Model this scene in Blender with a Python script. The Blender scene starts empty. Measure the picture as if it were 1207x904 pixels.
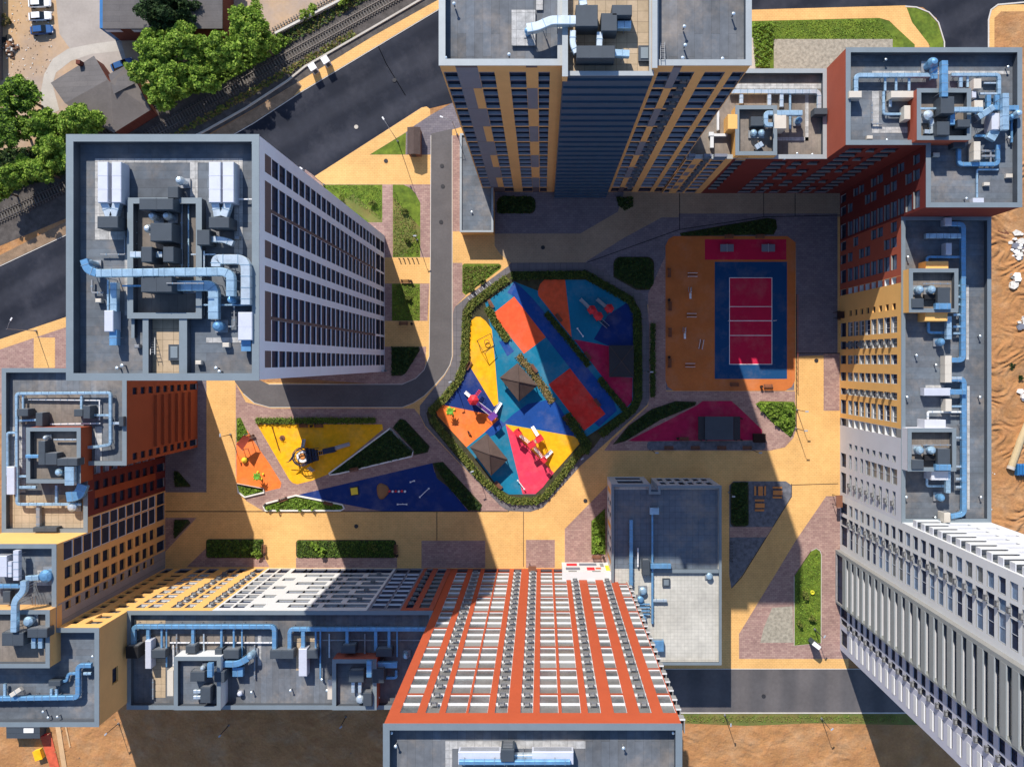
import bpy, math, random
import numpy as np
from math import radians, sin, cos, pi
random.seed(7)
sc = bpy.context.scene
COL = sc.collection

# ------------------------------------------------------------------ camera, sky, sun, exposure
VX, VY = 639.0, 426.0            # pixel straight below the drone (photo is 1207 x 904)
PXM = 0.17344                    # metres per photo pixel on the ground
HP = 1032.0                      # flying height in ground pixels
H = HP * PXM                     # 179 m
cam_d = bpy.data.cameras.new("camera")
cam_d.sensor_width = 36.0
cam_d.sensor_fit = 'HORIZONTAL'
cam_d.lens = 36.0 * HP / 1207.0
cam_d.shift_x = (603.5 - VX) / 1207.0
cam_d.shift_y = -(452.0 - VY) / 1207.0
cam_d.clip_start = 1.0
cam_d.clip_end = 4000.0
cam = bpy.data.objects.new("camera", cam_d)
COL.objects.link(cam)
cam.location = (0, 0, H)
cam.rotation_euler = (0, 0, 0)
sc.camera = cam

SUN_EL = radians(40.8)
sdx, sdy = -0.322, 0.947         # horizontal direction towards the sun (world x, y)
sun_az = math.atan2(sdx, sdy)
world = bpy.data.worlds.new("World")
sc.world = world
world.use_nodes = True
wn = world.node_tree
sky = wn.nodes.new("ShaderNodeTexSky")
sky.sky_type = 'NISHITA'
sky.sun_disc = False
sky.ozone_density = 3.5
sky.air_density = 1.0
sky.dust_density = 0.3
sky.sun_elevation = SUN_EL
sky.sun_rotation = sun_az % (2 * pi)
wn.links.new(sky.outputs[0], wn.nodes["Background"].inputs[0])
wn.nodes["Background"].inputs[1].default_value = 0.15
sun_d = bpy.data.lights.new("sun", 'SUN')
sun_d.energy = 4.9
sun_d.angle = radians(0.5)
sun_d.color = (1.0, 0.93, 0.82)
sun = bpy.data.objects.new("sun", sun_d)
COL.objects.link(sun)
n_ = math.hypot(sdx, sdy)
from mathutils import Vector
sun.rotation_euler = Vector((sdx / n_ * cos(SUN_EL), sdy / n_ * cos(SUN_EL), sin(SUN_EL))).to_track_quat('Z', 'Y').to_euler()
sun.location = (-60, 170, 200)
sc.view_settings.view_transform = 'Standard'
sc.view_settings.look = 'None'
sc.view_settings.exposure = 0.30
sc.view_settings.gamma = 1.0
try:
    sc.cycles.max_bounces = 6
    sc.cycles.use_denoising = True
except Exception:
    pass

# ------------------------------------------------------------------ coordinates
def G(px, py, z=0.0):
    """plan pixel (as seen on the ground) -> world point at height z"""
    return ((px - VX) * PXM, -(py - VY) * PXM, z)
def R(px, py, z):
    """a point observed at photo pixel px,py that stands at real height z -> world point"""
    k = (H - z) / H * PXM
    return ((px - VX) * k, -(py - VY) * k, z)

# ------------------------------------------------------------------ materials
MATS = {}
def mat(name, col, rough=0.8, metal=0.0, var=0.12, scale=0.6, spec=0.3, pattern=None, col2=None, pscale=1.0, bump=0.0, dust=None, rot=0.0, trans=0.0):
    m = bpy.data.materials.new(name); m.use_nodes = True
    nt = m.node_tree; N = nt.nodes; L = nt.links
    b = N["Principled BSDF"]
    b.inputs["Roughness"].default_value = rough
    b.inputs["Metallic"].default_value = metal
    b.inputs["Specular IOR Level"].default_value = spec
    geo = N.new("ShaderNodeNewGeometry")
    pos = geo.outputs["Position"]
    if rot:
        mp = N.new("ShaderNodeMapping"); mp.inputs["Rotation"].default_value = (0, 0, rot)
        L.new(pos, mp.inputs[0]); pos = mp.outputs[0]
    def noise(s, det=4, r=0.6):
        t = N.new("ShaderNodeTexNoise"); t.inputs["Scale"].default_value = s
        t.inputs["Detail"].default_value = det; t.inputs["Roughness"].default_value = r
        L.new(pos, t.inputs["Vector"]); return t.outputs[0]
    def ramp(src, lo, hi, a=0.3, c=0.7):
        r = N.new("ShaderNodeMapRange"); L.new(src, r.inputs[0])
        r.inputs[1].default_value = a; r.inputs[2].default_value = c
        r.inputs[3].default_value = lo; r.inputs[4].default_value = hi; return r.outputs[0]
    def mix(fac, a, bb, mode='MIX'):
        x = N.new("ShaderNodeMix"); x.data_type = 'RGBA'; x.blend_type = mode
        if isinstance(fac, float): x.inputs[0].default_value = fac
        else: L.new(fac, x.inputs[0])
        for i, v in ((6, a), (7, bb)):
            if isinstance(v, tuple): x.inputs[i].default_value = (*v[:3], 1)
            else: L.new(v, x.inputs[i])
        return x.outputs[2]
    out = None
    if pattern in ('pavers', 'tiles', 'brick', 'strips', 'panels'):
        br = N.new("ShaderNodeTexBrick")
        L.new(pos, br.inputs["Vector"])
        c2 = col2 or tuple(c * 0.8 for c in col)
        br.inputs["Color1"].default_value = (*col, 1)
        br.inputs["Color2"].default_value = (*c2, 1)
        br.inputs["Mortar"].default_value = (*[c * 0.5 for c in c2], 1)
        br.inputs["Scale"].default_value = pscale
        br.inputs["Mortar Size"].default_value = 0.02 if pattern != 'strips' else 0.012
        br.inputs["Bias"].default_value = 0.0
        if pattern == 'pavers': br.inputs["Brick Width"].default_value = 1.0; br.inputs["Row Height"].default_value = 0.5
        if pattern == 'tiles': br.offset = 0.0; br.inputs["Brick Width"].default_value = 1.0; br.inputs["Row Height"].default_value = 1.0
        if pattern == 'strips': br.offset = 0.3; br.inputs["Brick Width"].default_value = 9.0; br.inputs["Row Height"].default_value = 1.0
        if pattern == 'panels': br.offset = 0.5; br.inputs["Brick Width"].default_value = 2.0; br.inputs["Row Height"].default_value = 1.0
        out = br.outputs[0]
    elif pattern == 'blend':
        out = mix(ramp(noise(pscale, 6, 0.65), 0, 1, 0.38, 0.62), col, col2)
    elif pattern == 'ribs':
        w = N.new("ShaderNodeTexWave"); w.wave_type = 'BANDS'; w.bands_direction = 'Z'
        w.inputs["Scale"].default_value = pscale; L.new(pos, w.inputs["Vector"])
        out = mix(ramp(w.outputs[1], 0, 1, 0.2, 0.8), col, col2)
    elif pattern == 'ridges':
        w = N.new("ShaderNodeTexWave"); w.wave_type = 'BANDS'; w.bands_direction = 'X'
        w.inputs["Scale"].default_value = pscale; w.inputs["Distortion"].default_value = 1.5; L.new(pos, w.inputs["Vector"])
        out = mix(ramp(w.outputs[1], 0, 1, 0.2, 0.8), col, col2)
    else:
        out = tuple(col)
    if dust:
        out = mix(ramp(noise(.16, 5, .7), 0, dust[1], .48, .70), out, dust[0])
    g1 = ramp(noise(scale), 1 - var, 1 + var)
    g2 = ramp(noise(scale * 9, 3), 1 - var * 0.5, 1 + var * 0.5)
    mm = N.new("ShaderNodeMath"); mm.operation = 'MULTIPLY'; L.new(g1, mm.inputs[0]); L.new(g2, mm.inputs[1])
    cc = N.new("ShaderNodeCombineColor")
    for i in range(3): L.new(mm.outputs[0], cc.inputs[i])
    fin = mix(1.0, out, cc.outputs[0], 'MULTIPLY')
    L.new(fin, b.inputs["Base Color"])
    if trans:
        tr = N.new('ShaderNodeBsdfTranslucent'); ms = N.new('ShaderNodeMixShader'); ms.inputs[0].default_value = trans
        L.new(fin, tr.inputs[0]); L.new(b.outputs[0], ms.inputs[1]); L.new(tr.outputs[0], ms.inputs[2]); L.new(ms.outputs[0], N['Material Output'].inputs[0])
    if bump:
        bm = N.new("ShaderNodeBump"); bm.inputs["Strength"].default_value = bump; bm.inputs["Distance"].default_value = 0.4
        L.new(noise(scale * 2.0, 5), bm.inputs["Height"]); L.new(bm.outputs[0], b.inputs["Normal"])
    MATS[name] = m
    return m

mat('dirt', (.43, .215, .085), .95, var=.22, scale=.3, pattern='blend', col2=(.34, .165, .07), pscale=.6, bump=1.0, dust=((.43, .29, .17), .5))
mat('dirt_brown', (.17, .105, .075), .95, var=.25, scale=.1, pattern='blend', col2=(.30, .135, .06), pscale=.12, bump=.3)
mat('yard', (.40, .31, .25), .95, var=.12, scale=.15, pattern='blend', col2=(.48, .31, .165), pscale=.06)
mat('concrete', (.46, .42, .37), .9, var=.1, scale=.4)
mat('asphalt', (.013, .016, .027), .85, var=.2, scale=.08, pattern='ridges', col2=(.026, .029, .042), pscale=.045, spec=.25, rot=radians(59.7), dust=((.045, .046, .058), .5))
mat('drive', (.115, .106, .108), .9, var=.12, scale=.25)
mat('southroad', (.095, .09, .095), .9, var=.14, scale=.15, pattern='ridges', col2=(.12, .11, .112), pscale=.05)
mat('yellow_pavers', (.72, .425, .16), .85, var=.13, scale=.10, pattern='pavers', col2=(.69, .40, .145), pscale=1.4)
mat('dull_pavers', (.36, .275, .19), .88, var=.16, scale=.12, pattern='pavers', col2=(.34, .26, .178), pscale=1.4)  # duller, browner paver tone, north plaza only
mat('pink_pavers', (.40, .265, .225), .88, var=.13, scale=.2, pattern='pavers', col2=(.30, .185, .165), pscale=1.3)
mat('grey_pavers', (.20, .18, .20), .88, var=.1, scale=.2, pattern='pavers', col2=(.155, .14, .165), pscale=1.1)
mat('ring_path', (.17, .155, .165), .88, var=.08, scale=.2, pattern='tiles', col2=(.14, .13, .14), pscale=.8)
mat('gravel', (.32, .29, .235), .95, var=.3, scale=1.6)
mat('dark_gravel', (.13, .135, .16), .95, var=.35, scale=1.2)
mat('grass', (.145, .20, .022), .95, var=.3, scale=.9, pattern='blend', col2=(.075, .12, .014), pscale=.3)
mat('dry_grass', (.20, .17, .05), .95, var=.3, scale=.6, pattern='blend', col2=(.10, .13, .03), pscale=.3)
mat('soil', (.06, .055, .03), .95, var=.3, scale=.8)
mat('kerb', (.55, .52, .48), .85, var=.08)
mat('white_kerb', (.72, .70, .66), .8, var=.06)
mat('deck_shade', (.13, .16, .20), .9, var=.15, scale=.12, pattern='tiles', col2=(.115, .14, .175), pscale=.9, dust=((.30, .25, .21), .55))  # dark blue copy of deck_tile; cast shade put into the colour
mat('verge_dirt', (.25, .17, .11), .95, var=.3, scale=.5)
mat('drain', (.02, .018, .018), .7)
mat('ballast', (.085, .075, .07), .95, var=.35, scale=.7)
mat('rail', (.16, .14, .13), .45, .7)
mat('sleeper', (.13, .12, .11), .9, var=.2)
# playground rubber
mat('r_yellow', (.88, .42, .008), .9, var=.14, scale=.9, dust=((.40, .34, .28), .16))
mat('r_orange', (.85, .19, .035), .9, var=.14, scale=.9, dust=((.40, .34, .28), .16))
mat('r_coral', (.78, .105, .035), .9, var=.14, scale=.9, dust=((.40, .34, .28), .16))
mat('r_red', (.66, .035, .025), .9, var=.14, scale=.9, dust=((.40, .34, .28), .16))
mat('r_pink', (.72, .045, .10), .9, var=.14, scale=.9, dust=((.40, .34, .28), .16))
mat('r_magenta', (.42, .012, .07), .9, var=.14, scale=.9, dust=((.40, .34, .28), .16))
mat('r_navy', (.008, .032, .17), .9, var=.1, scale=.4, dust=((.40, .34, .28), .16))
mat('r_blue', (.008, .06, .27), .9, var=.12, scale=.25, dust=((.40, .34, .28), .16))
mat('r_teal', (.005, .17, .30), .9, var=.12, scale=.2, dust=((.40, .34, .28), .16))
mat('r_court_blue', (.004, .055, .165), .85, var=.06, scale=.3, dust=((.40, .34, .28), .16))
mat('r_court_red', (.52, .008, .055), .85, var=.06, scale=.3, dust=((.40, .34, .28), .16))
mat('r_field', (.52, .155, .04), .9, var=.1, scale=.2, dust=((.40, .34, .28), .16))
mat('line_white', (.8, .78, .78), .8)
mat('r_brown', (.30, .15, .07), .9)
# facades
mat('w_white', (.55, .56, .61), .8, var=.04, scale=.3)
mat('w_bright', (.62, .63, .64), .75, var=.03, scale=.3)
mat('w_tower', (.70, .75, .86), .8, var=.03, scale=.3)
mat('yard_grey', (.37, .325, .29), .95, var=.1, scale=.2)
mat('w_lilac', (.47, .485, .58), .8, var=.04, scale=.3)
mat('w_grey', (.175, .185, .23), .75, var=.06, scale=.4)
mat('w_midgrey', (.25, .25, .245), .8, var=.05, scale=.4)
mat('w_loggia', (.26, .275, .275), .8, var=.05, scale=.4)
mat('w_yellow', (.78, .44, .145), .82, var=.05, scale=.3)
mat('w_yellow2', (.66, .37, .145), .82, var=.05, scale=.3)
mat('w_orange', (.42, .078, .030), .82, var=.05, scale=.3)
mat('w_rust', (.30, .062, .022), .82, var=.06, scale=.3)
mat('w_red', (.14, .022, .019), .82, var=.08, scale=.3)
mat('w_redlit', (.36, .085, .05), .82, var=.06, scale=.3)  # sunlit copy of w_red; the sun is put into its colour
mat('w_stone', (.30, .28, .29), .85, var=.06, scale=.4, pattern='panels', col2=(.26, .245, .26), pscale=.7)
mat('w_brown', (.12, .09, .095), .8, var=.06)
mat('w_navy', (.045, .085, .14), .5, var=.08, spec=.4)
mat('w_brick', (.16, .045, .03), .85, var=.1, pattern='brick', pscale=3)
mat('glass', (.012, .023, .058), .45, var=.35, scale=.25, spec=.16)
mat('glass_sunlit', (.17, .17, .165), .35, var=.22, scale=.35, spec=.5)  # paler copy of glass with sunlight put into the colour
mat('glass_grey', (.13, .14, .145), .25, var=.35, scale=.3, spec=.5)  # grey copy of glass; sun on the panes put into the colour
mat('glass_bright', (.10, .16, .26), .15, var=.35, scale=.25, spec=.6)
mat('frame_white', (.70, .70, .72), .6, var=.03)
mat('frame_grey', (.35, .38, .44), .6, var=.03)
mat('frame_dark', (.03, .03, .035), .6)
mat('cap', (.20, .24, .27), .55, .25, var=.05)
mat('cap_pale', (.34, .37, .39), .55, .25, var=.05)
mat('inner_parapet', (.07, .082, .10), .85, var=.1)
mat('deck', (.125, .148, .178), .9, var=.28, scale=.12, pattern='strips', col2=(.115, .127, .147), pscale=1.0, dust=((.30, .25, .21), .55))
mat('deck_v', (.135, .152, .178), .9, var=.28, scale=.12, pattern='strips', col2=(.12, .127, .14), pscale=1.0, rot=pi / 2, dust=((.30, .25, .21), .55))
mat('deck_warm', (.20, .17, .145), .9, var=.25, scale=.15, pattern='strips', col2=(.17, .15, .135), pscale=1.0, rot=pi / 2, dust=((.30, .25, .21), .55))
mat('deck_tan', (.44, .34, .235), .9, var=.14, scale=.3, pattern='tiles', col2=(.39, .30, .20), pscale=.8)
mat('deck_tile', (.50, .485, .44), .9, var=.18, scale=.12, pattern='tiles', col2=(.485, .47, .43), pscale=1.5)
mat('pad', (.45, .44, .43), .9, var=.25, scale=1.5, pattern='tiles', col2=(.36, .36, .36), pscale=1.0)
mat('shed_roof', (.125, .115, .115), .9, var=.12, scale=.3, pattern='strips', col2=(.105, .098, .10), pscale=.9)
mat('shed_brown', (.145, .128, .12), .9, var=.12, scale=.3)
# plant
mat('unit_dark', (.055, .068, .085), .6, .1, var=.08)
mat('unit_white', (.56, .58, .66), .5, .2, var=.06)
mat('unit_beige', (.58, .53, .46), .6, .1, var=.05)
mat('duct_blue', (.17, .37, .60), .38, .5, var=.16, scale=.9)
mat('duct_pale', (.40, .57, .70), .36, .55, var=.18, scale=.9)
mat('duct_silver', (.60, .68, .74), .36, .6, var=.14, scale=1.2)
mat('flange', (.22, .33, .44), .5, .4)
mat('steel', (.30, .31, .33), .5, .5)
mat('black', (.012, .012, .014), .6)
mat('rust_wood', (.20, .085, .05), .85, var=.15)
mat('wood_orange', (.62, .24, .07), .8, var=.1)
mat('wood_dark', (.035, .018, .014), .85)
mat('gazebo', (.11, .078, .066), .85, var=.15, scale=.5)
mat('gazebo_b', (.08, .056, .05), .85, var=.15, scale=.5)
mat('p_red', (.66, .03, .045), .5)
mat('p_purple', (.16, .05, .30), .5)
mat('p_white', (.80, .78, .80), .4)
mat('p_navy', (.02, .03, .07), .5)
mat('p_green', (.10, .32, .03), .6)
mat('p_lime', (.65, .62, .05), .6)
mat('p_yellow', (.86, .62, .05), .6)
mat('p_grey', (.38, .37, .40), .4)
mat('sail', (.22, .035, .02), .9)
mat('paint_white', (.82, .82, .82), .3, spec=.5)
mat('paint_blue', (.02, .09, .26), .3, spec=.5)
mat('car_glass', (.012, .016, .02), .1, spec=.6)
mat('tyre', (.015, .015, .015), .8)
mat('red_net', (.55, .10, .05), .9, var=.2, scale=1)
mat('plank', (.55, .36, .20), .9, var=.15)
mat('rubble', (.62, .60, .56), .9, var=.25, scale=1.5)
mat('tarp_blue', (.02, .14, .36), .6)
mat('log_tan', (.48, .38, .23), .8, var=.1)
mat('trunk', (.08, .055, .04), .9)
for i, c in enumerate([(.19, .32, .04), (.27, .42, .055), (.12, .215, .027), (.34, .45, .075)]): mat('leaf%d' % i, c, .7, var=.25, scale=.5, spec=.25, trans=.3)
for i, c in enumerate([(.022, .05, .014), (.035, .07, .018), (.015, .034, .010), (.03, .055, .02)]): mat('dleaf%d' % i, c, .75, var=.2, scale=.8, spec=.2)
for i, c in enumerate([(.10, .14, .025), (.15, .17, .035), (.06, .095, .018), (.20, .20, .05)]): mat('hleaf%d' % i, c, .75, var=.2, scale=.8, spec=.2)
for i, c in enumerate([(.21, .15, .06), (.15, .13, .04), (.26, .18, .08), (.12, .12, .03)]): mat('yleaf%d' % i, c, .8, var=.2, scale=.8, spec=.2)
LEAF = ['leaf0', 'leaf1', 'leaf2', 'leaf3']; DLEAF = ['dleaf0', 'dleaf1', 'dleaf2', 'dleaf3']
HLEAF = ['hleaf0', 'hleaf1', 'hleaf2', 'hleaf3']; YLEAF = ['yleaf0', 'yleaf1', 'yleaf2', 'yleaf3']

# ------------------------------------------------------------------ mesh builder
ORG = {}
class MB:
    def __init__(s): s.v = []; s.f = []; s.m = []; s.names = []
    def mi(s, n):
        if n not in s.names: s.names.append(n)
        return s.names.index(n)
    def face(s, pts, m):
        i = len(s.v); s.v.extend(pts); s.f.append(tuple(range(i, i + len(pts)))); s.m.append(s.mi(m))
    def box(s, x0, y0, z0, x1, y1, z1, m, top=None, bottom=True):
        if x0 > x1: x0, x1 = x1, x0
        if y0 > y1: y0, y1 = y1, y0
        i = len(s.v)
        s.v.extend([(x0, y0, z0), (x1, y0, z0), (x1, y1, z0), (x0, y1, z0), (x0, y0, z1), (x1, y0, z1), (x1, y1, z1), (x0, y1, z1)])
        k = s.mi(m)
        for f in ((0, 1, 5, 4), (1, 2, 6, 5), (2, 3, 7, 6), (3, 0, 4, 7)): s.f.append(tuple(i + j for j in f)); s.m.append(k)
        s.f.append((i + 4, i + 5, i + 6, i + 7)); s.m.append(s.mi(top) if top else k)
        if bottom: s.f.append((i + 3, i + 2, i + 1, i)); s.m.append(k)
    def bevbox(s, x0, y0, z0, x1, y1, z1, m, b=.08):
        """box with chamfered top edges"""
        if x0 > x1: x0, x1 = x1, x0
        if y0 > y1: y0, y1 = y1, y0
        b = min(b, (x1 - x0) * .3, (y1 - y0) * .3, (z1 - z0) * .5)
        r = [[(x0, y0, z0), (x1, y0, z0), (x1, y1, z0), (x0, y1, z0)], [(x0, y0, z1 - b), (x1, y0, z1 - b), (x1, y1, z1 - b), (x0, y1, z1 - b)],
             [(x0 + b, y0 + b, z1), (x1 - b, y0 + b, z1), (x1 - b, y1 - b, z1), (x0 + b, y1 - b, z1)]]
        s.rings(r, m, cap=True)
    def rings(s, rings, m, cap=True, closed=True):
        i = len(s.v); n = len(rings[0]); k = s.mi(m)
        for r in rings: s.v.extend(r)
        for a in range(len(rings) - 1):
            for j in range(n if closed else n - 1):
                q = (j + 1) % n
                s.f.append((i + a * n + j, i + a * n + q, i + (a + 1) * n + q, i + (a + 1) * n + j)); s.m.append(k)
        if cap:
            s.f.append(tuple(i + (len(rings) - 1) * n + j for j in range(n))); s.m.append(k)
            s.f.append(tuple(i + n - 1 - j for j in range(n))); s.m.append(k)
    def prism(s, pts, z0, z1, m, top=None):
        i = len(s.v); n = len(pts); k = s.mi(m)
        s.v.extend([(p[0], p[1], z0) for p in pts]); s.v.extend([(p[0], p[1], z1) for p in pts])
        for j in range(n):
            q = (j + 1) % n; s.f.append((i + j, i + q, i + n + q, i + n + j)); s.m.append(k)
        s.f.append(tuple(i + n + j for j in range(n))); s.m.append(s.mi(top) if top else k)
        s.f.append(tuple(i + n - 1 - j for j in range(n))); s.m.append(k)
    def cyl(s, x, y, z0, z1, r0, r1, m, n=12, top=None):
        s.rings([[(x + r0 * cos(2 * pi * j / n), y + r0 * sin(2 * pi * j / n), z0) for j in range(n)],
                 [(x + r1 * cos(2 * pi * j / n), y + r1 * sin(2 * pi * j / n), z1) for j in range(n)]], m)
        if top: s.m[-2] = s.mi(top)
    def lathe(s, x, y, prof, m, n=14):
        s.rings([[(x + r * cos(2 * pi * j / n), y + r * sin(2 * pi * j / n), z) for j in range(n)] for r, z in prof], m)
    def bar(s, p, q, w, m, h=None):
        p = Vector(p); q = Vector(q); d = (q - p)
        if d.length < 1e-5: return
        d.normalize(); up = Vector((0, 0, 1)) if abs(d.z) < .95 else Vector((1, 0, 0))
        a = d.cross(up).normalized(); b = a.cross(d).normalized(); h = h or w
        r = [[tuple(c + a * sx * w / 2 + b * sy * h / 2) for sx, sy in ((-1, -1), (1, -1), (1, 1), (-1, 1))] for c in (p, q)]
        s.rings(r, m)
    def tube(s, pts, r, m, n=7):
        pts = [Vector(p) for p in pts]; rr = []
        for i, c in enumerate(pts):
            d = (pts[min(i + 1, len(pts) - 1)] - pts[max(i - 1, 0)]).normalized()
            up = Vector((0, 0, 1)) if abs(d.z) < .9 else Vector((1, 0, 0))
            a = d.cross(up).normalized(); b = a.cross(d).normalized()
            ri = r[i] if isinstance(r, (list, tuple)) else r
            rr.append([tuple(c + a * ri * cos(2 * pi * j / n) + b * ri * sin(2 * pi * j / n)) for j in range(n)])
        s.rings(rr, m)
    def build(s, name, parent=None, smooth=False, origin=None, kind=None):
        if not s.v: return None
        me = bpy.data.meshes.new(name)
        if parent is not None: o3 = ORG[parent.name]
        elif origin is not None: o3 = origin
        else:
            a = np.array(s.v); o3 = (float((a[:, 0].min() + a[:, 0].max()) / 2), float((a[:, 1].min() + a[:, 1].max()) / 2), float(a[:, 2].min()))
        vv = (np.array(s.v, dtype=float) - np.array(o3)).tolist()
        me.from_pydata(vv, [], s.f)
        for n in s.names: me.materials.append(MATS[n])
        me.polygons.foreach_set("material_index", s.m)
        if smooth: me.polygons.foreach_set("use_smooth", [True] * len(s.f))
        me.update()
        o = bpy.data.objects.new(name, me); COL.objects.link(o)
        if parent is not None: o.parent = parent
        else: o.location = o3
        ORG[o.name] = o3
        if kind: o['kind'] = kind
        return o

def tag(o, label, cat, group=None, kind=None):
    if label: o['label'] = label
    if cat: o['category'] = cat
    if group: o['group'] = group
    if kind: o['kind'] = kind
    return o
def thing(name, label, cat, loc, group=None):
    o = bpy.data.objects.new(name, None); COL.objects.link(o)
    o.location = loc; o.empty_display_size = .3
    ORG[o.name] = tuple(loc)
    return tag(o, label, cat, group)
def dup(root, loc, rotz=0.0, label=None, group=None):
    r = root.copy(); COL.objects.link(r); r.location = loc; r.rotation_euler = (0, 0, rotz)
    if label: r['label'] = label
    if group: r['group'] = group
    for ch in list(root.children):
        c = ch.copy(); COL.objects.link(c); c.parent = r
        for g in ch.children:
            d = g.copy(); COL.objects.link(d); d.parent = c
    return r
def frame_px(p):
    k = HP / max(1e-3, (H - p[2]) / PXM) / PXM
    return (VX + p[0] * k, VY - p[1] * k)
def proj_area(pts):
    q = [frame_px(p) for p in pts]
    if not any(0 <= x <= 1207 and 0 <= y <= 904 for x, y in q): return 0.0
    return abs(sum(q[i][0] * q[(i + 1) % len(q)][1] - q[(i + 1) % len(q)][0] * q[i][1] for i in range(len(q)))) / 2

# ------------------------------------------------------------------ ground sheets
LAYER = [0]; SHEETS = []
def sheet(name, pts, m, z=None, label=None):
    if z is None:      # only as high as the sheets it really lies on
        bb = (min(p[0] for p in pts), min(p[1] for p in pts), max(p[0] for p in pts), max(p[1] for p in pts))
        lv = 1 + max([l for l, b in SHEETS if b[0] < bb[2] and bb[0] < b[2] and b[1] < bb[3] and bb[1] < b[3]] or [0])
        SHEETS.append((lv, bb)); z = 0.01 + lv * 0.005; LAYER[0] = max(LAYER[0], lv)
    mb = MB(); mb.face([G(x, y, z) for x, y in pts], m)
    o = mb.build(name); o['kind'] = 'structure'
    return o
def rect(x0, y0, x1, y1, r=0):
    if not r: return [(x0, y0), (x1, y0), (x1, y1), (x0, y1)]
    p = []
    for cx, cy, a in ((x1 - r, y0 + r, -90), (x1 - r, y1 - r, 0), (x0 + r, y1 - r, 90), (x0 + r, y0 + r, 180)):
        for k in range(5):
            t = radians(a + k * 22.5); p.append((cx + r * cos(t), cy + r * sin(t)))
    return p
def strip(pts, w):
    """thin band of width w along a pixel polyline"""
    L_, R_ = [], []
    for i, p in enumerate(pts):
        a = pts[max(i - 1, 0)]; b = pts[min(i + 1, len(pts) - 1)]
        d = math.hypot(b[0] - a[0], b[1] - a[1]) or 1
        nx, ny = -(b[1] - a[1]) / d * w / 2, (b[0] - a[0]) / d * w / 2
        L_.append((p[0] + nx, p[1] + ny)); R_.append((p[0] - nx, p[1] - ny))
    return L_, R_
def kerb(pts, w, h, m='kerb', name='kerb', closed=False):
    """raised kerb along a pixel polyline"""
    if closed: pts = pts + [pts[0], pts[1]]
    a, b = strip(pts, w); mb = MB()
    for i in range(len(pts) - 1):
        q = [G(*a[i]), G(*a[i + 1]), G(*b[i + 1]), G(*b[i])]
        mb.prism([(p[0], p[1]) for p in q], 0.0, h, m)
    o = mb.build(name); o['kind'] = 'structure'
    return o
# ------------------------------------------------------------------ the ground, roads, pavements
sheet('ground', [(-3500, -3500), (4700, -3500), (4700, 4400), (-3500, 4400)], 'dirt', z=0.0)
sheet('dirt_yard', [(-300, -300), (420, -300), (420, 60), (200, 180), (-300, 330)], 'yard')
sheet('railway_bed', [(-200, 300), (-200, 250), (0, 205), (130, 150), (190, 118), (330, 40), (420, -10), (520, -70), (640, -70), (517, 2), (445, 42), (360, 92), (300, 128), (190, 190), (77, 258), (0, 290)], 'ballast')
sheet('concrete_yard', [(62, -40), (118, -40), (123, 33), (142, 44), (150, 76), (128, 95), (100, 82), (84, 60), (70, 40)], 'yard_grey')
sheet('path', [(50, 140), (48, 110), (52, 88), (62, 70), (80, 58), (110, 52), (140, 48), (146, 60), (108, 64), (84, 72), (66, 86), (62, 100), (70, 130)], 'concrete')
sheet('road', [(-300, 440), (-300, 430), (0, 313), (77, 277), (190, 207), (300, 144), (355, 108), (445, 54), (517, 11), (640, -60), (1500, -60), (1500, 2), (1176, 6), (1168, 12), (1165, 24), (1165, 200), (1112, 200), (1112, 48), (1104, 22), (1088, 9), (1067, 7), (886, 12), (700, 20), (600, 80), (536, 121), (507, 128), (371, 208), (300, 250), (77, 374), (0, 400), (-300, 520)], 'asphalt')
sheet('pavement', [(-300, 430), (-300, 418), (0, 301), (77, 262), (190, 192), (300, 129), (350, 98), (440, 43), (517, 0), (640, -75), (640, -60), (517, 11), (445, 54), (355, 108), (300, 144), (190, 207), (77, 277), (0, 313)], 'yellow_pavers')
sheet('pavement', [(-300, 430), (0, 301), (77, 262), (190, 192), (300, 129), (352, 97), (356, 102), (346, 114), (300, 144), (190, 207), (77, 277), (0, 313), (-300, 445)], 'verge_dirt')
kerb([(0, 314), (77, 278), (190, 208), (300, 145), (355, 109), (445, 55), (517, 12)], .8, .12)
kerb([(200, 175), (240, 156), (290, 128), (339, 96), (360, 79), (440, 33), (500, -2)], 2.2, .35, 'concrete', 'retaining_kerb')
kerb([(445, 53), (455, 75), (478, 113)], .8, .035, 'kerb', 'road_joint')
# lower left pavement
sheet('pavement', [(-300, 525), (0, 400), (77, 374), (160, 335), (160, 450), (-300, 560)], 'pink_pavers')
sheet('pavement', [(-300, 520), (0, 400), (77, 374), (160, 335), (160, 347), (77, 386), (0, 412), (-300, 532)], 'yellow_pavers')
sheet('pavement', rect(40, 398, 65, 440), 'yellow_pavers')
# plaza east of the white tower
sheet('plaza', [(278, 440), (360, 200), (371, 208), (497, 127), (505, 127), (508, 136), (508, 182), (508, 455), (470, 455)], 'pink_pavers')
sheet('pavement', [(371, 208), (497.5, 127), (503, 126), (507, 129), (507.5, 136), (489.5, 148), (478.6, 156), (435.7, 182.7), (508, 182.7), (508, 217.6), (380, 217.6)], 'yellow_pavers')
sheet('lawn', [(478.6, 156.5), (478, 182.5), (436, 182.5)], 'grass')
sheet('pavement', [(478.8, 156), (489, 148), (507.5, 136), (536, 120), (546, 145), (541, 158), (508, 160), (508, 182.5), (478.8, 182.5)], 'grey_pavers')
sheet('lawn', [(380, 218), (450.7, 218), (450.7, 262.4), (405, 262)], 'grass')
sheet('gravel_bed', [(403, 237.5), (416, 228.6), (450.5, 257.5), (450.5, 262), (436, 262)], 'dry_grass')
sheet('lawn', [(463, 218), (475.6, 218), (484, 222), (489.5, 228), (495.5, 239.5), (495.4, 303.4), (463, 303.4)], 'grass')
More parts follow.
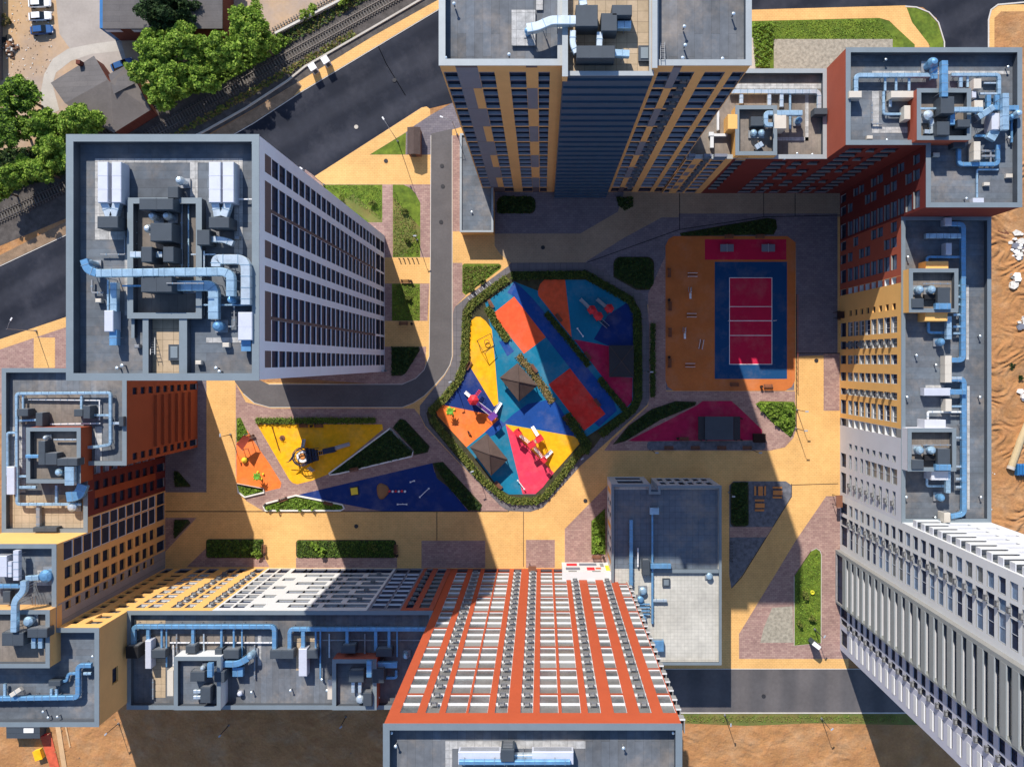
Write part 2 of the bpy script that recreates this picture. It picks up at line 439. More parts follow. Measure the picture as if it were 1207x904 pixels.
sheet('lawn', [(463, 232), (495, 268), (495, 275), (475, 303), (463, 300)], 'dry_grass')
sheet('pavement', rect(452, 303.6, 508, 334.3), 'yellow_pavers')
sheet('lawn', rect(462, 334.5, 495, 378), 'grass')
sheet('pavement', rect(452, 378.3, 508, 408.7), 'yellow_pavers')
sheet('planting_bed', [(462, 409), (494, 409), (495, 413), (478, 440), (474, 443), (462, 443)], 'soil')
# driveway
DRV = [(508, 158), (533, 152), (533, 420), (530.5, 430), (524, 441), (512, 454.5), (500, 466.5), (487, 475), (474, 480), (318, 480), (300, 475), (287, 464), (277, 450), (277, 440), (300, 445), (317, 453), (474, 453), (490, 446), (500, 436), (506, 420), (507.5, 300)]
# courtyard base
sheet('courtyard', [(190, 440), (278, 440), (300, 450), (500, 455), (508, 300), (508, 160), (545, 150), (575, 226), (1000, 226), (1000, 790), (740, 790), (740, 675), (190, 675)], 'yellow_pavers')
sheet('driveway', DRV, 'drive')
kerb([(508, 160), (507.5, 300), (506, 420), (500, 436), (490, 446), (474, 453), (317, 453)], .7, .12)
kerb([(533, 160), (533, 420), (530.5, 430), (524, 441), (512, 454.5), (500, 466.5), (487, 475), (474, 480), (318, 480), (300, 475), (287, 464)], .7, .12)
sheet('pavement', rect(533.6, 160, 545, 273), 'pink_pavers')
sheet('pavement', [(533.6, 310), (545, 310), (545, 345), (549, 349), (537, 361), (534.5, 368), (533.6, 400)], 'pink_pavers')
sheet('lawn', [(545, 313), (547, 311), (588, 311), (591, 313), (590, 317), (549, 348), (545, 344.5)], 'grass')
sheet('lawn', [(547, 330), (556, 318), (575, 312), (560, 332), (549, 345)], 'dry_grass')
# shaded north plaza
sheet('plaza', [(583, 262), (583, 226), (1000, 226), (1000, 256), (780, 257), (692, 309.8), (602, 310), (590, 300), (583, 290)], 'dull_pavers')
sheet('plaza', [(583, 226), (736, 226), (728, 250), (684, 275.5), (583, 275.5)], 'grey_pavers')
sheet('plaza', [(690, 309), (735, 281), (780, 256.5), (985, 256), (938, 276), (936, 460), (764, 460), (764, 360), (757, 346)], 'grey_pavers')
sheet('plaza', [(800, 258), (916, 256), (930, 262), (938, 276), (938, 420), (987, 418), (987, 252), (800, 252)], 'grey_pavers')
sheet('planting_bed', rect(586, 232, 631, 252, 6), 'soil')
sheet('planting_bed', rect(723, 303, 771, 342, 8), 'soil')
sheet('planting_bed', [(801, 275), (905, 257), (914, 259), (916, 268), (912, 277), (803, 279)], 'soil')
# ring path and playground
RING = [(602, 310), (692, 309.6), (757, 346), (763, 358), (765, 384), (765, 470), (763, 477), (715, 521), (684, 549), (640, 598), (625, 603), (599, 602), (590, 596), (543, 547), (501.5, 502), (495, 489), (495, 478), (512, 457), (524, 443), (531, 431), (534, 420), (534, 370), (536, 362), (550, 350), (599, 314)]
sheet('pavers', [(278, 452), (290, 474), (320, 481.5), (488, 481.5), (495, 490), (501, 503), (543, 548), (599, 603), (312, 603), (290, 590), (278, 560)], 'pink_pavers')
sheet('pavers', [(764, 376), (785, 376), (785, 461), (937, 461), (938.5, 505), (935, 516), (925, 527), (907, 531), (712, 531), (720, 520), (764, 478)], 'pink_pavers')
sheet('pavers', [(764, 346), (785, 300), (785, 470), (764, 470)], 'pink_pavers')
sheet('ring_path', RING, 'ring_path')
PLAY = [(603, 320), (690, 319.5), (744, 349), (755, 366), (757, 384), (757, 470), (752, 482), (708, 516), (700, 527), (681, 542), (645, 588), (632, 594.5), (606, 594.5), (592, 587), (566, 570), (538, 538), (506, 500), (502.5, 487), (506, 480), (521, 468), (536, 448), (543.5, 428), (545, 366), (552, 355), (600, 322)]
sheet('planting_bed', PLAY, 'soil')
sheet('playground_surface', [(572, 357), (606, 332), (634, 343), (642, 330), (690, 330), (744, 357), (746, 372), (746, 474), (738, 482), (706, 505), (683, 520), (631, 582.5), (600, 582.5), (590, 577), (549.8, 527), (571, 509), (585, 495), (575, 440), (580, 395)], 'r_teal')
sheet('playground_surface', [(592, 500), (605, 488), (622, 476), (652, 470), (660, 480), (672, 500), (678, 516), (636, 506), (596, 499)], 'r_blue')
sheet('playground_surface', [(598, 345), (606, 332), (614, 338), (628, 352), (640, 366), (668, 404), (706, 450), (724, 474), (727, 484), (706, 503), (700, 498), (712, 488), (672, 434), (643, 397), (606, 350)], 'r_blue')
sheet('playground_surface', [(700, 400), (716, 372), (746, 352), (746, 410), (718, 408)], 'r_navy')
sheet('playground_surface', [(588, 402), (597, 402), (606, 414), (598, 420)], 'r_blue')
sheet('playground_surface', [(571.7, 509), (588, 494), (596, 500), (584, 512), (576, 515)], 'r_blue')
sheet('playground_surface', [(554.5, 384), (555.8, 377.7), (561, 373.5), (566.4, 373.7), (572.4, 378.4), (579.7, 388.4), (583, 420), (587.6, 475.8), (582.3, 479), (554.5, 433), (553, 423)], 'r_yellow')
sheet('playground_surface', [(548, 433), (554.5, 433), (582.3, 479), (588, 477), (587, 492), (580, 489), (524, 477.5), (535, 460), (543, 446)], 'r_navy')
sheet('playground_surface', [(521, 477), (514, 484), (516, 490), (549.8, 527), (571.7, 509), (588, 494), (580, 489)], 'r_orange')
sheet('playground_surface', [(580.3, 370.4), (606, 349.8), (643.4, 397.6), (617.5, 417)], 'r_coral')
sheet('playground_surface', [(634, 343), (636.6, 335), (642, 329.5), (666, 330), (673.8, 397.6), (634.6, 348.5)], 'r_coral')
sheet('playground_surface', [(676.5, 400), (717.6, 408), (718, 444), (745.5, 445), (745, 473), (738, 481), (697, 427)], 'r_magenta')
sheet('playground_surface', [(646.6, 453), (671.8, 434), (713.6, 487.7), (688.4, 507.6)], 'r_red')
sheet('playground_surface', [(596, 500), (676, 514), (681, 517), (683, 523), (653, 557)], 'r_yellow')
sheet('playground_surface', [(596, 500), (653, 557), (640, 574), (631, 582), (616, 582)], 'r_pink')
# left triangles
sheet('playground_surface', [(278.8, 521.7), (291.6, 507), (296.6, 516), (317.5, 546), (331.8, 569), (330.4, 575), (313, 579), (311, 575), (279, 569)], 'r_orange')
sheet('lawn', [(279, 493), (283.7, 492), (293, 511.6), (279, 521.7)], 'grass')
sheet('lawn', [(280, 571), (311, 577), (311.5, 580), (289, 585), (282, 580)], 'grass')
sheet('playground_surface', [(303, 500), (450.7, 500), (451.5, 506), (388, 558.4), (367.8, 566.3), (350.5, 570.6), (345, 569), (341, 565)], 'r_yellow')
sheet('planting_bed', [(459.7, 505), (487, 532), (485.8, 537.5), (400, 558), (388, 559.5)], 'soil')
sheet('planting_bed', [(471.6, 493.4), (478, 495), (506.7, 526), (504.5, 533), (488, 536.7), (488, 531), (462.7, 504)], 'soil')
sheet('playground_surface', [(352, 583), (509.7, 545.7), (512, 556), (522, 566), (552, 602), (449, 602), (406, 594)], 'r_navy')
sheet('planting_bed', [(509.7, 545.7), (522, 544), (568.6, 595), (565.6, 601.6), (552, 601), (530, 575.5), (515, 563.5)], 'soil')
sheet('lawn', [(312, 596), (349, 585), (404, 595), (405, 600), (313, 601)], 'grass')
for pts in ([(280, 570.5), (311, 576.5), (312, 580), (289, 585.5), (281.5, 580)], [(459.7, 505), (487, 532), (485.8, 537.5), (400, 558), (389, 559.5), (388, 558)], [(311, 596), (314, 593), (349, 583.5), (403.8, 594.3), (406, 599), (402, 601.3), (313, 601.3)]):
    kerb(pts, 1.7, .45, 'white_kerb', 'kerb', closed=True)
# hard lines (slot drains)
for pts, w in (([(190, 602.6), (600, 602.6)], .9), ([(515, 603), (515, 668)], .7), ([(617, 603), (617, 668)], .7), ([(692, 309.6), (800, 271), (900, 256), (990, 254)], .8), ([(801, 228), (801, 271)], .8), ([(938.5, 347), (938.5, 505)], .9), ([(938, 416.5), (990, 416.5)], .9), ([(933, 571.5), (988, 570)], .8), ([(933, 570), (933, 585), (874, 680), (862, 693)], .9), ([(900, 228), (900, 256)], .7), ([(937, 228), (937, 255)], .7), ([(530, 660), (560, 668)], .5), ([(515, 667), (548, 667)], .7)):
    a, b = strip(pts, w); sheet('drain_channel', a + b[::-1], 'drain')
# west and south pavings
sheet('pavers', [(233, 445), (243.5, 445), (243.5, 580), (195, 580), (195, 527), (233, 527)], 'grey_pavers')
sheet('planting_bed', [(206, 555), (210, 555), (225, 572), (224, 574), (206, 574)], 'soil')
sheet('pavers', [(195, 610), (232, 610), (195, 650)], 'pink_pavers')
sheet('planting_bed', [(206, 612), (222, 612), (225, 616), (206, 635)], 'soil')
sheet('pavers', [(220, 668), (244, 645), (312, 645), (312, 657), (318, 668)], 'pink_pavers')
sheet('planting_bed', rect(243, 635, 311, 657.5, 4), 'soil')
sheet('pavers', rect(349, 657, 468, 669), 'pink_pavers')
sheet('planting_bed', rect(349, 636, 467, 657.5, 4), 'soil')
sheet('pavers', rect(497, 637, 572, 669), 'pink_pavers')
sheet('pavers', rect(620, 636, 654, 669), 'pink_pavers')
sheet('pavers', [(665.7, 623), (719.6, 568), (723, 568), (723, 672), (665.7, 672)], 'pink_pavers')
sheet('lawn', [(697, 614), (713, 599), (713.8, 653), (697, 653)], 'grass')
# sports field
sheet('sports_field', [(784.3, 290), (788, 282), (794, 278.6), (928, 278.6), (937.6, 286), (937, 448), (933, 456), (925, 460.5), (794, 460.5), (787, 456), (784.3, 448)], 'r_field')
sheet('sports_court', rect(830.7, 282.4, 926.7, 306.4), 'r_court_red')
sheet('sports_court', rect(842.3, 308.8, 927.5, 446.6), 'r_court_blue')
sheet('sports_court', rect(859.4, 327.3, 910, 429.7), 'r_court_red')
for y in (327.6, 361.6, 378.4, 395.5, 429.4): sheet('court_line', rect(859.4, y - .35, 910, y + .35), 'line_white')
for x in (859.7, 909.7): sheet('court_line', rect(x - .35, 327.3, x + .35, 429.7), 'line_white')

# magenta stage area
sheet('stage_surface', [(740, 519.6), (820.9, 478), (828, 472.6), (862, 472.6), (871.6, 481), (898, 506.4), (898, 518.5), (750, 520)], 'r_magenta')
sheet('planting_bed', [(740, 502), (768, 482), (796, 472.6), (821, 473.5), (819, 478), (778, 495), (737, 520), (722, 524)], 'soil')
sheet('lawn', [(890.4, 476), (896, 472.6), (935.6, 473.5), (938, 480), (937, 503.6), (932, 515.8), (909, 497)], 'grass')
sheet('deck_strip', rect(762.6, 520, 902, 530, 4), 'dark_gravel')
sheet('pavers', rect(970.7, 417, 989.6, 484), 'pink_pavers')
sheet('garden', [(859.5, 572), (864.4, 567), (926, 567), (932.7, 571.6), (933, 584.5), (874.5, 678), (862, 693), (859.5, 678)], 'dark_gravel')
sheet('planting_bed', rect(860.8, 568, 882.4, 620.5, 5), 'soil')
sheet('pavers', [(860, 620.8), (911, 620.8), (903, 633), (860, 633)], 'pink_pavers')
sheet('pavers', [(973.7, 584.5), (995, 584.5), (1000, 776), (871, 776), (871, 746.7), (912, 679.5), (939, 635)], 'pink_pavers')
sheet('gravel_bed', [(910, 716), (934, 714), (935, 757), (896, 757), (900, 740)], 'gravel')
sheet('lawn', [(936, 678.6), (948, 660), (956, 649), (962, 646), (966.5, 649), (968, 653.5), (967.7, 757.5), (936, 760.6)], 'grass')
kerb([(936, 678.6), (956, 649), (962, 646), (966.5, 649), (968, 653.5), (967.7, 757.5), (936, 760.6)], .6, .1, closed=True)
# south road
sheet('road', [(700, 788.5), (1200, 788.5), (1200, 839), (700, 839)], 'southroad')
kerb([(700, 788), (1200, 788)], .8, .12); kerb([(700, 839.8), (1200, 839.8)], 1.4, .12)
sheet('verge', [(700, 841), (1200, 841), (1200, 853), (1060, 854), (960, 852), (880, 855), (800, 852), (700, 854)], 'dry_grass')
# north east
sheet('pavement', [(886, 12), (1067, 7), (1078, 9), (1095, 54), (1098, 160), (1078, 160), (1078, 54), (1048, 25), (1036, 21.7), (700, 30), (700, 22)], 'yellow_pavers')
sheet('lawn', [(886, 25.5), (1036, 22), (1048, 25.5), (1078, 53), (1078, 170), (886, 170)], 'grass')
sheet('gravel_bed', rect(912, 46.6, 1052, 170), 'gravel')
sheet('gravel_bed', rect(880, 45, 896, 170), 'concrete')
sheet('lawn', [(1068.5, 9.5), (1080, 10), (1094, 16), (1105, 28), (1112, 50), (1112, 160), (1098, 160), (1096, 54), (1075, 27)], 'grass')
kerb([(1067, 8), (1080, 9), (1095, 15), (1106, 27), (1113, 50), (1113, 160)], 1.4, .12)
kerb([(1165, 160), (1165, 24), (1168, 12), (1176, 6), (1210, 3)], 1.6, .12)
sheet('forecourt', [(1165, 24), (1168, 12), (1176, 6), (1500, 2), (1500, 160), (1165, 160)], 'yellow_pavers')
sheet('forecourt', [(1172, 22), (1180, 14), (1500, 12), (1500, 160), (1172, 160)], 'dirt')

MAN = [(325, 205, 'on the asphalt road above the white tower'), (420, 150, 'in the middle of the asphalt road'), (465, 95, 'on the asphalt road below the two white cabinets'), (521, 196, 'on the driveway, upper'), (522, 220, 'on the driveway, middle'), (520, 262, 'on the driveway, lower'), (455, 190, 'on the yellow pavement beside the lawn triangle'), (640, 292, 'on the shaded plaza above the playground'), (962, 425, 'on the plaza beside the yellow bay of the east wing'), (690, 590, 'on the plaza between playground and nursery'), (420, 620, 'on the south plaza below the navy triangle'), (900, 820, 'on the south road')]
for x, y, l in MAN:
    pz = G(x, y, .0); mb = MB(); mb.cyl(pz[0], pz[1], .0, LAYER[0] * .005 + .02, .42, .42, 'frame_dark' if y > 210 or x > 450 else 'concrete', 14)
    o = mb.build('manhole_cover'); tag(o, 'round manhole cover ' + l, 'manhole cover', 'manhole covers')

def rough_ground(name, x0, y0, x1, y1, step, amp, m, freq):
    r_ = np.random.default_rng(3); nx, ny = int((x1 - x0) / step), int((y1 - y0) / step)
    X, Y = np.meshgrid(np.linspace(x0, x1, nx), np.linspace(y0, y1, ny)); Z = np.zeros_like(X)
    wx = 2.2 * np.sin(X * .11 + 1.7 * np.sin(Y * .06)) + 1.6 * np.sin(Y * .17 + X * .05)
    for k in range(5):
        a = r_.uniform(-.55, .55) + pi / 2; f = freq * 1.55 ** k
        Z += np.abs(np.sin((X * cos(a) + Y * sin(a)) * f + wx * (1 + .3 * k) + r_.uniform(0, 6))) / 1.6 ** k
    Z = (Z / Z.max()) ** 1.3 * amp * (.55 + .45 * np.sin(X * .07 + 2 * np.sin(Y * .03)))
    e = np.minimum(np.minimum((X - x0), (x1 - X)), np.minimum(Y - y0, y1 - Y)); Z = .03 + np.abs(Z) * np.clip(e / 6, 0, 1)
    mb = MB(); mb.v = [((x - VX) * PXM, -(y - VY) * PXM, z) for x, y, z in zip(X.ravel(), Y.ravel(), Z.ravel())]
    mb.f = [(j * nx + i, j * nx + i + 1, (j + 1) * nx + i + 1, (j + 1) * nx + i) for j in range(ny - 1) for i in range(nx - 1)]
    mb.m = [mb.mi(m)] * len(mb.f); o = mb.build(name, smooth=True); o['kind'] = 'structure'
rough_ground('ground', 1080, 180, 1260, 660, 1.1, .75, 'dirt', .16)
rough_ground('ground', 735, 856, 1260, 990, 1.6, .28, 'dirt', .10)

rough_ground('ground', 95, 764, 735, 990, 1.8, .28, 'dirt', .10)
# ------------------------------------------------------------------ buildings
def hz(f): return f * H
def gx(a): return (a - VX) * PXM
def gy(a): return -(a - VY) * PXM
def inset(poly, w):
    """inset an axis-aligned polygon (px, clockwise on the picture) by w px"""
    n = len(poly); A = sum(poly[i][0] * poly[(i + 1) % n][1] - poly[(i + 1) % n][0] * poly[i][1] for i in range(n))
    s = 1 if A > 0 else -1
    out = []
    for i in range(n):
        p0, p1, p2 = poly[i - 1], poly[i], poly[(i + 1) % n]
        def off(a, b):
            d = math.hypot(b[0] - a[0], b[1] - a[1]); return (-(b[1] - a[1]) / d * w * s, (b[0] - a[0]) / d * w * s)
        o1, o2 = off(p0, p1), off(p1, p2)
        out.append((p1[0] + o1[0] + o2[0], p1[1] + o1[1] + o2[1]))
    return out

class Bld:
    def __init__(B, name, label, cat, poly, ztop, group=None):
        cx = sum(p[0] for p in poly) / len(poly); cy = sum(p[1] for p in poly) / len(poly)
        B.root = thing(name, label, cat, G(cx, cy), group)
        B.wall = MB(); B.parts = {}; B.poly = poly; B.zt = ztop
    def part(B, name, mb, area=1.0): B.parts.setdefault(name, []).append((area, mb))
    def side(B, axis, plane, sgn, a0, a1, z0, z1, base, cols=()):
        def pt(a, z, o=0.0):
            return (gx(a), gy(plane) + sgn * o, z) if axis == 'x' else (gx(plane) + sgn * o, gy(a), z)
        def q(u0, u1, w0, w1, m, o=0.0): B.wall.face([pt(u0, w0, o), pt(u1, w0, o), pt(u1, w1, o), pt(u0, w1, o)], m)
        def bx(mb, u0, u1, w0, w1, o0, o1, m):
            x = [pt(u, w, o) for o in (o0, o1) for w in (w0, w1) for u in (u0, u1)]
            xs = [p[0] for p in x]; ys = [p[1] for p in x]
            mb.box(min(xs), min(ys), w0, max(xs), max(ys), w1, m)
        ap = a0
        for c in sorted(cols, key=lambda c: c[0]):
            u0, u1, cells = c[0], c[1], c[2]; fill = c[3] if len(c) > 3 else base
            if u0 > ap + .01: q(ap, u0, z0, z1, base)
            zp = z0
            for cl in sorted(cells, key=lambda k: k[0]):
                w0, w1, st = cl
                if w0 > zp + .002: q(u0, u1, zp, w0, fill)
                if isinstance(st, str): q(u0, u1, w0, w1, st)
                else:
                    d = st.get('d', .3); rv = st.get('rev', fill); sl = st.get('sill', rv)
                    B.wall.face([pt(u0, w0), pt(u1, w0), pt(u1, w0, -d), pt(u0, w0, -d)], sl)
                    B.wall.face([pt(u0, w1), pt(u1, w1), pt(u1, w1, -d), pt(u0, w1, -d)], rv)
                    for u in (u0, u1): B.wall.face([pt(u, w0), pt(u, w1), pt(u, w1, -d), pt(u, w0, -d)], rv)
                    mb = MB(); pan = st['pane']
                    if isinstance(pan, (list, tuple)): pan = random.choice(pan)
                    mb.face([pt(u0, w0, -d), pt(u1, w0, -d), pt(u1, w1, -d), pt(u0, w1, -d)], pan)
                    fm = st.get('fm', 'frame_dark'); t = .35 * st.get('fw', .6); nm = st.get('mull', 1)
                    for k in range(nm + 2):
                        uc = u0 + (u1 - u0) * k / (nm + 1)
                        ua, ub = (u0, u0 + t) if k == 0 else (u1 - t, u1) if k == nm + 1 else (uc - t / 2, uc + t / 2)
                        bx(mb, ua, ub, w0 + .002, w1 - .002, -d + .004, -d + st.get('fd', .09), fm)
                    bx(mb, u0, u1, w0 + .002, w0 + .08, -d + .004, -d + .11, fm)
                    if st.get('ledge'):
                        bx(mb, u0, u1, w0 - .12, w0 + .03, .004, st['ledge'], st.get('lmat', sl))
                    ar = proj_area([pt(u0, w0), pt(u1, w0), pt(u1, w1), pt(u0, w1)])
                    B.part(st.get('part', 'window'), mb, ar)
                    if st.get('fh'):
                        m2 = MB(); bx(m2, u0, u1, w0 - st.get('fdrop', .1), w0 + st['fh'], -.1, .05, st['fmat'])
                        bx(m2, u0, u1, w0 + st['fh'] + .002, w0 + st['fh'] + .07, -.14, .08, st.get('fcap', 'frame_white'))
                        B.part('balcony_front', m2, ar)
                    if st.get('ac'):
                        m3 = MB(); uc = u0 + (u1 - u0) * st.get('acu', .5); hw = 2.4
                        za = w0 + st.get('acz', .1); o0, o1 = .02, .5
                        bx(m3, uc - hw, uc + hw, za, za + .06, o0, o1, 'steel')
                        for k in range(6): 
                            uu = uc - hw + 2 * hw * k / 5; bx(m3, uu - .12, uu + .12, za + .06, za + .62, o1 - .04, o1, 'steel')
                        for uu in (uc - hw, uc + hw): bx(m3, uu - .12, uu + .12, za + .06, za + .62, o0, o1 - .041, 'steel')
                        bx(m3, uc - hw + .8, uc + hw - .8, za + .08, za + .52, .12, .38, 'w_midgrey')
                        bx(m3, uc - hw + 1.3, uc + hw - 1.3, za + .2, za + .45, .382, .41, 'w_grey')
                        B.part('air_conditioner', m3, ar)
                zp = w1
            if zp < z1 - .002: q(u0, u1, zp, z1, fill)
            ap = u1
        if ap < a1 - .01: q(ap, a1, z0, z1, base)
    def roof(B, poly=None, zt=None, ph=1.2, w=4.0, cap='cap', deck='deck', inner='inner_parapet'):
        poly = poly or B.poly; zt = zt or B.zt
        ins = inset(poly, w); n = len(poly); zd = zt - ph
        r = MB()
        r.face([G(x, y, zd) for x, y in ins], deck); B.part('roof_deck', r)
        for i in range(n):
            j = (i + 1) % n
            B.wall.face([G(*ins[i], zd), G(*ins[j], zd), G(*ins[j], zt), G(*ins[i], zt)], inner)
        c = MB(); a = inset(poly, -.5); b = inset(poly, w + .4)
        for i in range(n):
            j = (i + 1) % n
            for lo, m in ((zt + .02, cap),):
                q = [a[i], a[j], b[j], b[i]]
                c.prism([G(*p)[:2] for p in q], lo, lo + .09, m)
        B.part('parapet_cap', c)
        B.zd = zd
    def plain(B, axis, plane, sgn, a0, a1, z0, z1, base): B.side(axis, plane, sgn, a0, a1, z0, z1, base)
    def penthouse(B, x0, y0, x1, y1, h, wm, wall=.55, capm='cap', deck='deck_warm', name='rooftop_penthouse', tx=None, deep=1.1):
        """box on the roof with parapet; px rectangle of its top as seen at the top height"""
        zt = B.zd + h
        a = R(x0, y0, zt); b = R(x1, y1, zt)
        X0, Y1, X1, Y0 = a[0], a[1], b[0], b[1]
        mb = MB(); 
        for (p, q_) in (((X0, Y0), (X1, Y0)), ((X1, Y0), (X1, Y1)), ((X1, Y1), (X0, Y1)), ((X0, Y1), (X0, Y0))):
            mb.face([(p[0], p[1], B.zd - .3), (q_[0], q_[1], B.zd - .3), (q_[0], q_[1], zt), (p[0], p[1], zt)], wm)
        i0, j0, i1, j1 = X0 + wall, Y0 + wall, X1 - wall, Y1 - wall
        zi = zt - deep
        for (p, q_) in (((i0, j0), (i1, j0)), ((i1, j0), (i1, j1)), ((i1, j1), (i0, j1)), ((i0, j1), (i0, j0))):
            mb.face([(p[0], p[1], zi), (q_[0], q_[1], zi), (q_[0], q_[1], zt), (p[0], p[1], zt)], 'inner_parapet')
        mb.face([(i0, j0, zi), (i1, j0, zi), (i1, j1, zi), (i0, j1, zi)], deck)
        o = .06
        for (u0, v0, u1, v1) in ((X0 - o, Y0 - o, X1 + o, j0 + o), (X0 - o, j1 - o, X1 + o, Y1 + o), (X0 - o, j0 + o, i0 + o, j1 - o), (i1 - o, j0 + o, X1 + o, j1 - o)):
            mb.box(u0, v0, zt + .01, u1, v1, zt + .09, capm)
        B.part(name, mb)
        return zi
    def finish(B):
        B.wall.build('wall', B.root)
        for name, lst in B.parts.items():
            lst.sort(key=lambda t: -t[0])
            for ar, mb in lst[:100]: mb.build(name, B.root)
            if len(lst) > 100:
                big = MB()
                for ar, mb in lst[100:]:
                    o = len(big.v); big.v.extend(mb.v)
                    big.f.extend(tuple(i + o for i in f) for f in mb.f)
                    big.m.extend(big.mi(mb.names[k]) for k in mb.m)
                big.build(name + ('es' if name.endswith('x') else 's'), B.root, kind='stuff')

# window styles
def S(**k): return k
def grid(z0, h, n, lo, hi, st, skip=()): return [(z0 + i * h + lo, z0 + i * h + hi, st) for i in range(n) if i not in skip]

# ---- west tower (white, 27 storeys)
ZW = hz(.4444)
WT = Bld('apartment_tower', 'tall white apartment tower with dark window columns, its whole roof in view', 'apartment tower', [(328, 278), (453.4, 278), (453.4, 438), (328, 438)], ZW)
h = .0165 * H; zb = .0549 * H
sw = S(d=.22, pane='glass', rev='w_tower', mull=1, fm='frame_dark', fd=.1)
sl = S(d=.45, pane='glass', rev='w_brown', mull=1, fm='frame_dark')
def wcol(a, b): return (a, b, [(.6, 4.5, sl), (5.1, 9.3, sl)] + grid(zb, h, 22, .16, h - .12, sw) + [(zb + 22 * h + .16, ZW - 2.2, 'w_brown')], 'w_tower')
WT.side('y', 453.4, 1, 278, 438, 0, ZW, 'w_tower', [wcol(286.8, 299.2), wcol(304.8, 322), (322, 324.4, [(10, ZW - 2.2, 'w_brown')]), wcol(324.4, 339), wcol(344.6, 356.3), wcol(361.8, 373.1), wcol(378.7, 395.2), (395.2, 397.6, [(10, ZW - 2.2, 'w_brown')]), wcol(397.6, 412.4), wcol(418.8, 430.2)])
sp = S(d=.22, pane='glass', rev='w_tower', mull=2, fm='frame_dark')
for axis, pl, sg, a, b in (('x', 278, 1, 328, 453.4), ('x', 438, -1, 328, 453.4), ('y', 328, -1, 278, 438)):
    cols = [(a + 8 + i * 17, a + 19 + i * 17, grid(zb, h, 22, .3, h - .2, sp)) for i in range(int((b - a - 10) / 17))]
    WT.side(axis, pl, sg, a, b, 0, ZW, 'w_tower', cols)
WT.roof(ph=1.56, w=3.9, deck='deck')

# ---- north tower (ochre)
ZN = hz(.4286)
NT = Bld('apartment_tower', 'tall ochre tower with grey panels and a dark central stair front', 'apartment tower', [(569.9, 160), (779.6, 160), (779.6, 226.6), (569.9, 226.6)], ZN)
h3 = .0503 * H; hs = h3 / 3; zg = .0279 * H
sg_ = S(d=.55, pane='glass', rev='w_grey', sill='frame_grey', mull=1, fm='frame_dark')
def ncells(ac=False, st=None):
    out = [(.5, zg - .6, S(d=.5, pane='glass', rev='w_brown', mull=1))]
    for k in range(8):
        for j in range(3):
            z0 = zg + k * h3 + j * hs
            if z0 + hs > ZN - 1.0: continue
            s_ = dict(st or sg_)
            if ac: s_.update(ac=True, acz=.2)
            out.append((z0 + .28, z0 + hs - (.0 if j < 2 else .28), s_))
            if j < 2: out.append((z0 + hs, z0 + hs + .28, 'w_grey'))
    return [c for c in out]
def ncol(a, b, ac=False): return (a, b, ncells(ac), 'w_yellow2')
def pcol(a, b, m0, m1, z0=zg, n=8):
    return (a, b, [(z0 + k * h3 + .05, min(z0 + (k + 1) * h3 - .05, ZN - .9), m0 if k % 2 else m1) for k in range(n)], 'w_brown')
NT.side('x', 226.6, -1, 569.9, 653.3, 0, ZN, 'w_yellow2', [ncol(571, 580.2), pcol(580.2, 588.8, 'w_grey', 'w_grey'), pcol(588.8, 595.2, 'w_grey', 'w_yellow2'), ncol(595.4, 606.1), ncol(616.3, 627.8), pcol(628, 635.8, 'w_yellow2', 'w_grey'), ncol(636.4, 644.4)])
NT.side('x', 226.6, -1, 713.9, 779.6, 0, ZN, 'w_yellow2', [ncol(719.3, 728), pcol(728, 733.7, 'w_grey', 'w_yellow2'), ncol(733.7, 744.1, True), ncol(751.3, 765.4), ncol(770.5, 779.0)])
NT.side('x', 233.5, -1, 653.3, 713.9, 0, ZN, 'w_navy')
for k in range(27):
    z = 1.5 + k * hs * .98 
    if z > ZN - 1: break
    mb = MB(); mb.box(gx(653.8), gy(233.5) - .28, z, gx(713.4), gy(233.5) - .004, z + .5, 'w_navy'); NT.part('louvre_band', mb)
NT.side('y', 653.3, -1, 226.6, 233.5, 0, ZN, 'w_navy'); NT.side('y', 713.9, 1, 226.6, 233.5, 0, ZN, 'w_navy')
for axis, pl, sg2, a, b in (('y', 569.9, -1, 160, 226.6), ('y', 779.6, 1, 160, 226.6), ('x', 160, 1, 569.9, 779.6)):
    NT.side(axis, pl, sg2, a, b, 0, ZN, 'w_yellow2', [(a + 6 + i * 15, a + 16 + i * 15, grid(zg, hs, 23, .3, hs - .2, sg_)) for i in range(int((b - a - 6) / 15))])
NT.roof(poly=[(569.9, 160), (653.3, 160), (653.3, 226.6), (569.9, 226.6)], ph=1.2, w=3.6, cap='cap_pale', deck='deck_v')
NT.roof(poly=[(713.9, 160), (779.6, 160), (779.6, 226.6), (713.9, 226.6)], ph=1.2, w=3.2, cap='cap_pale', deck='deck_v')
NT.roof(zt=ZN + .06, poly=[(653.6, 160), (713.6, 160), (713.6, 233.5), (653.6, 233.5)], ph=1.0, w=2.2, cap='cap_pale', deck='deck_tan')

# ---- lower wings, common storeys
ZL = hz(.1715); ZHI = hz(.2248)
hl = .0171 * H; zl = .0255 * H
big = S(d=.42, pane=['glass_grey', 'glass_grey', 'glass'], rev='w_midgrey', mull=1, fm='frame_white', fw=.9)
gfl = S(d=.4, pane='glass', rev='w_stone', mull=2, fm='frame_dark')
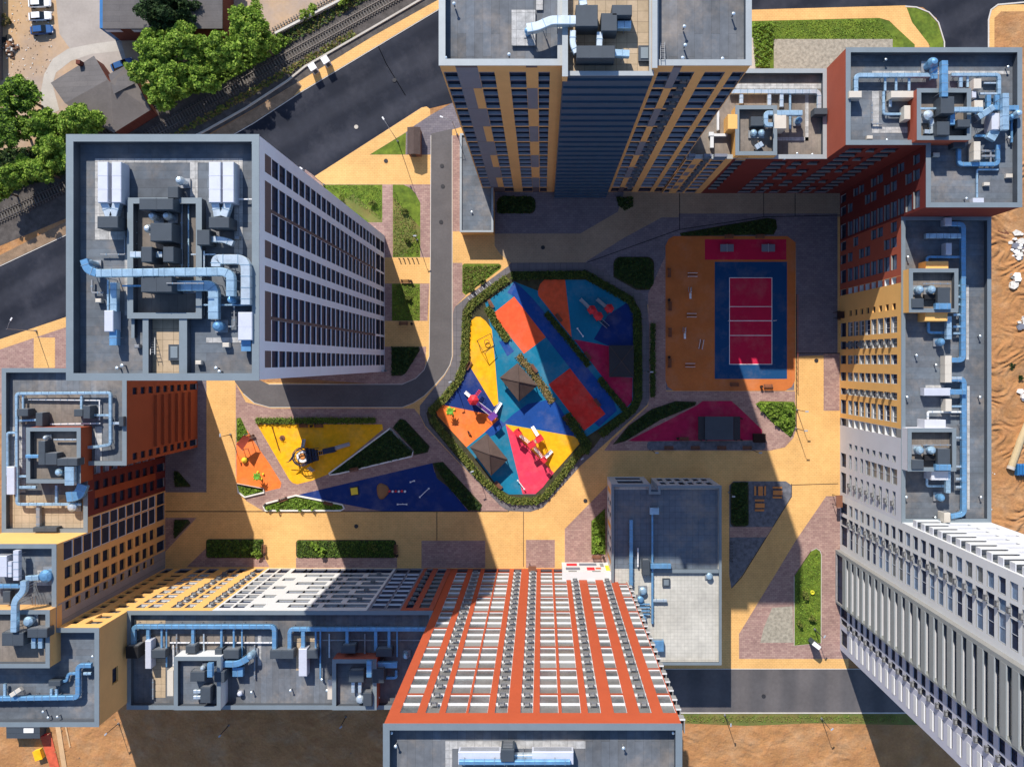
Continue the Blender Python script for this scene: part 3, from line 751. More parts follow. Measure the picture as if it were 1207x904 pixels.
# north wing
NW = Bld('apartment_block', 'low wing with ochre and dark red front right of the ochre tower', 'apartment block', [(779.8, 141), (916.8, 141), (916.8, 228), (779.8, 228)], ZL)
syel = S(d=.5, pane='glass', rev='w_grey', sill='frame_grey', mull=1)
def ycol(a, b, ac=False):
    s_ = dict(syel)
    if ac: s_.update(ac=True, acz=.2)
    return (a, b, [(.5, 3.8, gfl)] + grid(zl, hl, 9, .3, hl - .15, s_))
NW.side('x', 228, -1, 779.8, 826, 0, ZL, 'w_yellow2', [ycol(781, 787.5), ycol(796, 803.5, True), (788.5, 794, grid(zl, hl * 2, 4, .1, hl, 'w_grey')), ycol(806, 818.5)])
sred = S(d=.3, pane='glass', rev='w_red', sill='w_midgrey', mull=1, ledge=.14, lmat='w_midgrey')
def rcol(a, b, skip=(), n=8, st=sred): return (a, b, [(.6, 3.6, gfl)] + grid(zl, hl, n, .6, hl - .5, st, skip))
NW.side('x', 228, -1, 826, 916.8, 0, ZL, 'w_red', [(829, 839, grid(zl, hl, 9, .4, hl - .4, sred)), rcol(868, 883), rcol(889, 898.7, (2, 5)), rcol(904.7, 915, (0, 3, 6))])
NW.side('x', 141, 1, 779.8, 916.8, 0, ZL, 'w_yellow2')
NW.roof(ph=1.1, w=3.4, cap='cap_pale', deck='deck_warm')
# red corner block
NE = Bld('apartment_block', 'red brick corner block with a sunken L-shaped roof at the top right', 'apartment block', [(916.8, 140), (1077, 140), (1077, 285), (990, 285), (990, 228), (916.8, 228)], ZHI)
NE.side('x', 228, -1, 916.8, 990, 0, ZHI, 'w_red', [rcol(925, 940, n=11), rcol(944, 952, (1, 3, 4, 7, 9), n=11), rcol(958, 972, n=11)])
sredw = S(d=.3, pane='glass_bright', rev='w_red', sill='w_midgrey', mull=0, ledge=.08, lmat='w_midgrey')
def rw(a, b, skip=(), n=11): return (a, b, [(.6, 3.6, gfl)] + grid(zl, hl, n, .5, hl - .35, sredw, skip))
NE.side('y', 990, -1, 228, 285, 0, ZHI, 'w_red', [rw(232, 241, (0, 3, 6, 9)), rw(246, 256.2, (1, 2, 5, 8)), rw(266.4, 282.5)])
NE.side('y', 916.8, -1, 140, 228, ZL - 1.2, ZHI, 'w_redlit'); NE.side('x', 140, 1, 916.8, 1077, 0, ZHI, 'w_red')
NE.side('y', 1077, 1, 140, 285, 0, ZHI, 'w_red'); NE.side('x', 285, -1, 990, 1077, 0, ZHI, 'w_red')
NE.roof(ph=1.5, w=3.6, deck='deck')
# east wing: red, yellow and white bays
EW = Bld('apartment_block', 'long east wing whose courtyard front changes from red through yellow to white', 'apartment block', [(990, 285), (1077, 285), (1077, 583), (990, 583)], ZL)
EW.side('y', 990, -1, 285, 342, 0, ZL, 'w_redlit', [rw(287, 297, (0, 2, 3, 6), 8), rw(302.3, 312.5, (1, 4, 5), 8), rw(320, 334.7, (), 8)])
sflag = S(d=.7, pane='glass_grey', rev='w_bright', sill='w_bright', mull=0, fm='frame_white')
ssm = S(d=.4, pane='glass', rev='w_yellow', mull=0)
EW.side('y', 990, -1, 342, 492, 0, ZL, 'w_yellow', [
    (342.3, 349, [(.6, 3.6, gfl)] + grid(zl, hl, 8, .5, hl - .5, sflag), 'w_redlit'),
    (368.1, 374.4, grid(zl, hl, 8, .8, hl - .8, ssm)),
    (381.4, 397.4, [(.6, 3.6, gfl)] + grid(zl, hl, 8, .25, hl - .2, dict(big, mull=2))),
    (403, 412, [(.6, 3.6, gfl)] + grid(zl, hl, 8, .22, hl - .2, dict(big, ac=True))),
    (419.2, 429, [(.6, 3.6, gfl)] + grid(zl, hl, 8, .22, hl - .2, big)),
    (438.7, 448.5, [(.6, 3.6, gfl)] + grid(zl, hl, 8, .22, hl - .2, big)),
    (457, 464.4, [(.6, 3.6, gfl)] + grid(zl, hl, 8, .22, hl - .2, dict(big, ac=True))),
    (470.7, 486.7, [(.6, 3.6, gfl)] + grid(zl, hl, 8, .3, hl - .3, dict(big, mull=2)))])
bigw = S(d=.35, pane=['glass_grey', 'glass_grey', 'glass'], rev='w_midgrey', mull=0, fm='frame_grey', fw=.9)
sdbl = dict(bigw, ac=True, mull=2)
EW.side('y', 990, -1, 492, 583, 0, ZL, 'w_white', [
    (492.3, 501, [(.6, 3.6, gfl)] + grid(zl, hl, 8, .5, hl - .5, sflag), 'w_midgrey'),
    (520, 526.6, grid(zl, hl, 8, .8, hl - .8, dict(bigw, pane='glass_grey'))),
    (533, 549, [(.6, 3.6, gfl)] + grid(zl, hl, 3, .8, hl - .9, dict(bigw, mull=1)) + [(zl + 3 * hl + k * hl + .2, zl + 4 * hl + k * hl - .2, dict(bigw, pane='glass_sunlit', mull=1)) for k in range(5)]),
    (555.6, 579.5, [(.6, 3.6, gfl)] + grid(zl, hl, 8, .9, hl - .9, sdbl))])
EW.side('y', 1077, 1, 285, 583, 0, ZL, 'w_white')
EW.roof(ph=1.1, w=3.2, deck='deck')
# south-east tower
ZS = hz(.4444)
SE = Bld('apartment_tower', 'very tall white and grey tower rising out of the photo at the lower right', 'apartment tower', [(990, 583), (1077, 583), (1077, 765), (990, 765)], ZS)
hse = .0167 * H; zse = .0265 * H
swin = S(d=.28, pane=['glass_grey', 'glass', 'glass_bright'], rev='w_midgrey', mull=0, fm='frame_grey', fw=.9)
swac = dict(swin, ac=True, acz=.0)
slog = S(d=1.1, pane='glass_grey', rev='w_loggia', sill='w_white', mull=2, fm='frame_grey', fh=1.25, fmat='w_loggia', fcap='cap_pale', part='loggia_window')
sblue = S(d=.25, pane='glass', rev='w_lilac', mull=1, fm='frame_dark')
gse = [(.5, 4.2, gfl)]
SE.side('y', 990, -1, 583, 647.6, 0, ZS, 'w_bright', [(590.5, 603.5, gse + grid(zse, hse, 24, .55, hse - .5, swin)), (607, 617, gse + grid(zse, hse, 24, .45, hse - .4, swac)), (618, 641, gse + grid(zse, hse, 24, .5, hse - .45, dict(swin, mull=1)))])
SE.side('y', 990, -1, 709.5, 765, 0, ZS, 'w_lilac', [(712, 725, gse + grid(zse, hse, 24, .7, hse - .7, sblue)), (727, 734, gse + grid(zse, hse, 24, .6, hse - .6, dict(sblue, ac=True))), (740, 758, gse + grid(zse, hse, 24, 1.0, hse - .5, dict(swin, fh=.9, fmat='w_bright', d=.9, part='loggia_window')))])
# projecting stack of loggias
XL = 984.5
SE.side('y', XL, -1, 647.6, 709.5, 0, ZS, 'w_loggia', [(651.5, 707.5, gse + grid(zse, hse, 24, .15, hse - .25, slog))])
SE.side('x', 647.6, 1, XL, 990, 0, ZS, 'w_midgrey'); SE.side('x', 709.5, -1, XL, 990, 0, ZS, 'w_lilac')
snw = S(d=.6, pane='glass_grey', rev='w_white', mull=2, fm='frame_grey')
SE.side('x', 583, 1, 990, 1077, ZL - 1.3, ZS, 'w_bright', [(1021, 1050, grid(zse + 9 * hse, hse, 16, .7, hse - .8, snw)), (1056, 1068, grid(zse + 9 * hse, hse, 16, .9, hse - .8, snw, skip=range(0, 16, 2)))])
SE.side('x', 765, -1, 990, 1077, 0, ZS, 'w_white', [(998 + i * 16, 1008 + i * 16, grid(zse, hse, 24, .7, hse - .6, swin)) for i in range(5)])
SE.side('y', 1077, 1, 583, 765, 0, ZS, 'w_white')
for k in range(10, 25):     # corner balconies
    z = zse + k * hse; mb = MB()
    x0, x1 = gx(992), gx(1015); y0, y1 = gy(583) + .01, gy(576.5)
    mb.box(x0, y0, z - .2, x1, y1, z, 'w_bright'); mb.box(x0, y1 - .14, z, x1, y1, z + 1.2, 'w_bright')
    mb.box(x0, y0, z, x0 + .14, y1 - .141, z + 1.2, 'w_white'); mb.box(x1 - .14, y0, z, x1, y1 - .141, z + 1.2, 'w_white')
    mb.box(x0 + .15, y0 + .02, z + .01, x1 - .15, y0 + .06, z + 2.2, 'glass_grey')
    SE.part('corner_balcony', mb)
SE.roof(ph=1.5, w=3.6, deck='deck')
# south tower (orange frame)
ZO = hz(.4286)
ST = Bld('apartment_tower', 'tall orange-framed tower with rows of pale window bands at the bottom centre', 'apartment tower', [(532.4, 670), (732.8, 670), (732.8, 752), (532.4, 752)], ZO)
ho = .0171 * H; zo = .0007 * H
sor = S(d=.2, pane=['glass_sunlit', 'glass_sunlit', 'glass_grey', 'w_midgrey'], rev='w_orange', sill='w_bright', mull=0, fm='frame_white', ledge=.06, lmat='w_bright')
sorac = S(d=.25, pane='glass_sunlit', rev='w_midgrey', sill='w_bright', mull=0, fm='frame_white', ac=True, acz=.5, ledge=.06, lmat='w_bright')
sorp = dict(sor, pane='glass_grey', sill='w_orange', lmat='w_rust', ledge=.10)
def ocol(a, b, ac=False):
    cells = [(.4, ho, S(d=.5, pane='glass', rev='w_brown', mull=1))]
    for k in range(1, 25):
        z = zo + k * ho
        st = sorac if ac else (sorp if k % 3 == 1 else sor)
        if z + ho < ZO - .6: cells.append((z + .14, z + ho - .12, st))
    return (a, b, cells)
ST.side('x', 670, 1, 532.4, 732.8, 0, ZO, 'w_orange', [ocol(540, 552), ocol(557.9, 567.3, True), ocol(571.8, 586), ocol(587.7, 601), ocol(606, 614.9, True), ocol(623.9, 632.6, True), ocol(637.3, 650.4), ocol(652.7, 666.1), ocol(671, 680, True), ocol(689, 698.3), ocol(706.8, 715.2, True), ocol(723.1, 732.2)])
ST.side('y', 532.4, -1, 670, 752, ZL - 1.3, ZO, 'w_orange'); ST.side('x', 752, -1, 532.4, 732.8, 0, ZO, 'w_orange')
ST.side('y', 732.8, 1, 670, 752, 0, ZO, 'w_orange', [(675, 686, grid(zo + ho, ho, 23, .2, ho - .2, sor)), (700, 712, grid(zo + ho, ho, 23, .2, ho - .2, sor))])
for k in range(1, 25):   # balconies past the east corner
    z = zo + k * ho
    if z + 2 > ZO: break
    mb = MB(); x0, x1 = gx(732.8) + .01, gx(737); y0, y1 = gy(681), gy(671.2)
    mb.box(x0, y0, z - .1, x1, y1, z + .05, 'w_midgrey'); mb.box(x0, y1 - .12, z + .05, x1, y1, z + 1.2, 'w_midgrey'); mb.box(x0, y1 - .16, z + 1.2, x1 + .03, y1 + .03, z + 1.27, 'w_bright')
    mb.box(x1 - .12, y0, z + .05, x1, y1 - .121, z + 1.2, 'w_midgrey')
    ST.part('corner_balcony', mb)
ST.roof(ph=1.5, w=3.6, deck='deck_v')
# south wing
SW = Bld('apartment_block', 'long south wing with a yellow, white and dark red front meeting the orange tower', 'apartment block', [(234, 669.6), (532.2, 669.6), (532.2, 765), (234, 765)], ZL)
sy = dict(big, d=.35, pane=['glass_sunlit', 'glass_grey'], rev='w_midgrey', sill='w_midgrey', mull=1)
def scol(a, b, ac=False, st=None, n=9):
    s_ = dict(st or sy)
    if ac: s_.update(ac=True, acz=.1)
    return (a, b, [(.4, 4.0, gfl)] + grid(zl, hl, n, .35, hl - .35, s_))
SW.side('x', 669.6, 1, 234, 316, 0, ZL, 'w_yellow', [scol(236, 245, n=8), scol(248.3, 259.5, n=8), scol(271, 281.2, True, n=8), scol(284.5, 292.7, n=8), scol(302.8, 313.5, True, n=8)])
swt = S(d=.4, pane=['glass_grey', 'glass', 'glass'], rev='w_midgrey', sill='w_midgrey', mull=2, fm='frame_grey')
def slots(lst, par, rng=8): return [(zl + k * hl + .75, zl + k * hl + hl - .75) for k in range(rng) if k % 2 == par]
A_ = [(349, 362), (386, 415.4), (420.7, 464.4)]; B_ = [(369, 402), (409, 435), (441, 464.4)]
def slot_cols():
    xs = sorted({x for r in A_ + B_ for x in r}); out = []
    for u0, u1 in zip(xs[:-1], xs[1:]):
        c = []
        for k in range(8):
            for a, b in (A_ if k % 2 else B_):
                if a <= u0 and u1 <= b: c.append((zl + k * hl + .45, zl + k * hl + hl - .65, dict(swt, mull=1, ac=(k % 2 == 0 and (441 <= u0 <= 450)), acz=.2)))
        out.append((u0, u1, [(.4, 4.0, gfl)] + c))
    return out
SW.side('x', 669.6, 1, 316, 467, 0, ZL, 'w_bright', [scol(318.6, 330, st=dict(swt, mull=0), n=8), scol(332.5, 344, st=dict(swt, mull=0), n=8)] + slot_cols())
sgr = S(d=.3, pane='glass', rev='w_grey', sill='w_white', mull=0, fm='frame_white')
SW.side('x', 669.6, 1, 467, 500, 0, ZL, 'w_grey', [(468.6, 482.7, [(.4, 4.0, gfl)] + grid(zl, hl, 8, .2, hl - .1, sgr)), (484.3, 498, [(.4, 4.0, gfl)] + grid(zl, hl, 8, .2, hl - .1, sgr))])
SW.side('x', 669.6, 1, 500, 532.2, 0, ZL, 'w_redlit', [scol(504, 511, True, st=sred, n=8), scol(517, 527, st=dict(sred, pane='glass_grey'), n=8)])
SW.side('x', 765, -1, 234, 532.2, 0, ZL, 'w_stone', [(240 + i * 18, 250 + i * 18, grid(zl, hl, 8, .7, hl - .6, swt)) for i in range(16)])
SW.roof(ph=1.1, w=3.2, deck='deck_v')
# south-west corner block
CB = Bld('apartment_block', 'yellow corner block stepping down to the south wing at the lower left', 'apartment block', [(112, 593), (195, 593), (195, 669.6), (234, 669.6), (234, 759), (112, 759)], ZHI)
sdk = S(d=.45, pane='glass', rev='w_yellow', mull=1, fm='frame_dark')
sdkw = S(d=.15, pane='glass', rev='frame_grey', mull=0, fm='frame_white', fw=1.4)
CB.side('y', 195, 1, 593, 669.6, 0, ZHI, 'w_yellow2', [
    (594, 611, [(.5, 4.0, gfl)] + grid(zl, hl, 11, .15, hl - .15, sdkw)),
    (617.5, 629, [(.5, 4.0, gfl)] + grid(zl, hl, 11, .4, hl - .45, sdk)),
    (635, 646.6, [(.5, 4.0, gfl)] + grid(zl, hl, 11, .4, hl - .45, sdk)),
    (648.5, 650, [(0, ZHI - .5, 'w_stone')]), (650, 657.5, [(0, zl, 'w_stone')] + grid(zl, hl, 11, .8, hl - .7, sdk), 'w_stone'), (657.5, 669.4, [(0, ZHI - .5, 'w_stone')])])
CB.side('x', 669.6, 1, 195, 234, 0, ZHI, 'w_yellow', [scol(197, 206, st=sdk, n=11), scol(214, 228, st=dict(sdk, pane='glass_grey'), n=11)])
CB.side('y', 234, 1, 669.6, 759, ZL - 1.3, ZHI, 'w_yellow2', [(716, 731, [(ZL + 3.2, ZL + 5.2, dict(sdk, mull=1))])])
CB.side('x', 593, 1, 112, 195, ZL - 1.3, ZHI, 'w_yellow'); CB.side('x', 759, -1, 112, 234, 0, ZHI, 'w_yellow2'); CB.side('y', 112, -1, 593, 759, 0, ZHI, 'w_yellow2')
CB.roof(ph=1.3, w=3.4, deck='deck')
# west wing
WW = Bld('apartment_block', 'west wing with a rust orange and dark red front below the white tower', 'apartment block', [(112, 433), (233, 433), (233, 527), (195, 527), (195, 593), (112, 593)], ZL)
srs = S(d=.35, pane='glass', rev='w_rust', mull=0)
WW.side('y', 233, 1, 433, 527, 0, ZL, 'w_rust', [(452, 459, [(.5, 4, gfl)] + grid(zl, hl, 8, .7, hl - .6, srs)), (517, 524, [(.5, 4, gfl)] + grid(zl, hl, 8, .7, hl - .6, srs))])
for k in range(6):   # projecting floor fins on the lower storeys
    mb = MB(); z = zl + k * hl
    mb.box(gx(233) + .02, gy(515), z - .12, gx(233) + .5, gy(461), z + .12, 'w_rust'); WW.part('facade_fin', mb)
WW.side('x', 527, -1, 195, 233, 0, ZL, 'w_red')
WW.side('y', 195, 1, 527, 578, 0, ZL, 'w_red', [(530, 538, [(.5, 4, gfl)] + grid(zl, hl, 8, .4, hl - .5, dict(sflag, rev='w_white', sill='w_white'))), (545, 554, [(.5, 4, gfl)] + grid(zl, hl, 8, .7, hl - .6, dict(srs, rev='w_red'))), (554, 562, [(zl, ZL - 2.5, 'w_rust')]), (562, 573, [(.5, 4, gfl)] + grid(zl, hl, 8, .7, hl - .6, dict(srs, rev='w_red')))])
WW.side('y', 195, 1, 578, 593, 0, ZL, 'w_yellow2', [(579.5, 592.6, [(.5, 4, gfl)] + grid(zl, hl, 8, .15, hl - .15, sdkw))])
WW.side('x', 433, 1, 112, 233, 0, ZL, 'w_rust'); WW.side('y', 112, -1, 433, 593, 0, ZL, 'w_red')
WW.roof(ph=1.1, w=3.4, deck='deck_v', cap='cap')
# annex: two-storey pavilion
ZA = .064 * H
an = lambda x, y: ((x - VX) * (1 - .064) + VX, (y - VY) * (1 - .064) + VY)
ax0, ay0 = an(721, 571); ax1, ay1 = an(850, 783)
axm, aym = an(767, 571)[0], an(767, 580)[1]; axr = an(776, 571)[0]
AN = Bld('pavilion', 'low two-storey nursery building with a flat roof half in shade', 'pavilion', [(ax0, ay0), (axm, ay0), (axm, aym), (axr, aym), (axr, ay0 + 1.5), (ax1, ay0 + 1.5), (ax1, ay1), (ax0, ay1)], ZA)
san = S(d=.25, pane='glass', rev='w_bright', mull=1, fm='frame_dark')
AN.side('x', ay0, 1, ax0, axm, 0, ZA, 'w_bright', [(ax0 + 8, axm - 6, [(1, 4.3, san), (5.6, 9.6, dict(san, mull=3))])])
w_ = ax1 - axr
AN.side('x', ay0 + 1.5, 1, axr, ax1, 0, ZA, 'w_bright', [(axr + 5 + i * 10.3, axr + 11.5 + i * 10.3, [(.6, 4.4, san), (5.4 + .4 * (i % 2), 9.8 - .5 * ((i + 1) % 3), dict(san, mull=i % 3))]) for i in range(6)])
AN.side('y', axm, 1, ay0, aym, 0, ZA, 'w_white'); AN.side('y', axr, -1, ay0 + 1.5, aym, 0, ZA, 'w_white'); AN.side('x', aym, 1, axm, axr, 0, ZA, 'w_white')
AN.side('y', ax0, -1, ay0, ay1, 0, ZA, 'w_bright', [(ay0 + 8 + i * 13, ay0 + 14 + i * 13, [(1, 4, san), (5.6, 9.2, san)] if i % 3 else [(1, 9.2, 'w_yellow')]) for i in range(12)])
AN.side('y', ax1, 1, ay0 + 1.5, ay1, 0, ZA, 'w_white'); AN.side('x', ay1, -1, ax0, ax1, 0, ZA, 'w_white')
AN.roof(ph=.6, w=2.0, deck='deck_tile')
# entrance canopy of the orange tower
# low pavilion beside the ochre tower
ZP = 4.5; pp = lambda x, y: ((x - VX) * (1 - ZP / H) + VX, (y - VY) * (1 - ZP / H) + VY)
px0, py0 = pp(542.5, 158); px1, py1 = pp(581, 273.5)
PV = Bld('entrance_pavilion', 'long single-storey entrance pavilion with a grey metal roof left of the ochre tower', 'pavilion', [(px0, py0), (px1, py0), (px1, py1), (px0, py1)], ZP)
sst = S(d=.2, pane='glass', rev='w_yellow2', mull=2)
PV.side('y', px0, -1, py0, py1, 0, ZP, 'w_yellow', [(py0 + 5 + i * 14, py0 + 15 + i * 14, [(.3, 3.4, sst)]) for i in range(7)])
PV.side('x', py1, -1, px0, px1, 0, ZP, 'w_yellow'); PV.side('x', py0, 1, px0, px1, 0, ZP, 'w_yellow'); PV.side('y', px1, 1, py0, py1, 0, ZP, 'w_yellow', [(py1 - 28, py1 - 6, [(.3, 3.2, sst)])])
PV.roof(ph=.25, w=1.4, deck='deck', cap='cap_pale')
# ------------------------------------------------------------------ rooftop plant
def unit(B, x0, y0, x1, y1, h, m, label, base=.3, name='ventilation_unit', zd=None, group=None):
    zd = B.zd if zd is None else zd
    zt = zd + base + h
    a = R(x0, y0, zt); b = R(x1, y1, zt); X0, Y1, X1, Y0 = a[0], a[1], b[0], b[1]
    t = thing(name, label, 'ventilation unit', ((X0 + X1) / 2, (Y0 + Y1) / 2, zd), group)
    mb = MB(); mb.bevbox(X0, Y0, zd + base, X1, Y1, zt, m, .06)
    # panel joints standing proud
    lx, ly = X1 - X0, Y1 - Y0
    n = max(1, int(max(lx, ly) / 1.4))
    for k in range(1, n):
        if lx > ly: mb.box(X0 + lx * k / n - .025, Y0 - .02, zd + base + .05, X0 + lx * k / n + .025, Y1 + .02, zt + .02, m)
        else: mb.box(X0 - .02, Y0 + ly * k / n - .025, zd + base + .05, X1 + .02, Y0 + ly * k / n + .025, zt + .02, m)
    mb.build('casing', t)
    f = MB()
    f.box(X0 + .1, Y0 + .1, zd + .003, X1 - .1, Y1 - .1, zd + base - .002, 'steel')
    f.build('base_frame', t)
    if min(lx, ly) > 1.0 and h > .7:
        g = MB()
        for k in range(5): g.box(X0 + .2, Y1 + .004, zd + base + .2 + k * (h - .4) / 5, X1 - .2, Y1 + .03, zd + base + .2 + (k + .5) * (h - .4) / 5, 'steel')
        g.build('grille', t)
    return t
def fillet(P, r):
    out = [P[0]]
    for i in range(1, len(P) - 1):
        a, b, c = Vector(P[i - 1]), Vector(P[i]), Vector(P[i + 1])
        d1 = (a - b); d2 = (c - b); rr = min(r, d1.length * .45, d2.length * .45)
        p, q = b + d1.normalized() * rr, b + d2.normalized() * rr
        for t in (0, .25, .5, .75, 1): out.append(tuple(p * (1 - t) ** 2 + b * 2 * t * (1 - t) + q * t * t))
    out.append(P[-1]); return out
def duct(B, pts, w, el, m, label, th=None, name='air_duct', zd=None, legs=True, group=None, smooth_r=1.0):
    zd = B.zd if zd is None else zd
    k0 = (H - zd - el) / H * PXM; W = w * k0; th = th or min(W, .9)
    zt = zd + el + th
    P = [Vector(R(x, y, zt)[:2]) for x, y in pts]
    P2 = [Vector(p) for p in fillet([tuple(p) + (0,) for p in P], W * smooth_r)] if len(P) > 2 and smooth_r else [Vector((p.x, p.y, 0)) for p in P]
    P2 = [p.xy if len(p) == 3 else p for p in P2]
    mid = P[len(P) // 2]
    t = thing(name, label, 'air duct', (P[0].x, P[0].y, zd), group)
    mb = MB(); rings = []
    for i, p in enumerate(P2):
        a = P2[max(i - 1, 0)]; b = P2[min(i + 1, len(P2) - 1)]
        d1 = (p - a).normalized() if i else (b - p).normalized(); d2 = (b - p).normalized() if i < len(P2) - 1 else d1
        d = (d1 + d2).normalized(); n = Vector((-d.y, d.x)); c = max(.4, n.dot(Vector((-d1.y, d1.x))))
        n = n * (W / 2 / c); e = min(.06, W * .12)
        ni = n * (1 - 2 * e / W)
        rings.append([(p.x + n.x, p.y + n.y, zd + el), (p.x + n.x, p.y + n.y, zt - e), (p.x + ni.x, p.y + ni.y, zt), (p.x - ni.x, p.y - ni.y, zt), (p.x - n.x, p.y - n.y, zt - e), (p.x - n.x, p.y - n.y, zd + el)])
    mb.rings(rings, m)
    for i in range(len(P) - 1):
        a, b = P[i], P[i + 1]; L_ = (b - a).length; d = (b - a).normalized(); n = max(1, int(L_ / 1.15))
        for k in range(n):
            q = a + d * (L_ * (k + .5) / n)
            mb.bar((q.x - d.x * .035, q.y - d.y * .035, zd + el + th / 2), (q.x + d.x * .035, q.y + d.y * .035, zd + el + th / 2), W + .07, 'flange', th + .07)
            if legs and k % 3 == 0 and el > .15 and w > 2.5:
                nn = Vector((-d.y, d.x)) * (W / 2 + .05); lg = MB(); z2 = zd + el - .003
                for s_ in (-1, 1): lg.box(q.x + nn.x * s_ - .035, q.y + nn.y * s_ - .035, zd, q.x + nn.x * s_ + .035, q.y + nn.y * s_ + .035, z2 - .05, 'steel')
                lg.bar((q.x - nn.x * 1.05, q.y - nn.y * 1.05, z2 - .06), (q.x + nn.x * 1.05, q.y + nn.y * 1.05, z2 - .06), .09, 'steel')
                lg.build('support_frame', t)
    mb.build('duct_body', t)
    return t
def fan(B, x, y, r, h, m, label, zd=None, base=.35, name='roof_fan', group=None):
    zd = B.zd if zd is None else zd
    c = R(x, y, zd + base + h); r = r * (H - zd - h) / H * PXM
    t = thing(name, label, 'roof fan', (c[0], c[1], zd), group)
    mb = MB(); mb.lathe(c[0], c[1], [(r * .8, zd + base), (r * .8, zd + base + h * .55), (r, zd + base + h * .56), (r, zd + base + h * .75), (r * .6, zd + base + h), (r * .1, zd + base + h * 1.04)], m, 14)
    mb.build('hood', t, smooth=False)
    k = MB(); k.box(c[0] - r * 1.15, c[1] - r * 1.15, zd, c[0] + r * 1.15, c[1] + r * 1.15, zd + base - .002, 'steel'); k.build('kerb_base', t)
    return t
def pad(B, x0, y0, x1, y1, m, th=.05, zd=None, name='walkway_slab'):
    zd = B.zd if zd is None else zd
    a = R(x0, y0, zd + th); b = R(x1, y1, zd + th)
    mb = MB(); mb.box(a[0], b[1], zd + .004, b[0], a[1], zd + th, m); B.part(name, mb)
def lowwall(B, x0, y0, x1, y1, h, m='inner_parapet', cap='cap', name='rooftop_wall'):
    zt = B.zd + h; a = R(x0, y0, zt); b = R(x1, y1, zt)
    mb = MB(); mb.box(a[0], b[1], B.zd - .05, b[0], a[1], zt - .06, m); mb.box(a[0] - .04, b[1] - .04, zt - .058, b[0] + .04, a[1] + .04, zt, cap); B.part(name, mb)
def vent(B, x, y, label, r=.16, h=1.1, zd=None, m='duct_silver', group=None):
    zd = B.zd if zd is None else zd
    c = R(x, y, zd + h); t = thing('vent_pipe', label, 'vent pipe', (c[0], c[1], zd), group)
    mb = MB(); mb.cyl(c[0], c[1], zd, zd + h * .85, r * .6, r * .6, 'steel', 8); mb.build('pipe', t)
    k = MB(); k.lathe(c[0], c[1], [(r, zd + h * .87), (r * 1.25, zd + h * .92), (r * .3, zd + h)], m, 10); k.build('cowl', t)
def hatch(B, x0, y0, x1, y1, label, zd=None, h=.6):
    zd = B.zd if zd is None else zd
    zt = zd + h; a = R(x0, y0, zt); b = R(x1, y1, zt)
    t = thing('roof_hatch', label, 'roof hatch', ((a[0] + b[0]) / 2, (a[1] + b[1]) / 2, zd))
    mb = MB(); mb.box(a[0], b[1], zd, b[0], a[1], zt - .1, 'unit_dark'); mb.build('hatch_frame', t)
    k = MB(); k.bevbox(a[0] + .25, b[1] + .25, zt - .098, b[0] - .25, a[1] - .25, zt, 'cap', .05); k.build('hatch_lid', t)
def ladder(B, x, y0, y1, h, label, zd=None):
    zd = B.zd if zd is None else zd
    a = R(x, y0, zd); b = R(x, y1, zd + h); t = thing('roof_ladder', label, 'ladder', (a[0], a[1], zd))
    mb = MB()
    for s_ in (-.25, .25): mb.bar((a[0] + s_, a[1], zd), (b[0] + s_, b[1], zd + h), .06, 'steel')
    n = 9
    for k in range(1, n):
        f = k / n; mb.bar((a[0] - .25 + (b[0] - a[0]) * f, a[1] + (b[1] - a[1]) * f, zd + h * f), (a[0] + .25 + (b[0] - a[0]) * f, a[1] + (b[1] - a[1]) * f, zd + h * f), .04, 'steel')
    mb.build('rails_and_rungs', t)

# ---------------- west tower
B = WT
pad(B, 112, 187, 286, 192, 'pad'); pad(B, 112, 192, 146, 283, 'pad'); pad(B, 224, 192, 233, 240, 'pad'); pad(B, 276, 192, 286, 300, 'pad'); pad(B, 147, 280, 152, 372, 'pad'); pad(B, 243, 398, 285, 404, 'pad')
zi = B.penthouse(151, 234, 237.5, 375, 1.3, 'inner_parapet', deck='deck_warm', deep=1.2, name='rooftop_plant_well')
lowwall(B, 168.5, 372, 174.5, 440, 1.2); lowwall(B, 211.5, 376, 220, 440, 1.2); pad(B, 175, 374, 211, 440, 'deck_tan', .04); lowwall(B, 155, 376, 158, 398, .8)
for i, (x0, x1, s) in enumerate(((115, 127, 'outer left'), (131.5, 142.8, 'inner left'), (246, 260, 'inner right'), (262.3, 275.5, 'outer right'))):
    unit(B, x0, 191, x1, 239, 2.0, 'unit_white', ['long pale air handling unit nearest the left parapet of the white tower roof', 'long pale air handling unit second from the left parapet of the white tower roof', 'long pale air handling unit third from the left on the white tower roof', 'long pale air handling unit nearest the right edge of the white tower roof'][i], name='air_handling_unit')
duct(B, [(122, 238), (128, 255)], 9, .9, 'duct_silver', 'short silver transition duct below the leftmost long unit, white tower roof', legs=False)
duct(B, [(137, 238), (132.5, 255)], 9, .9, 'duct_silver', 'short silver transition duct below the second long unit, white tower roof', legs=False)
duct(B, [(253, 238), (256, 255)], 9, .9, 'duct_silver', 'short silver transition duct below the third long unit, white tower roof', legs=False)
duct(B, [(268.5, 238), (263, 255)], 9, .9, 'duct_silver', 'short silver transition duct below the rightmost long unit, white tower roof', legs=False)
unit(B, 114.5, 255, 139, 269, 2.6, 'unit_dark', 'dark plenum box joined to the left pair of long units, white tower roof')
unit(B, 246, 256, 270, 269, 2.6, 'unit_dark', 'dark plenum box joined to the right pair of long units, white tower roof')
unit(B, 164, 234, 204, 247.5, 2.8, 'unit_dark', 'wide dark box across the top of the sunken well, white tower roof')
unit(B, 177, 263, 202.5, 284.5, 3.0, 'unit_dark', 'square dark box in the middle of the sunken well, white tower roof')
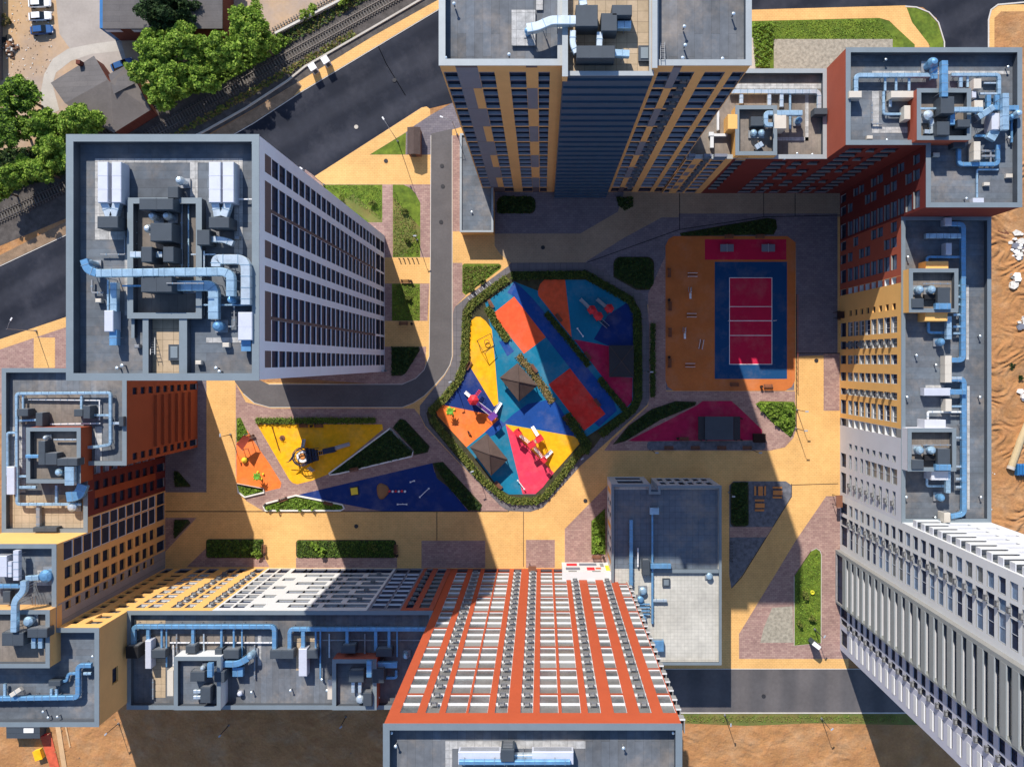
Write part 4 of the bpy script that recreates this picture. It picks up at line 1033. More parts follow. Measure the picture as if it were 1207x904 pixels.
unit(B, 197.6, 220, 210, 233.6, 1.6, 'unit_dark', 'small dark box just above the sunken well, white tower roof')
unit(B, 166.5, 291, 179, 309, 2.8, 'unit_dark', 'left box of the dark pair in the sunken well, white tower roof')
unit(B, 192, 291, 204.5, 309, 2.8, 'unit_dark', 'right box of the dark pair in the sunken well, white tower roof')
unit(B, 166, 326, 202.5, 344.5, 3.2, 'unit_dark', 'largest dark box under the long silver duct, white tower roof')
unit(B, 232, 271, 247, 289, 2.0, 'unit_dark', 'dark box at the right rim of the sunken well, white tower roof')
duct(B, [(113, 322), (186.5, 321)], 9, 2.8, 'duct_pale', 'long silver blue duct running left from the large dark box, white tower roof')
duct(B, [(187, 321), (262, 320), (271, 324), (271, 349)], 9.5, 2.7, 'duct_pale', 'silver duct bending down at the right of the large dark box, white tower roof')
duct(B, [(205.5, 336.7), (247, 336.7), (251, 342), (251, 376)], 12, 1.2, 'duct_pale', 'wide silver duct elbowing down beside the sunken well, white tower roof')
duct(B, [(254, 314), (254, 305.6), (289, 305.6), (289, 359)], 11, 1.7, 'duct_silver', 'silver duct looping along the right edge, white tower roof')
duct(B, [(133.4, 333), (133.4, 367)], 8, .8, 'duct_pale', 'short blue duct dropping to the white box at the left, white tower roof')
duct(B, [(127, 330), (127, 366)], 2.2, .9, 'duct_pale', 'thin blue pipe beside the short duct at the left, white tower roof', legs=False)
unit(B, 122.7, 366, 133.4, 391, 1.8, 'unit_white', 'white box unit at the lower left, white tower roof')
duct(B, [(133, 389), (133, 407)], 9, .8, 'duct_blue', 'blue outlet duct below the white box at the lower left, white tower roof')
unit(B, 280.5, 368, 297, 401, 1.8, 'unit_white', 'white box unit at the lower right corner, white tower roof')
duct(B, [(290, 400), (290, 414)], 12, .5, 'duct_blue', 'blue outlet duct below the white box at the lower right, white tower roof')
duct(B, [(98, 306), (102, 318), (113, 322)], 9, 2.0, 'duct_blue', 'blue bent duct end near the left parapet, white tower roof')
fan(B, 101, 309, 4.5, 2.4, 'duct_pale', 'round fan hood near the left parapet, white tower roof')
fan(B, 255, 384, 6.5, 1.6, 'duct_blue', 'blue round fan under the wide elbow duct, white tower roof')
fan(B, 271, 353, 5.0, 2.2, 'duct_blue', 'blue round fan at the end of the bending silver duct, white tower roof')
for x, y, l in ((178, 254, 'left silver cowl fan between the dark boxes'), (195, 254, 'right silver cowl fan between the dark boxes'), (172.5, 269, 'small silver cowl at the left of the square dark box'), (210, 212, 'silver cowl fan above the small dark box')):
    fan(B, x, y, 5, 2.0, 'duct_silver', l + ', white tower roof')
for x, y, x2, l in ((163, 300, 151, 'left'), (188, 300, 181, 'right')):
    duct(B, [(x + 3, y), (x2 + 2, y)], 7, 1.4, 'duct_silver', 'silver spout on the %s box of the dark pair, white tower roof' % l, legs=False)
duct(B, [(248, 282), (262, 282), (274, 287)], 7, 1.0, 'duct_silver', 'silver spout to the right of the dark box on the well rim, white tower roof')
duct(B, [(115, 235), (152, 235)], 1.6, .5, 'frame_white', 'thin white cable tray at the left long units, white tower roof')
duct(B, [(246, 235), (299, 235), (299, 330)], 1.6, .5, 'frame_white', 'thin white cable tray along the right parapet, white tower roof')
duct(B, [(236, 359.5), (299, 359.5)], 1.8, .9, 'duct_pale', 'thin pale pipe crossing at the lower right, white tower roof')
duct(B, [(214, 232), (214, 318)], 2.0, .6, 'steel', 'thin grey pipe down the well, white tower roof', legs=False)
hatch(B, 198, 406, 212, 425, 'square roof hatch on the tan terrace of the white tower')
ladder(B, 180, 392, 418, 1.2, 'steel ladder leaning on the tan terrace wall, white tower roof')
for x, y, l in ((137, 434, 'left vent pipe at the bottom edge'), (143, 431, 'bent vent pipe at the bottom edge, left of the terrace'), (258, 438, 'right vent pipe at the bottom edge'), (254, 434, 'short vent pipe at the bottom edge, right of the terrace'), (298, 169, 'vent pipe in the top right corner')):
    vent(B, x, y, l + ', white tower roof')

# ---------------- north tower
B = NT
B.zd = ZN - 1.0
lowwall(B, 663, -60, 669, 90, 1.9, 'w_yellow2', 'cap_pale'); lowwall(B, 769, -60, 774.5, 80, 1.9, 'w_yellow2', 'cap_pale')
pad(B, 603, 12, 631, 54, 'pad', .25); pad(B, 632, -40, 640, 12, 'pad', .06)
unit(B, 678.7, 6, 704.7, 31.5, 2.6, 'unit_dark', 'square dark box joined to the silver duct, ochre tower roof')
unit(B, 708.6, 15.7, 727.5, 37, 2.4, 'unit_dark', 'dark box in front of the taller one, right of centre on the ochre tower roof')
unit(B, 721.4, 6, 745, 18.5, 2.4, 'unit_dark', 'dark box at the upper right of the group, ochre tower roof')
unit(B, 679.5, 54, 725, 69, 2.4, 'unit_dark', 'longest dark box near the front edge, ochre tower roof')
duct(B, [(621, 33), (633, 31), (650, 23.6), (679, 23.6)], 10.5, 1.9, 'duct_silver', 'bright silver duct running left to the pad, ochre tower roof', smooth_r=.4)
fan(B, 622, 35, 4, 1.4, 'duct_blue', 'blue fan on the pale pad at the left, ochre tower roof')
duct(B, [(675.5, 36), (675, 52), (679.5, 62)], 7, 1.6, 'duct_silver', 'silver elbow at the left end of the longest dark box, ochre tower roof')
duct(B, [(707, 38), (706.5, 54)], 7, 1.5, 'duct_silver', 'silver neck between two dark boxes, ochre tower roof')
duct(B, [(725, 62), (742, 63)], 8, 1.0, 'duct_pale', 'silver outlet at the right end of the longest dark box, ochre tower roof')
duct(B, [(728, 29), (744, 29)], 9, .8, 'duct_pale', 'silver outlet beside the upper right boxes, ochre tower roof')
duct(B, [(686, -6), (688, 6)], 9, 1.8, 'duct_silver', 'silver duct entering from the top edge, ochre tower roof')
hatch(B, 752.7, 53.5, 767, 72, 'square dark roof opening by the right inner wall, ochre tower roof')
ladder(B, 781, 50, 70, 1.6, 'black steel ladder by the right inner wall, ochre tower roof')
for x, y, l in ((535, 4, 'vent pipe in the upper left'), (600, 64, 'vent pipe by the front edge, left'), (852, 69, 'vent pipe by the front edge, right'), (865, 16, 'dark vent pipe by the right edge'), (805, 68, 'dark vent pipe near the front edge, right half'), (525, 68, 'small vent in the lower left corner'), (807, 31, 'small pale vent, right half, upper'), (808, 53, 'small pale vent, right half, lower')):
    vent(B, x, y, l + ', ochre tower roof')

# ---------------- north wing
B = NW
pad(B, 866, 99, 968, 105, 'pad'); pad(B, 949, 112, 953, 166, 'pad'); pad(B, 914, 162, 953, 166, 'pad')
duct(B, [(861, 108), (966, 108), (966, 128)], 5, .5, 'duct_silver', 'long bright duct along the back of the north wing roof')
for x, y2, l in ((874, 122, 'leftmost'), (907, 124, 'second'), (921.5, 126, 'third')):
    duct(B, [(x, 110), (x, y2)], 4.5, .4, 'duct_silver', 'short silver branch duct, %s from the left on the north wing roof' % l)
duct(B, [(931.5, 110), (931.5, 152)], 2.4, .6, 'duct_pale', 'thin pale duct down the middle of the north wing roof')
unit(B, 960, 127.5, 975.5, 135, 2.2, 'unit_dark', 'dark outdoor unit beside the red wall, north wing roof')
zi = B.penthouse(867, 125, 915.5, 183, 3.3, 'w_yellow', deck='deck_warm')
unit(B, 858, 135, 869.5, 152.5, 3.4, 'w_yellow', 'yellow boxed stair exit on the left of the north wing plant room', base=.02, name='stair_head')
unit(B, 912.5, 134.5, 927, 152, 3.4, 'unit_beige', 'grey boxed shaft on the right of the north wing plant room', base=.02, name='shaft_head')
unit(B, 885, 137.7, 902, 148.7, 1.5, 'unit_dark', 'dark box inside the north wing plant room', zd=zi)
fan(B, 889, 156, 4, 1.3, 'duct_pale', 'left round fan inside the north wing plant room', zd=zi); fan(B, 898.5, 156, 4, 1.3, 'duct_pale', 'right round fan inside the north wing plant room', zd=zi)
duct(B, [(911, 133), (903, 133), (903, 147), (911, 147)], 5, 2.0, 'duct_pale', 'curved pale duct at the rim of the north wing plant room', zd=zi)
duct(B, [(891, 174), (899, 169)], 6, .4, 'duct_silver', 'silver spout on the floor of the north wing plant room', zd=zi)
duct(B, [(916, 133), (946, 133)], 6, 2.6, 'duct_pale', 'pale duct reaching right from the north wing plant room')
fan(B, 943, 141, 4, 1.6, 'duct_blue', 'blue fan at the end of the pale duct, north wing roof')
lowwall(B, 836, 156, 841, 160, 1.0, 'w_bright', 'w_bright'); lowwall(B, 837, 158, 857, 160.5, .9, 'w_bright', 'w_bright'); lowwall(B, 837.5, 160.6, 841, 174, .9, 'w_bright', 'w_bright'); lowwall(B, 845.5, 131, 847.5, 153, .9, 'w_bright', 'w_bright')
for x, y, l in ((940, 181, 'left white vent pipe'), (958, 182, 'right white vent pipe'), (925, 187, 'white vent pipe on the front parapet')): vent(B, x, y, l + ', north wing roof')

# ---------------- red corner block
B = NE
pad(B, 1028, 84, 1190, 88, 'pad'); pad(B, 1028, 108, 1036, 157, 'pad'); pad(B, 1036, 150, 1082, 157, 'pad')
duct(B, [(1009.4, 109), (1009.4, 88.6), (1097, 88.6)], 5, .9, 'duct_pale', 'pale duct along the back left of the red corner block roof')
for x, l in ((1043.7, 'leftmost'), (1056.6, 'middle'), (1072, 'rightmost')):
    duct(B, [(x, 90), (x, 107)], 2.6, .7, 'duct_pale', 'thin branch duct, %s of three, left half of the red corner block roof' % l)
unit(B, 1001, 107.5, 1016, 115.5, 1.9, 'unit_beige', 'beige unit at the left parapet of the red corner block roof')
unit(B, 1050.6, 107.5, 1077, 115.5, 2.0, 'unit_beige', 'wide beige unit beside the red plant room, red corner block roof')
unit(B, 1066, 124.6, 1073.4, 141, 2.0, 'unit_beige', 'upright beige unit against the red plant room, red corner block roof')
duct(B, [(1042, 108), (1042, 134.5), (1066, 134.5)], 2.8, .6, 'duct_pale', 'thin pale duct bending to the upright beige unit, red corner block roof')
zi = B.penthouse(1081, 105, 1144, 165, 3.6, 'w_redlit', deck='deck_warm', deep=1.2)
unit(B, 1109, 114, 1125, 134, 2.6, 'unit_dark', 'tall dark box inside the red plant room', zd=zi); unit(B, 1104.6, 143.5, 1119.5, 159.5, 2.2, 'unit_dark', 'lower dark box inside the red plant room', zd=zi)
duct(B, [(1114, 71.5), (1114, 114)], 7.5, 4.6, 'duct_blue', 'blue duct rising over the back of the red plant room')
fan(B, 1102, 72, 6, 2.8, 'duct_blue', 'blue fan behind the red plant room')
duct(B, [(1102, 75), (1102, 93)], 7, 1.2, 'duct_blue', 'blue duct below the fan behind the red plant room')
fan(B, 1096, 135, 6, 1.6, 'duct_silver', 'silver round fan inside the red plant room', zd=zi); duct(B, [(1098, 140), (1101, 156), (1090, 155)], 5, .4, 'duct_silver', 'silver bent spout inside the red plant room', zd=zi)
duct(B, [(1125, 129), (1159, 129)], 5.5, 4.4, 'duct_pale', 'grey blue duct leaving the red plant room to the right')
unit(B, 1129, 141, 1144, 150, 1.8, 'unit_dark', 'small dark box at the right rim of the red plant room', zd=zi)
duct(B, [(1123, 133), (1123, 147)], 6, 1.0, 'duct_blue', 'blue duct between the dark boxes inside the red plant room', zd=zi)
duct(B, [(1121.8, 88), (1178.4, 88), (1178.4, 111)], 4, .8, 'duct_pale', 'pale duct along the back right of the red corner block roof')
for x, l in ((1133, 'left'), (1141, 'right')): duct(B, [(x, 90), (x, 103)], 4 if x < 1135 else 2.6, .6, 'duct_pale', '%s branch duct at the back right of the red corner block roof' % l)
unit(B, 1148, 93, 1157, 105, 2.0, 'unit_beige', 'beige unit under the back right duct, red corner block roof'); unit(B, 1148.5, 118.5, 1159, 127.5, 2.0, 'unit_beige', 'beige unit right of the red plant room, red corner block roof'); unit(B, 1146, 107.5, 1151, 115.5, 1.6, 'unit_white', 'small white unit right of the red plant room, red corner block roof')
duct(B, [(1155, 110.5), (1177, 110.5)], 2.5, .6, 'duct_silver', 'thin silver duct right of the red plant room')
duct(B, [(1186, 110), (1186, 153)], 7.5, 3.0, 'duct_pale', 'upright pale blue duct near the right edge, red corner block roof')
duct(B, [(1171.5, 127), (1201, 127)], 5.5, 2.0, 'duct_blue', 'blue duct crossing to the right parapet, red corner block roof')
fan(B, 1202, 133, 5, 2.8, 'duct_pale', 'fan hood at the right parapet, red corner block roof'); fan(B, 1194, 137, 4, 2.0, 'duct_blue', 'smaller fan by the right parapet, red corner block roof')
duct(B, [(1154, 138), (1172, 126)], 7, 2.4, 'duct_pale', 'slanting pale duct right of the red plant room')
unit(B, 1169, 133.5, 1178.5, 153, 2.4, 'unit_white', 'white unit between the upright ducts, red corner block roof')
duct(B, [(1174, 153), (1168, 164)], 11, 1.2, 'duct_pale', 'wide pale outlet below the white unit, red corner block roof')
for x, l in ((1166, 'left'), (1176, 'right')): duct(B, [(x, 112), (x, 128)], 5, 1.2, 'duct_blue', '%s of two short blue ducts above the slanting duct, red corner block roof' % l)
duct(B, [(1131, 172), (1131, 193.5), (1177, 193.5), (1177, 171)], 4.6, .6, 'duct_blue', 'blue U-shaped duct on the lower part of the red corner block roof')
unit(B, 1124, 164, 1138, 174, 1.8, 'unit_dark', 'dark box at the front of the red plant room, red corner block roof')
unit(B, 1148, 167, 1156, 189, 2.0, 'unit_beige', 'tall beige unit inside the blue U-shaped duct, red corner block roof')
duct(B, [(1177, 200), (1152, 200), (1152, 233)], 2, .4, 'duct_pale', 'thin pale pipe to the white unit at the front, red corner block roof')
unit(B, 1147, 233.5, 1160, 239.5, 1.2, 'unit_white', 'white unit near the front parapet, red corner block roof')
for k, y in enumerate((178, 184)): duct(B, [(1157, y), (1175, y)], 2.6, .4, 'steel', '%s grey pipe inside the blue U-shaped duct, red corner block roof' % ('upper', 'lower')[k])
for x, y, l in ((1044.7, 70, 'white vent at the back left'), (1046, 165, 'white vent at the front left'), (1189, 78.5, 'dark vent in the back right corner'), (1190.6, 162, 'dark vent by the right parapet'), (1140, 234, 'dark vent by the front white unit')): vent(B, x, y, l + ', red corner block roof')

# ---------------- east wing
B = EW
pad(B, 1139, 336, 1142, 424, 'pad'); pad(B, 1140, 455, 1143, 600, 'pad'); pad(B, 1091, 454, 1113, 460, 'pad')
duct(B, [(1121, 264), (1136, 264), (1136, 424.5), (1122, 424.5)], 5.5, .8, 'duct_blue', 'long blue duct down the upper half of the east wing roof')
duct(B, [(1122, 447), (1137, 447), (1137, 606), (1121, 609)], 5.5, .8, 'duct_blue', 'long blue duct down the lower half of the east wing roof')
duct(B, [(1091.5, 278), (1133, 278)], 6, .8, 'duct_pale', 'pale duct branching left in the shaded top of the east wing roof')
duct(B, [(1093, 310), (1093, 303), (1133, 303)], 3, .6, 'duct_blue', 'thin blue duct above the yellow plant room')
unit(B, 1115, 286.5, 1122, 300.6, 1.7, 'unit_white', 'upright white unit in the shade above the yellow plant room'); unit(B, 1114, 256.6, 1122, 266, 1.7, 'unit_white', 'white unit at the shaded top end of the east wing roof')
zi = B.penthouse(1071.6, 317, 1129, 368, 3.6, 'w_yellow', deck='deck_warm')
zi0 = zi
unit(B, 1091.5, 308, 1118, 317.5, 3.0, 'w_yellow', 'yellow shaft box on the upper side of the yellow plant room', base=.02, name='shaft_head'); unit(B, 1090.6, 368, 1117, 378.6, 3.0, 'w_yellow', 'yellow shaft box on the lower side of the yellow plant room', base=.02, name='shaft_head')
def plantroom(zi, y, who):
    fan(B, 1085.7, y, 4.8, 1.8, 'duct_pale', 'left round fan in the %s plant room' % who, zd=zi); fan(B, 1100, y, 4.8, 1.8, 'duct_pale', 'right round fan in the %s plant room' % who, zd=zi)
    unit(B, 1075, y + 11, 1089, y + 22, 1.2, 'unit_dark', 'dark low box at the left of the %s plant room' % who, zd=zi); unit(B, 1105.5, y - 2, 1120, y + 17, 1.4, 'unit_dark', 'dark square box at the right of the %s plant room' % who, zd=zi)
    duct(B, [(1103, y + 20), (1121, y + 20)], 7, 1.0, 'duct_blue', 'blue duct on the floor of the %s plant room' % who, zd=zi)
    duct(B, [(1088, y - 6.5), (1121, y - 6.5)], 1.5, .6, 'steel', 'grey pipe across the %s plant room' % who, zd=zi)
    unit(B, 1090, y + 6, 1103, y + 12, .8, 'black', 'black pump skid in the %s plant room' % who, zd=zi, name='pump_skid')
plantroom(zi, 341, 'yellow')
for k, y in enumerate((337, 350, 359)): duct(B, [(1129, y), (1134, y)], 2.4, .8, 'duct_pale', '%s stub pipe right of the yellow plant room' % ('upper', 'middle', 'lower')[k], legs=False)
for k, y in enumerate((371, 385, 393)): duct(B, [(1124, y), (1133, y)], 2.6, .8, 'duct_pale', '%s stub pipe below the yellow plant room' % ('upper', 'middle', 'lower')[k], legs=False)
duct(B, [(1095, 380), (1095, 392), (1115, 392)], 3, .6, 'duct_blue', 'thin blue elbow below the yellow plant room'); duct(B, [(1119, 373), (1119, 400)], 6, 1.4, 'duct_pale', 'pale short duct below the yellow plant room')
fan(B, 1111, 403, 4.5, 1.8, 'duct_blue', 'blue fan below the yellow plant room')
unit(B, 1114, 419.5, 1122, 451, 1.8, 'unit_beige', 'long beige unit at the bend of the upper long blue duct'); duct(B, [(1122, 446), (1134, 446)], 3.4, 1.2, 'duct_silver', 'bright stub duct beside the long beige unit', legs=False)
unit(B, 1089.5, 457.5, 1121, 466.5, 1.6, 'unit_white', 'long white box lying across the middle of the east wing roof'); duct(B, [(1121, 462), (1139, 462)], 6, 1.4, 'duct_blue', 'blue duct from the long white box, east wing roof')
unit(B, 1114.7, 470.5, 1122, 485, 1.8, 'unit_beige', 'short beige unit below the long white box, east wing roof'); duct(B, [(1122, 479), (1134, 479)], 2.4, 1.0, 'duct_pale', 'stub duct beside the short beige unit', legs=False)
duct(B, [(1094, 496), (1094, 485.6), (1134, 485.6)], 2.2, .9, 'w_bright', 'thin white duct above the white plant room')
zi = B.penthouse(1070, 505, 1126.5, 555, 3.6, 'w_white', deck='deck_warm')
unit(B, 1090, 495, 1115, 505.5, 3.0, 'w_white', 'white shaft box on the upper side of the white plant room', base=.02, name='shaft_head'); unit(B, 1098, 555, 1118, 566, 3.0, 'w_white', 'white shaft box on the lower side of the white plant room', base=.02, name='shaft_head')
plantroom(zi, 531, 'white')
for k, y in enumerate((516, 550, 564.5, 574)): duct(B, [(1127, y), (1134.5, y)], 2.6, .8, 'duct_silver', '%s stub pipe right of the white plant room' % ('topmost', 'second', 'third', 'lowest')[k], legs=False)
duct(B, [(1093, 562), (1093, 573), (1115, 573)], 2.6, .6, 'duct_pale', 'thin pale elbow below the white plant room'); duct(B, [(1118, 553), (1118, 581)], 5.5, 2.2, 'duct_pale', 'pale upright duct below the white plant room')
fan(B, 1111, 587, 4.5, 1.8, 'duct_blue', 'blue fan below the white plant room')
unit(B, 1113, 604.5, 1120.5, 616, 2.4, 'unit_beige', 'beige unit against the white tower wall, east wing roof')
for x, y, l in ((1081, 419, 'white vent pipe on the left half, middle'), (1071, 303, 'white vent by the top left parapet'), (1156, 396, 'dark vent by the right parapet, upper'), (1156, 468, 'dark vent by the right parapet, middle'), (1157, 586, 'dark vent by the right parapet, lower'), (1070, 468, 'dark vent by the left parapet'), (1069, 586, 'white vent by the lower left parapet'), (1104, 430, 'white vent beside the long beige unit'), (1103, 610, 'dark vent beside the tower wall')): vent(B, x, y, l + ', east wing roof')

# ---------------- south tower
B = ST
pad(B, 525, 873, 690, 882, 'pad'); pad(B, 525, 882, 533, 960, 'pad')
unit(B, 540, 886, 590, 901, 1.4, 'unit_white', 'long white unit left half, orange tower roof'); unit(B, 627, 886, 676, 901, 1.4, 'unit_white', 'long white unit right half, orange tower roof')
unit(B, 590.5, 883, 606, 898, 2.4, 'unit_dark', 'dark box between the two white units, orange tower roof')
duct(B, [(541, 899), (672, 899)], 5, 2.0, 'duct_blue', 'long blue duct in front of the white units, orange tower roof'); duct(B, [(606, 893), (627, 893)], 7, 1.0, 'duct_silver', 'silver neck duct between the dark box and the right white unit, orange tower roof')
for x, y, l in ((461, 864, 'white vent in the top left corner'), (735, 882, 'white vent right of the units'), (794, 864, 'white vent in the top right corner'), (466, 880, 'white vent by the left parapet')): vent(B, x, y, l + ', orange tower roof')

# ---------------- south wing
B = SW
pad(B, 158, 730, 195, 736, 'deck_tan'); pad(B, 180, 776, 195, 822, 'deck_tan'); pad(B, 165, 747, 300, 757, 'deck_warm'); pad(B, 304, 748, 308, 784, 'pad'); pad(B, 196, 758, 260, 765, 'deck_warm'); pad(B, 346, 749, 372, 756, 'deck_tan'); pad(B, 349, 757, 360, 790, 'deck_tan')
duct(B, [(156.5, 762), (156.5, 738.8), (323, 738.8), (323, 768)], 5, .9, 'duct_blue', 'long blue duct along the left half of the south wing roof')
duct(B, [(341, 768), (341, 741.8), (505, 741.8)], 4.6, .9, 'duct_blue', 'long blue duct along the right half of the south wing roof')
unit(B, 148, 762, 163, 776, 2.6, 'black', 'black cube unit at the left end of the south wing roof')
for i, (x, y, w) in enumerate(((174, 756, 4), (190.2, 766, 2.2), (196, 786, 1.6), (227, 764, 3.6), (260.7, 767, 2.6), (275.3, 767, 2.2), (285, 774, 1.6))):
    duct(B, [(x, 741), (x, y)], w, .8, 'duct_blue', '%s branch duct from the left on the left half of the south wing roof' % ('first', 'second', 'third', 'fourth', 'fifth', 'sixth', 'seventh')[i])
unit(B, 171, 755, 178, 788, 1.9, 'unit_white', 'slim white unit standing left on the south wing roof')
unit(B, 178.7, 766, 194.8, 775.5, 1.9, 'unit_dark', 'dark box right of the slim white unit, left half of the south wing roof')
unit(B, 218.6, 761, 230, 770, 2.2, 'unit_dark', 'dark box behind the left plant room of the south wing'); unit(B, 253, 765, 261.5, 771.7, 2.0, 'unit_dark', 'small dark box at the back right corner of the left plant room')
unit(B, 263, 766, 281.4, 776.3, 2.0, 'unit_dark', 'wide dark box right of the left plant room of the south wing'); unit(B, 318, 766.5, 346, 776.4, 2.0, 'unit_dark', 'widest dark box between the two long ducts, south wing roof')
zi = B.penthouse(205.5, 774, 260, 836, 3.4, 'w_bright', deck='deck'); pad(B, 197, 790, 204, 820, 'unit_beige', 2.0, name='stair_block')
zi1 = zi
unit(B, 224, 791.6, 241, 803, 1.8, 'unit_dark', 'upper dark box inside the left plant room of the south wing', zd=zi); unit(B, 236, 810, 248, 828.5, 1.8, 'unit_dark', 'lower dark box inside the left plant room of the south wing', zd=zi); unit(B, 252, 791.6, 264.5, 804, 3.2, 'unit_dark', 'dark box over the right wall of the left plant room of the south wing')
fan(B, 238, 788, 3, 1.4, 'duct_silver', 'small silver cowl inside the left plant room of the south wing', zd=zi)
for k, y in enumerate((815, 822)): duct(B, [(228, y), (236, y)], 4, .8, 'duct_silver', '%s silver spout inside the left plant room of the south wing' % ('upper', 'lower')[k], zd=zi, legs=False)
duct(B, [(247, 782), (247, 798)], 6, 2.4, 'duct_blue', 'blue duct dropping into the left plant room of the south wing', zd=zi)
duct(B, [(258, 783), (280, 783), (292, 776)], 7, 1.6, 'duct_blue', 'blue duct from the left plant room to its fan, south wing roof'); duct(B, [(274, 792), (286, 792)], 11, .8, 'duct_blue', 'wide blue box duct beside the left plant room, south wing roof')
fan(B, 294, 774, 4.5, 2.2, 'duct_pale', 'round fan right of the left plant room, south wing roof'); fan(B, 282, 818, 3, .7, 'unit_white', 'small white fan cap near the front parapet, south wing roof')
unit(B, 352, 764.6, 361.7, 797, 1.9, 'unit_white', 'slim white unit standing in the middle of the south wing roof'); unit(B, 362, 766, 375, 776, 1.9, 'unit_dark', 'dark box right of the middle slim white unit, south wing roof')
for i, (x, y, w) in enumerate(((357, 765, 4.6), (372, 766, 2.2), (377.5, 800, 1.8), (409, 764, 3.8), (442.8, 767, 4), (458.5, 767, 3.6), (468, 774, 1.6))):
    duct(B, [(x, 744), (x, y)], w, .8, 'duct_blue', '%s branch duct from the left on the right half of the south wing roof' % ('first', 'second', 'third', 'fourth', 'fifth', 'sixth', 'seventh')[i])
unit(B, 402, 761, 419, 770, 2.2, 'unit_dark', 'dark box behind the right plant room of the south wing'); unit(B, 443, 765, 462, 774, 2.0, 'unit_dark', 'dark box at the back right of the right plant room of the south wing')
zi = B.penthouse(392, 777, 443.6, 836, 3.4, 'w_redlit', deck='deck')
pad(B, 386, 801, 395, 824, 'unit_beige', 2.0, name='stair_block')
unit(B, 411, 790.5, 428.6, 804, 1.8, 'unit_dark', 'upper dark box inside the right plant room of the south wing', zd=zi); unit(B, 428, 816.5, 438, 832, 1.8, 'unit_dark', 'lower dark box inside the right plant room of the south wing', zd=zi); unit(B, 439, 788, 452.5, 805, 3.2, 'unit_dark', 'dark box over the right wall of the right plant room of the south wing')
duct(B, [(435, 779), (435, 798)], 6, 2.4, 'duct_blue', 'blue duct dropping into the right plant room of the south wing', zd=zi); duct(B, [(444, 784), (468, 784)], 6.5, 1.6, 'duct_blue', 'blue duct leaving the right plant room of the south wing'); duct(B, [(467, 790), (467, 799), (455, 799)], 3, .8, 'duct_blue', 'thin blue elbow beside the right plant room of the south wing')
for k, x in enumerate((416, 424)): duct(B, [(x, 804), (x, 816)], 4, .8, 'duct_silver', '%s silver spout inside the right plant room of the south wing' % ('left', 'right')[k], zd=zi, legs=False)
fan(B, 424, 825, 5, 1.2, 'duct_silver', 'silver fan on the floor of the right plant room of the south wing', zd=zi); fan(B, 478, 774, 3.5, 1.6, 'duct_pale', 'pale fan next to the orange tower, south wing roof')
duct(B, [(200, 757.5), (322, 757.5)], 1.4, .4, 'frame_white', 'thin white cable tray across the left half of the south wing roof'); duct(B, [(370, 754.5), (500, 754.5)], 1.2, .4, 'steel', 'thin grey cable tray across the right half of the south wing roof'); duct(B, [(204, 760), (204, 785)], 1.2, .4, 'frame_white', 'thin white pipe behind the left plant room of the south wing')
for x, y, l in ((342, 814, 'white vent near the front parapet, middle'), (379, 801, 'white vent left of the right plant room'), (385, 814, 'small vent by the stair block'), (296, 816, 'flat white vent near the front parapet'), (446, 822, 'white post right of the right plant room')): vent(B, x, y, l + ', south wing roof')

# ---------------- south-west corner block
B = CB
duct(B, [(-20, 824), (91, 822.5), (91, 784.7), (107, 784.7)], 5, .8, 'duct_blue', 'blue duct around the lower terrace of the yellow corner block'); duct(B, [(70, 803), (78, 803), (80, 794), (89, 794)], 3, .6, 'duct_blue', 'thin blue elbow on the lower terrace of the yellow corner block')
unit(B, 57, 802, 71, 808.5, 1.4, 'unit_dark', 'dark box on the lower terrace of the yellow corner block'); duct(B, [(60, 812), (60, 820)], 3, .6, 'duct_pale', 'left stub duct below the dark box, yellow corner block'); duct(B, [(66, 812), (66, 820)], 3, .6, 'duct_pale', 'right stub duct below the dark box, yellow corner block')
duct(B, [(98, 794), (107, 794)], 3, .6, 'duct_pale', 'short pale duct at the right parapet of the yellow corner block'); duct(B, [(5, 806), (5, 820)], 3, .6, 'duct_pale', 'pale stub duct at the left of the lower terrace, yellow corner block'); duct(B, [(12, 820), (24, 812)], 5, 1.4, 'unit_beige', 'slanting beige duct crossing the blue duct, yellow corner block')
zi = B.penthouse(-60, 719, 58.5, 786.5, 3.2, 'w_yellow2', deck='deck_warm')
unit(B, 2, 745.6, 27.5, 761, 2.2, 'unit_dark', 'larger dark box inside the yellow plant room', zd=zi); unit(B, 32, 741, 55.5, 751.5, 2.0, 'unit_dark', 'smaller dark box inside the yellow plant room', zd=zi)
fan(B, 31, 733.5, 6, 1.6, 'duct_pale', 'round pale fan inside the yellow corner plant room', zd=zi)
for k, x in enumerate((39, 47)): duct(B, [(x, 752), (x, 764)], 5, .8, 'duct_pale', '%s pale outlet inside the yellow corner plant room' % ('left', 'right')[k], zd=zi, legs=False)
duct(B, [(27, 685), (27, 697), (16, 708), (15.5, 745)], 7, 4.2, 'duct_pale', 'pale duct climbing into the yellow corner plant room')
fan(B, 51, 680, 7.5, 2.0, 'duct_blue', 'large blue round fan on the yellow corner block roof'); pad(B, 44, 672, 62, 690, 'pad'); duct(B, [(30, 682), (45, 681)], 6, 1.4, 'duct_pale', 'pale duct from the large blue fan, yellow corner block')
duct(B, [(18.5, 649), (18.5, 684)], 6.5, 1.6, 'unit_white', 'white upright duct on the yellow corner block roof'); duct(B, [(11.5, 662), (11.5, 680)], 4.5, 1.6, 'unit_white', 'white narrow duct on the yellow corner block roof'); unit(B, -6, 655, 8, 680, 1.8, 'unit_white', 'white unit at the left edge of the photo, yellow corner block')
duct(B, [(-10, 691), (26, 691)], 4.5, 1.0, 'duct_blue', 'blue duct crossing at the left edge of the photo, yellow corner block'); unit(B, 3, 697, 12, 710, 1.2, 'unit_dark', 'dark box below the crossing blue duct, yellow corner block')
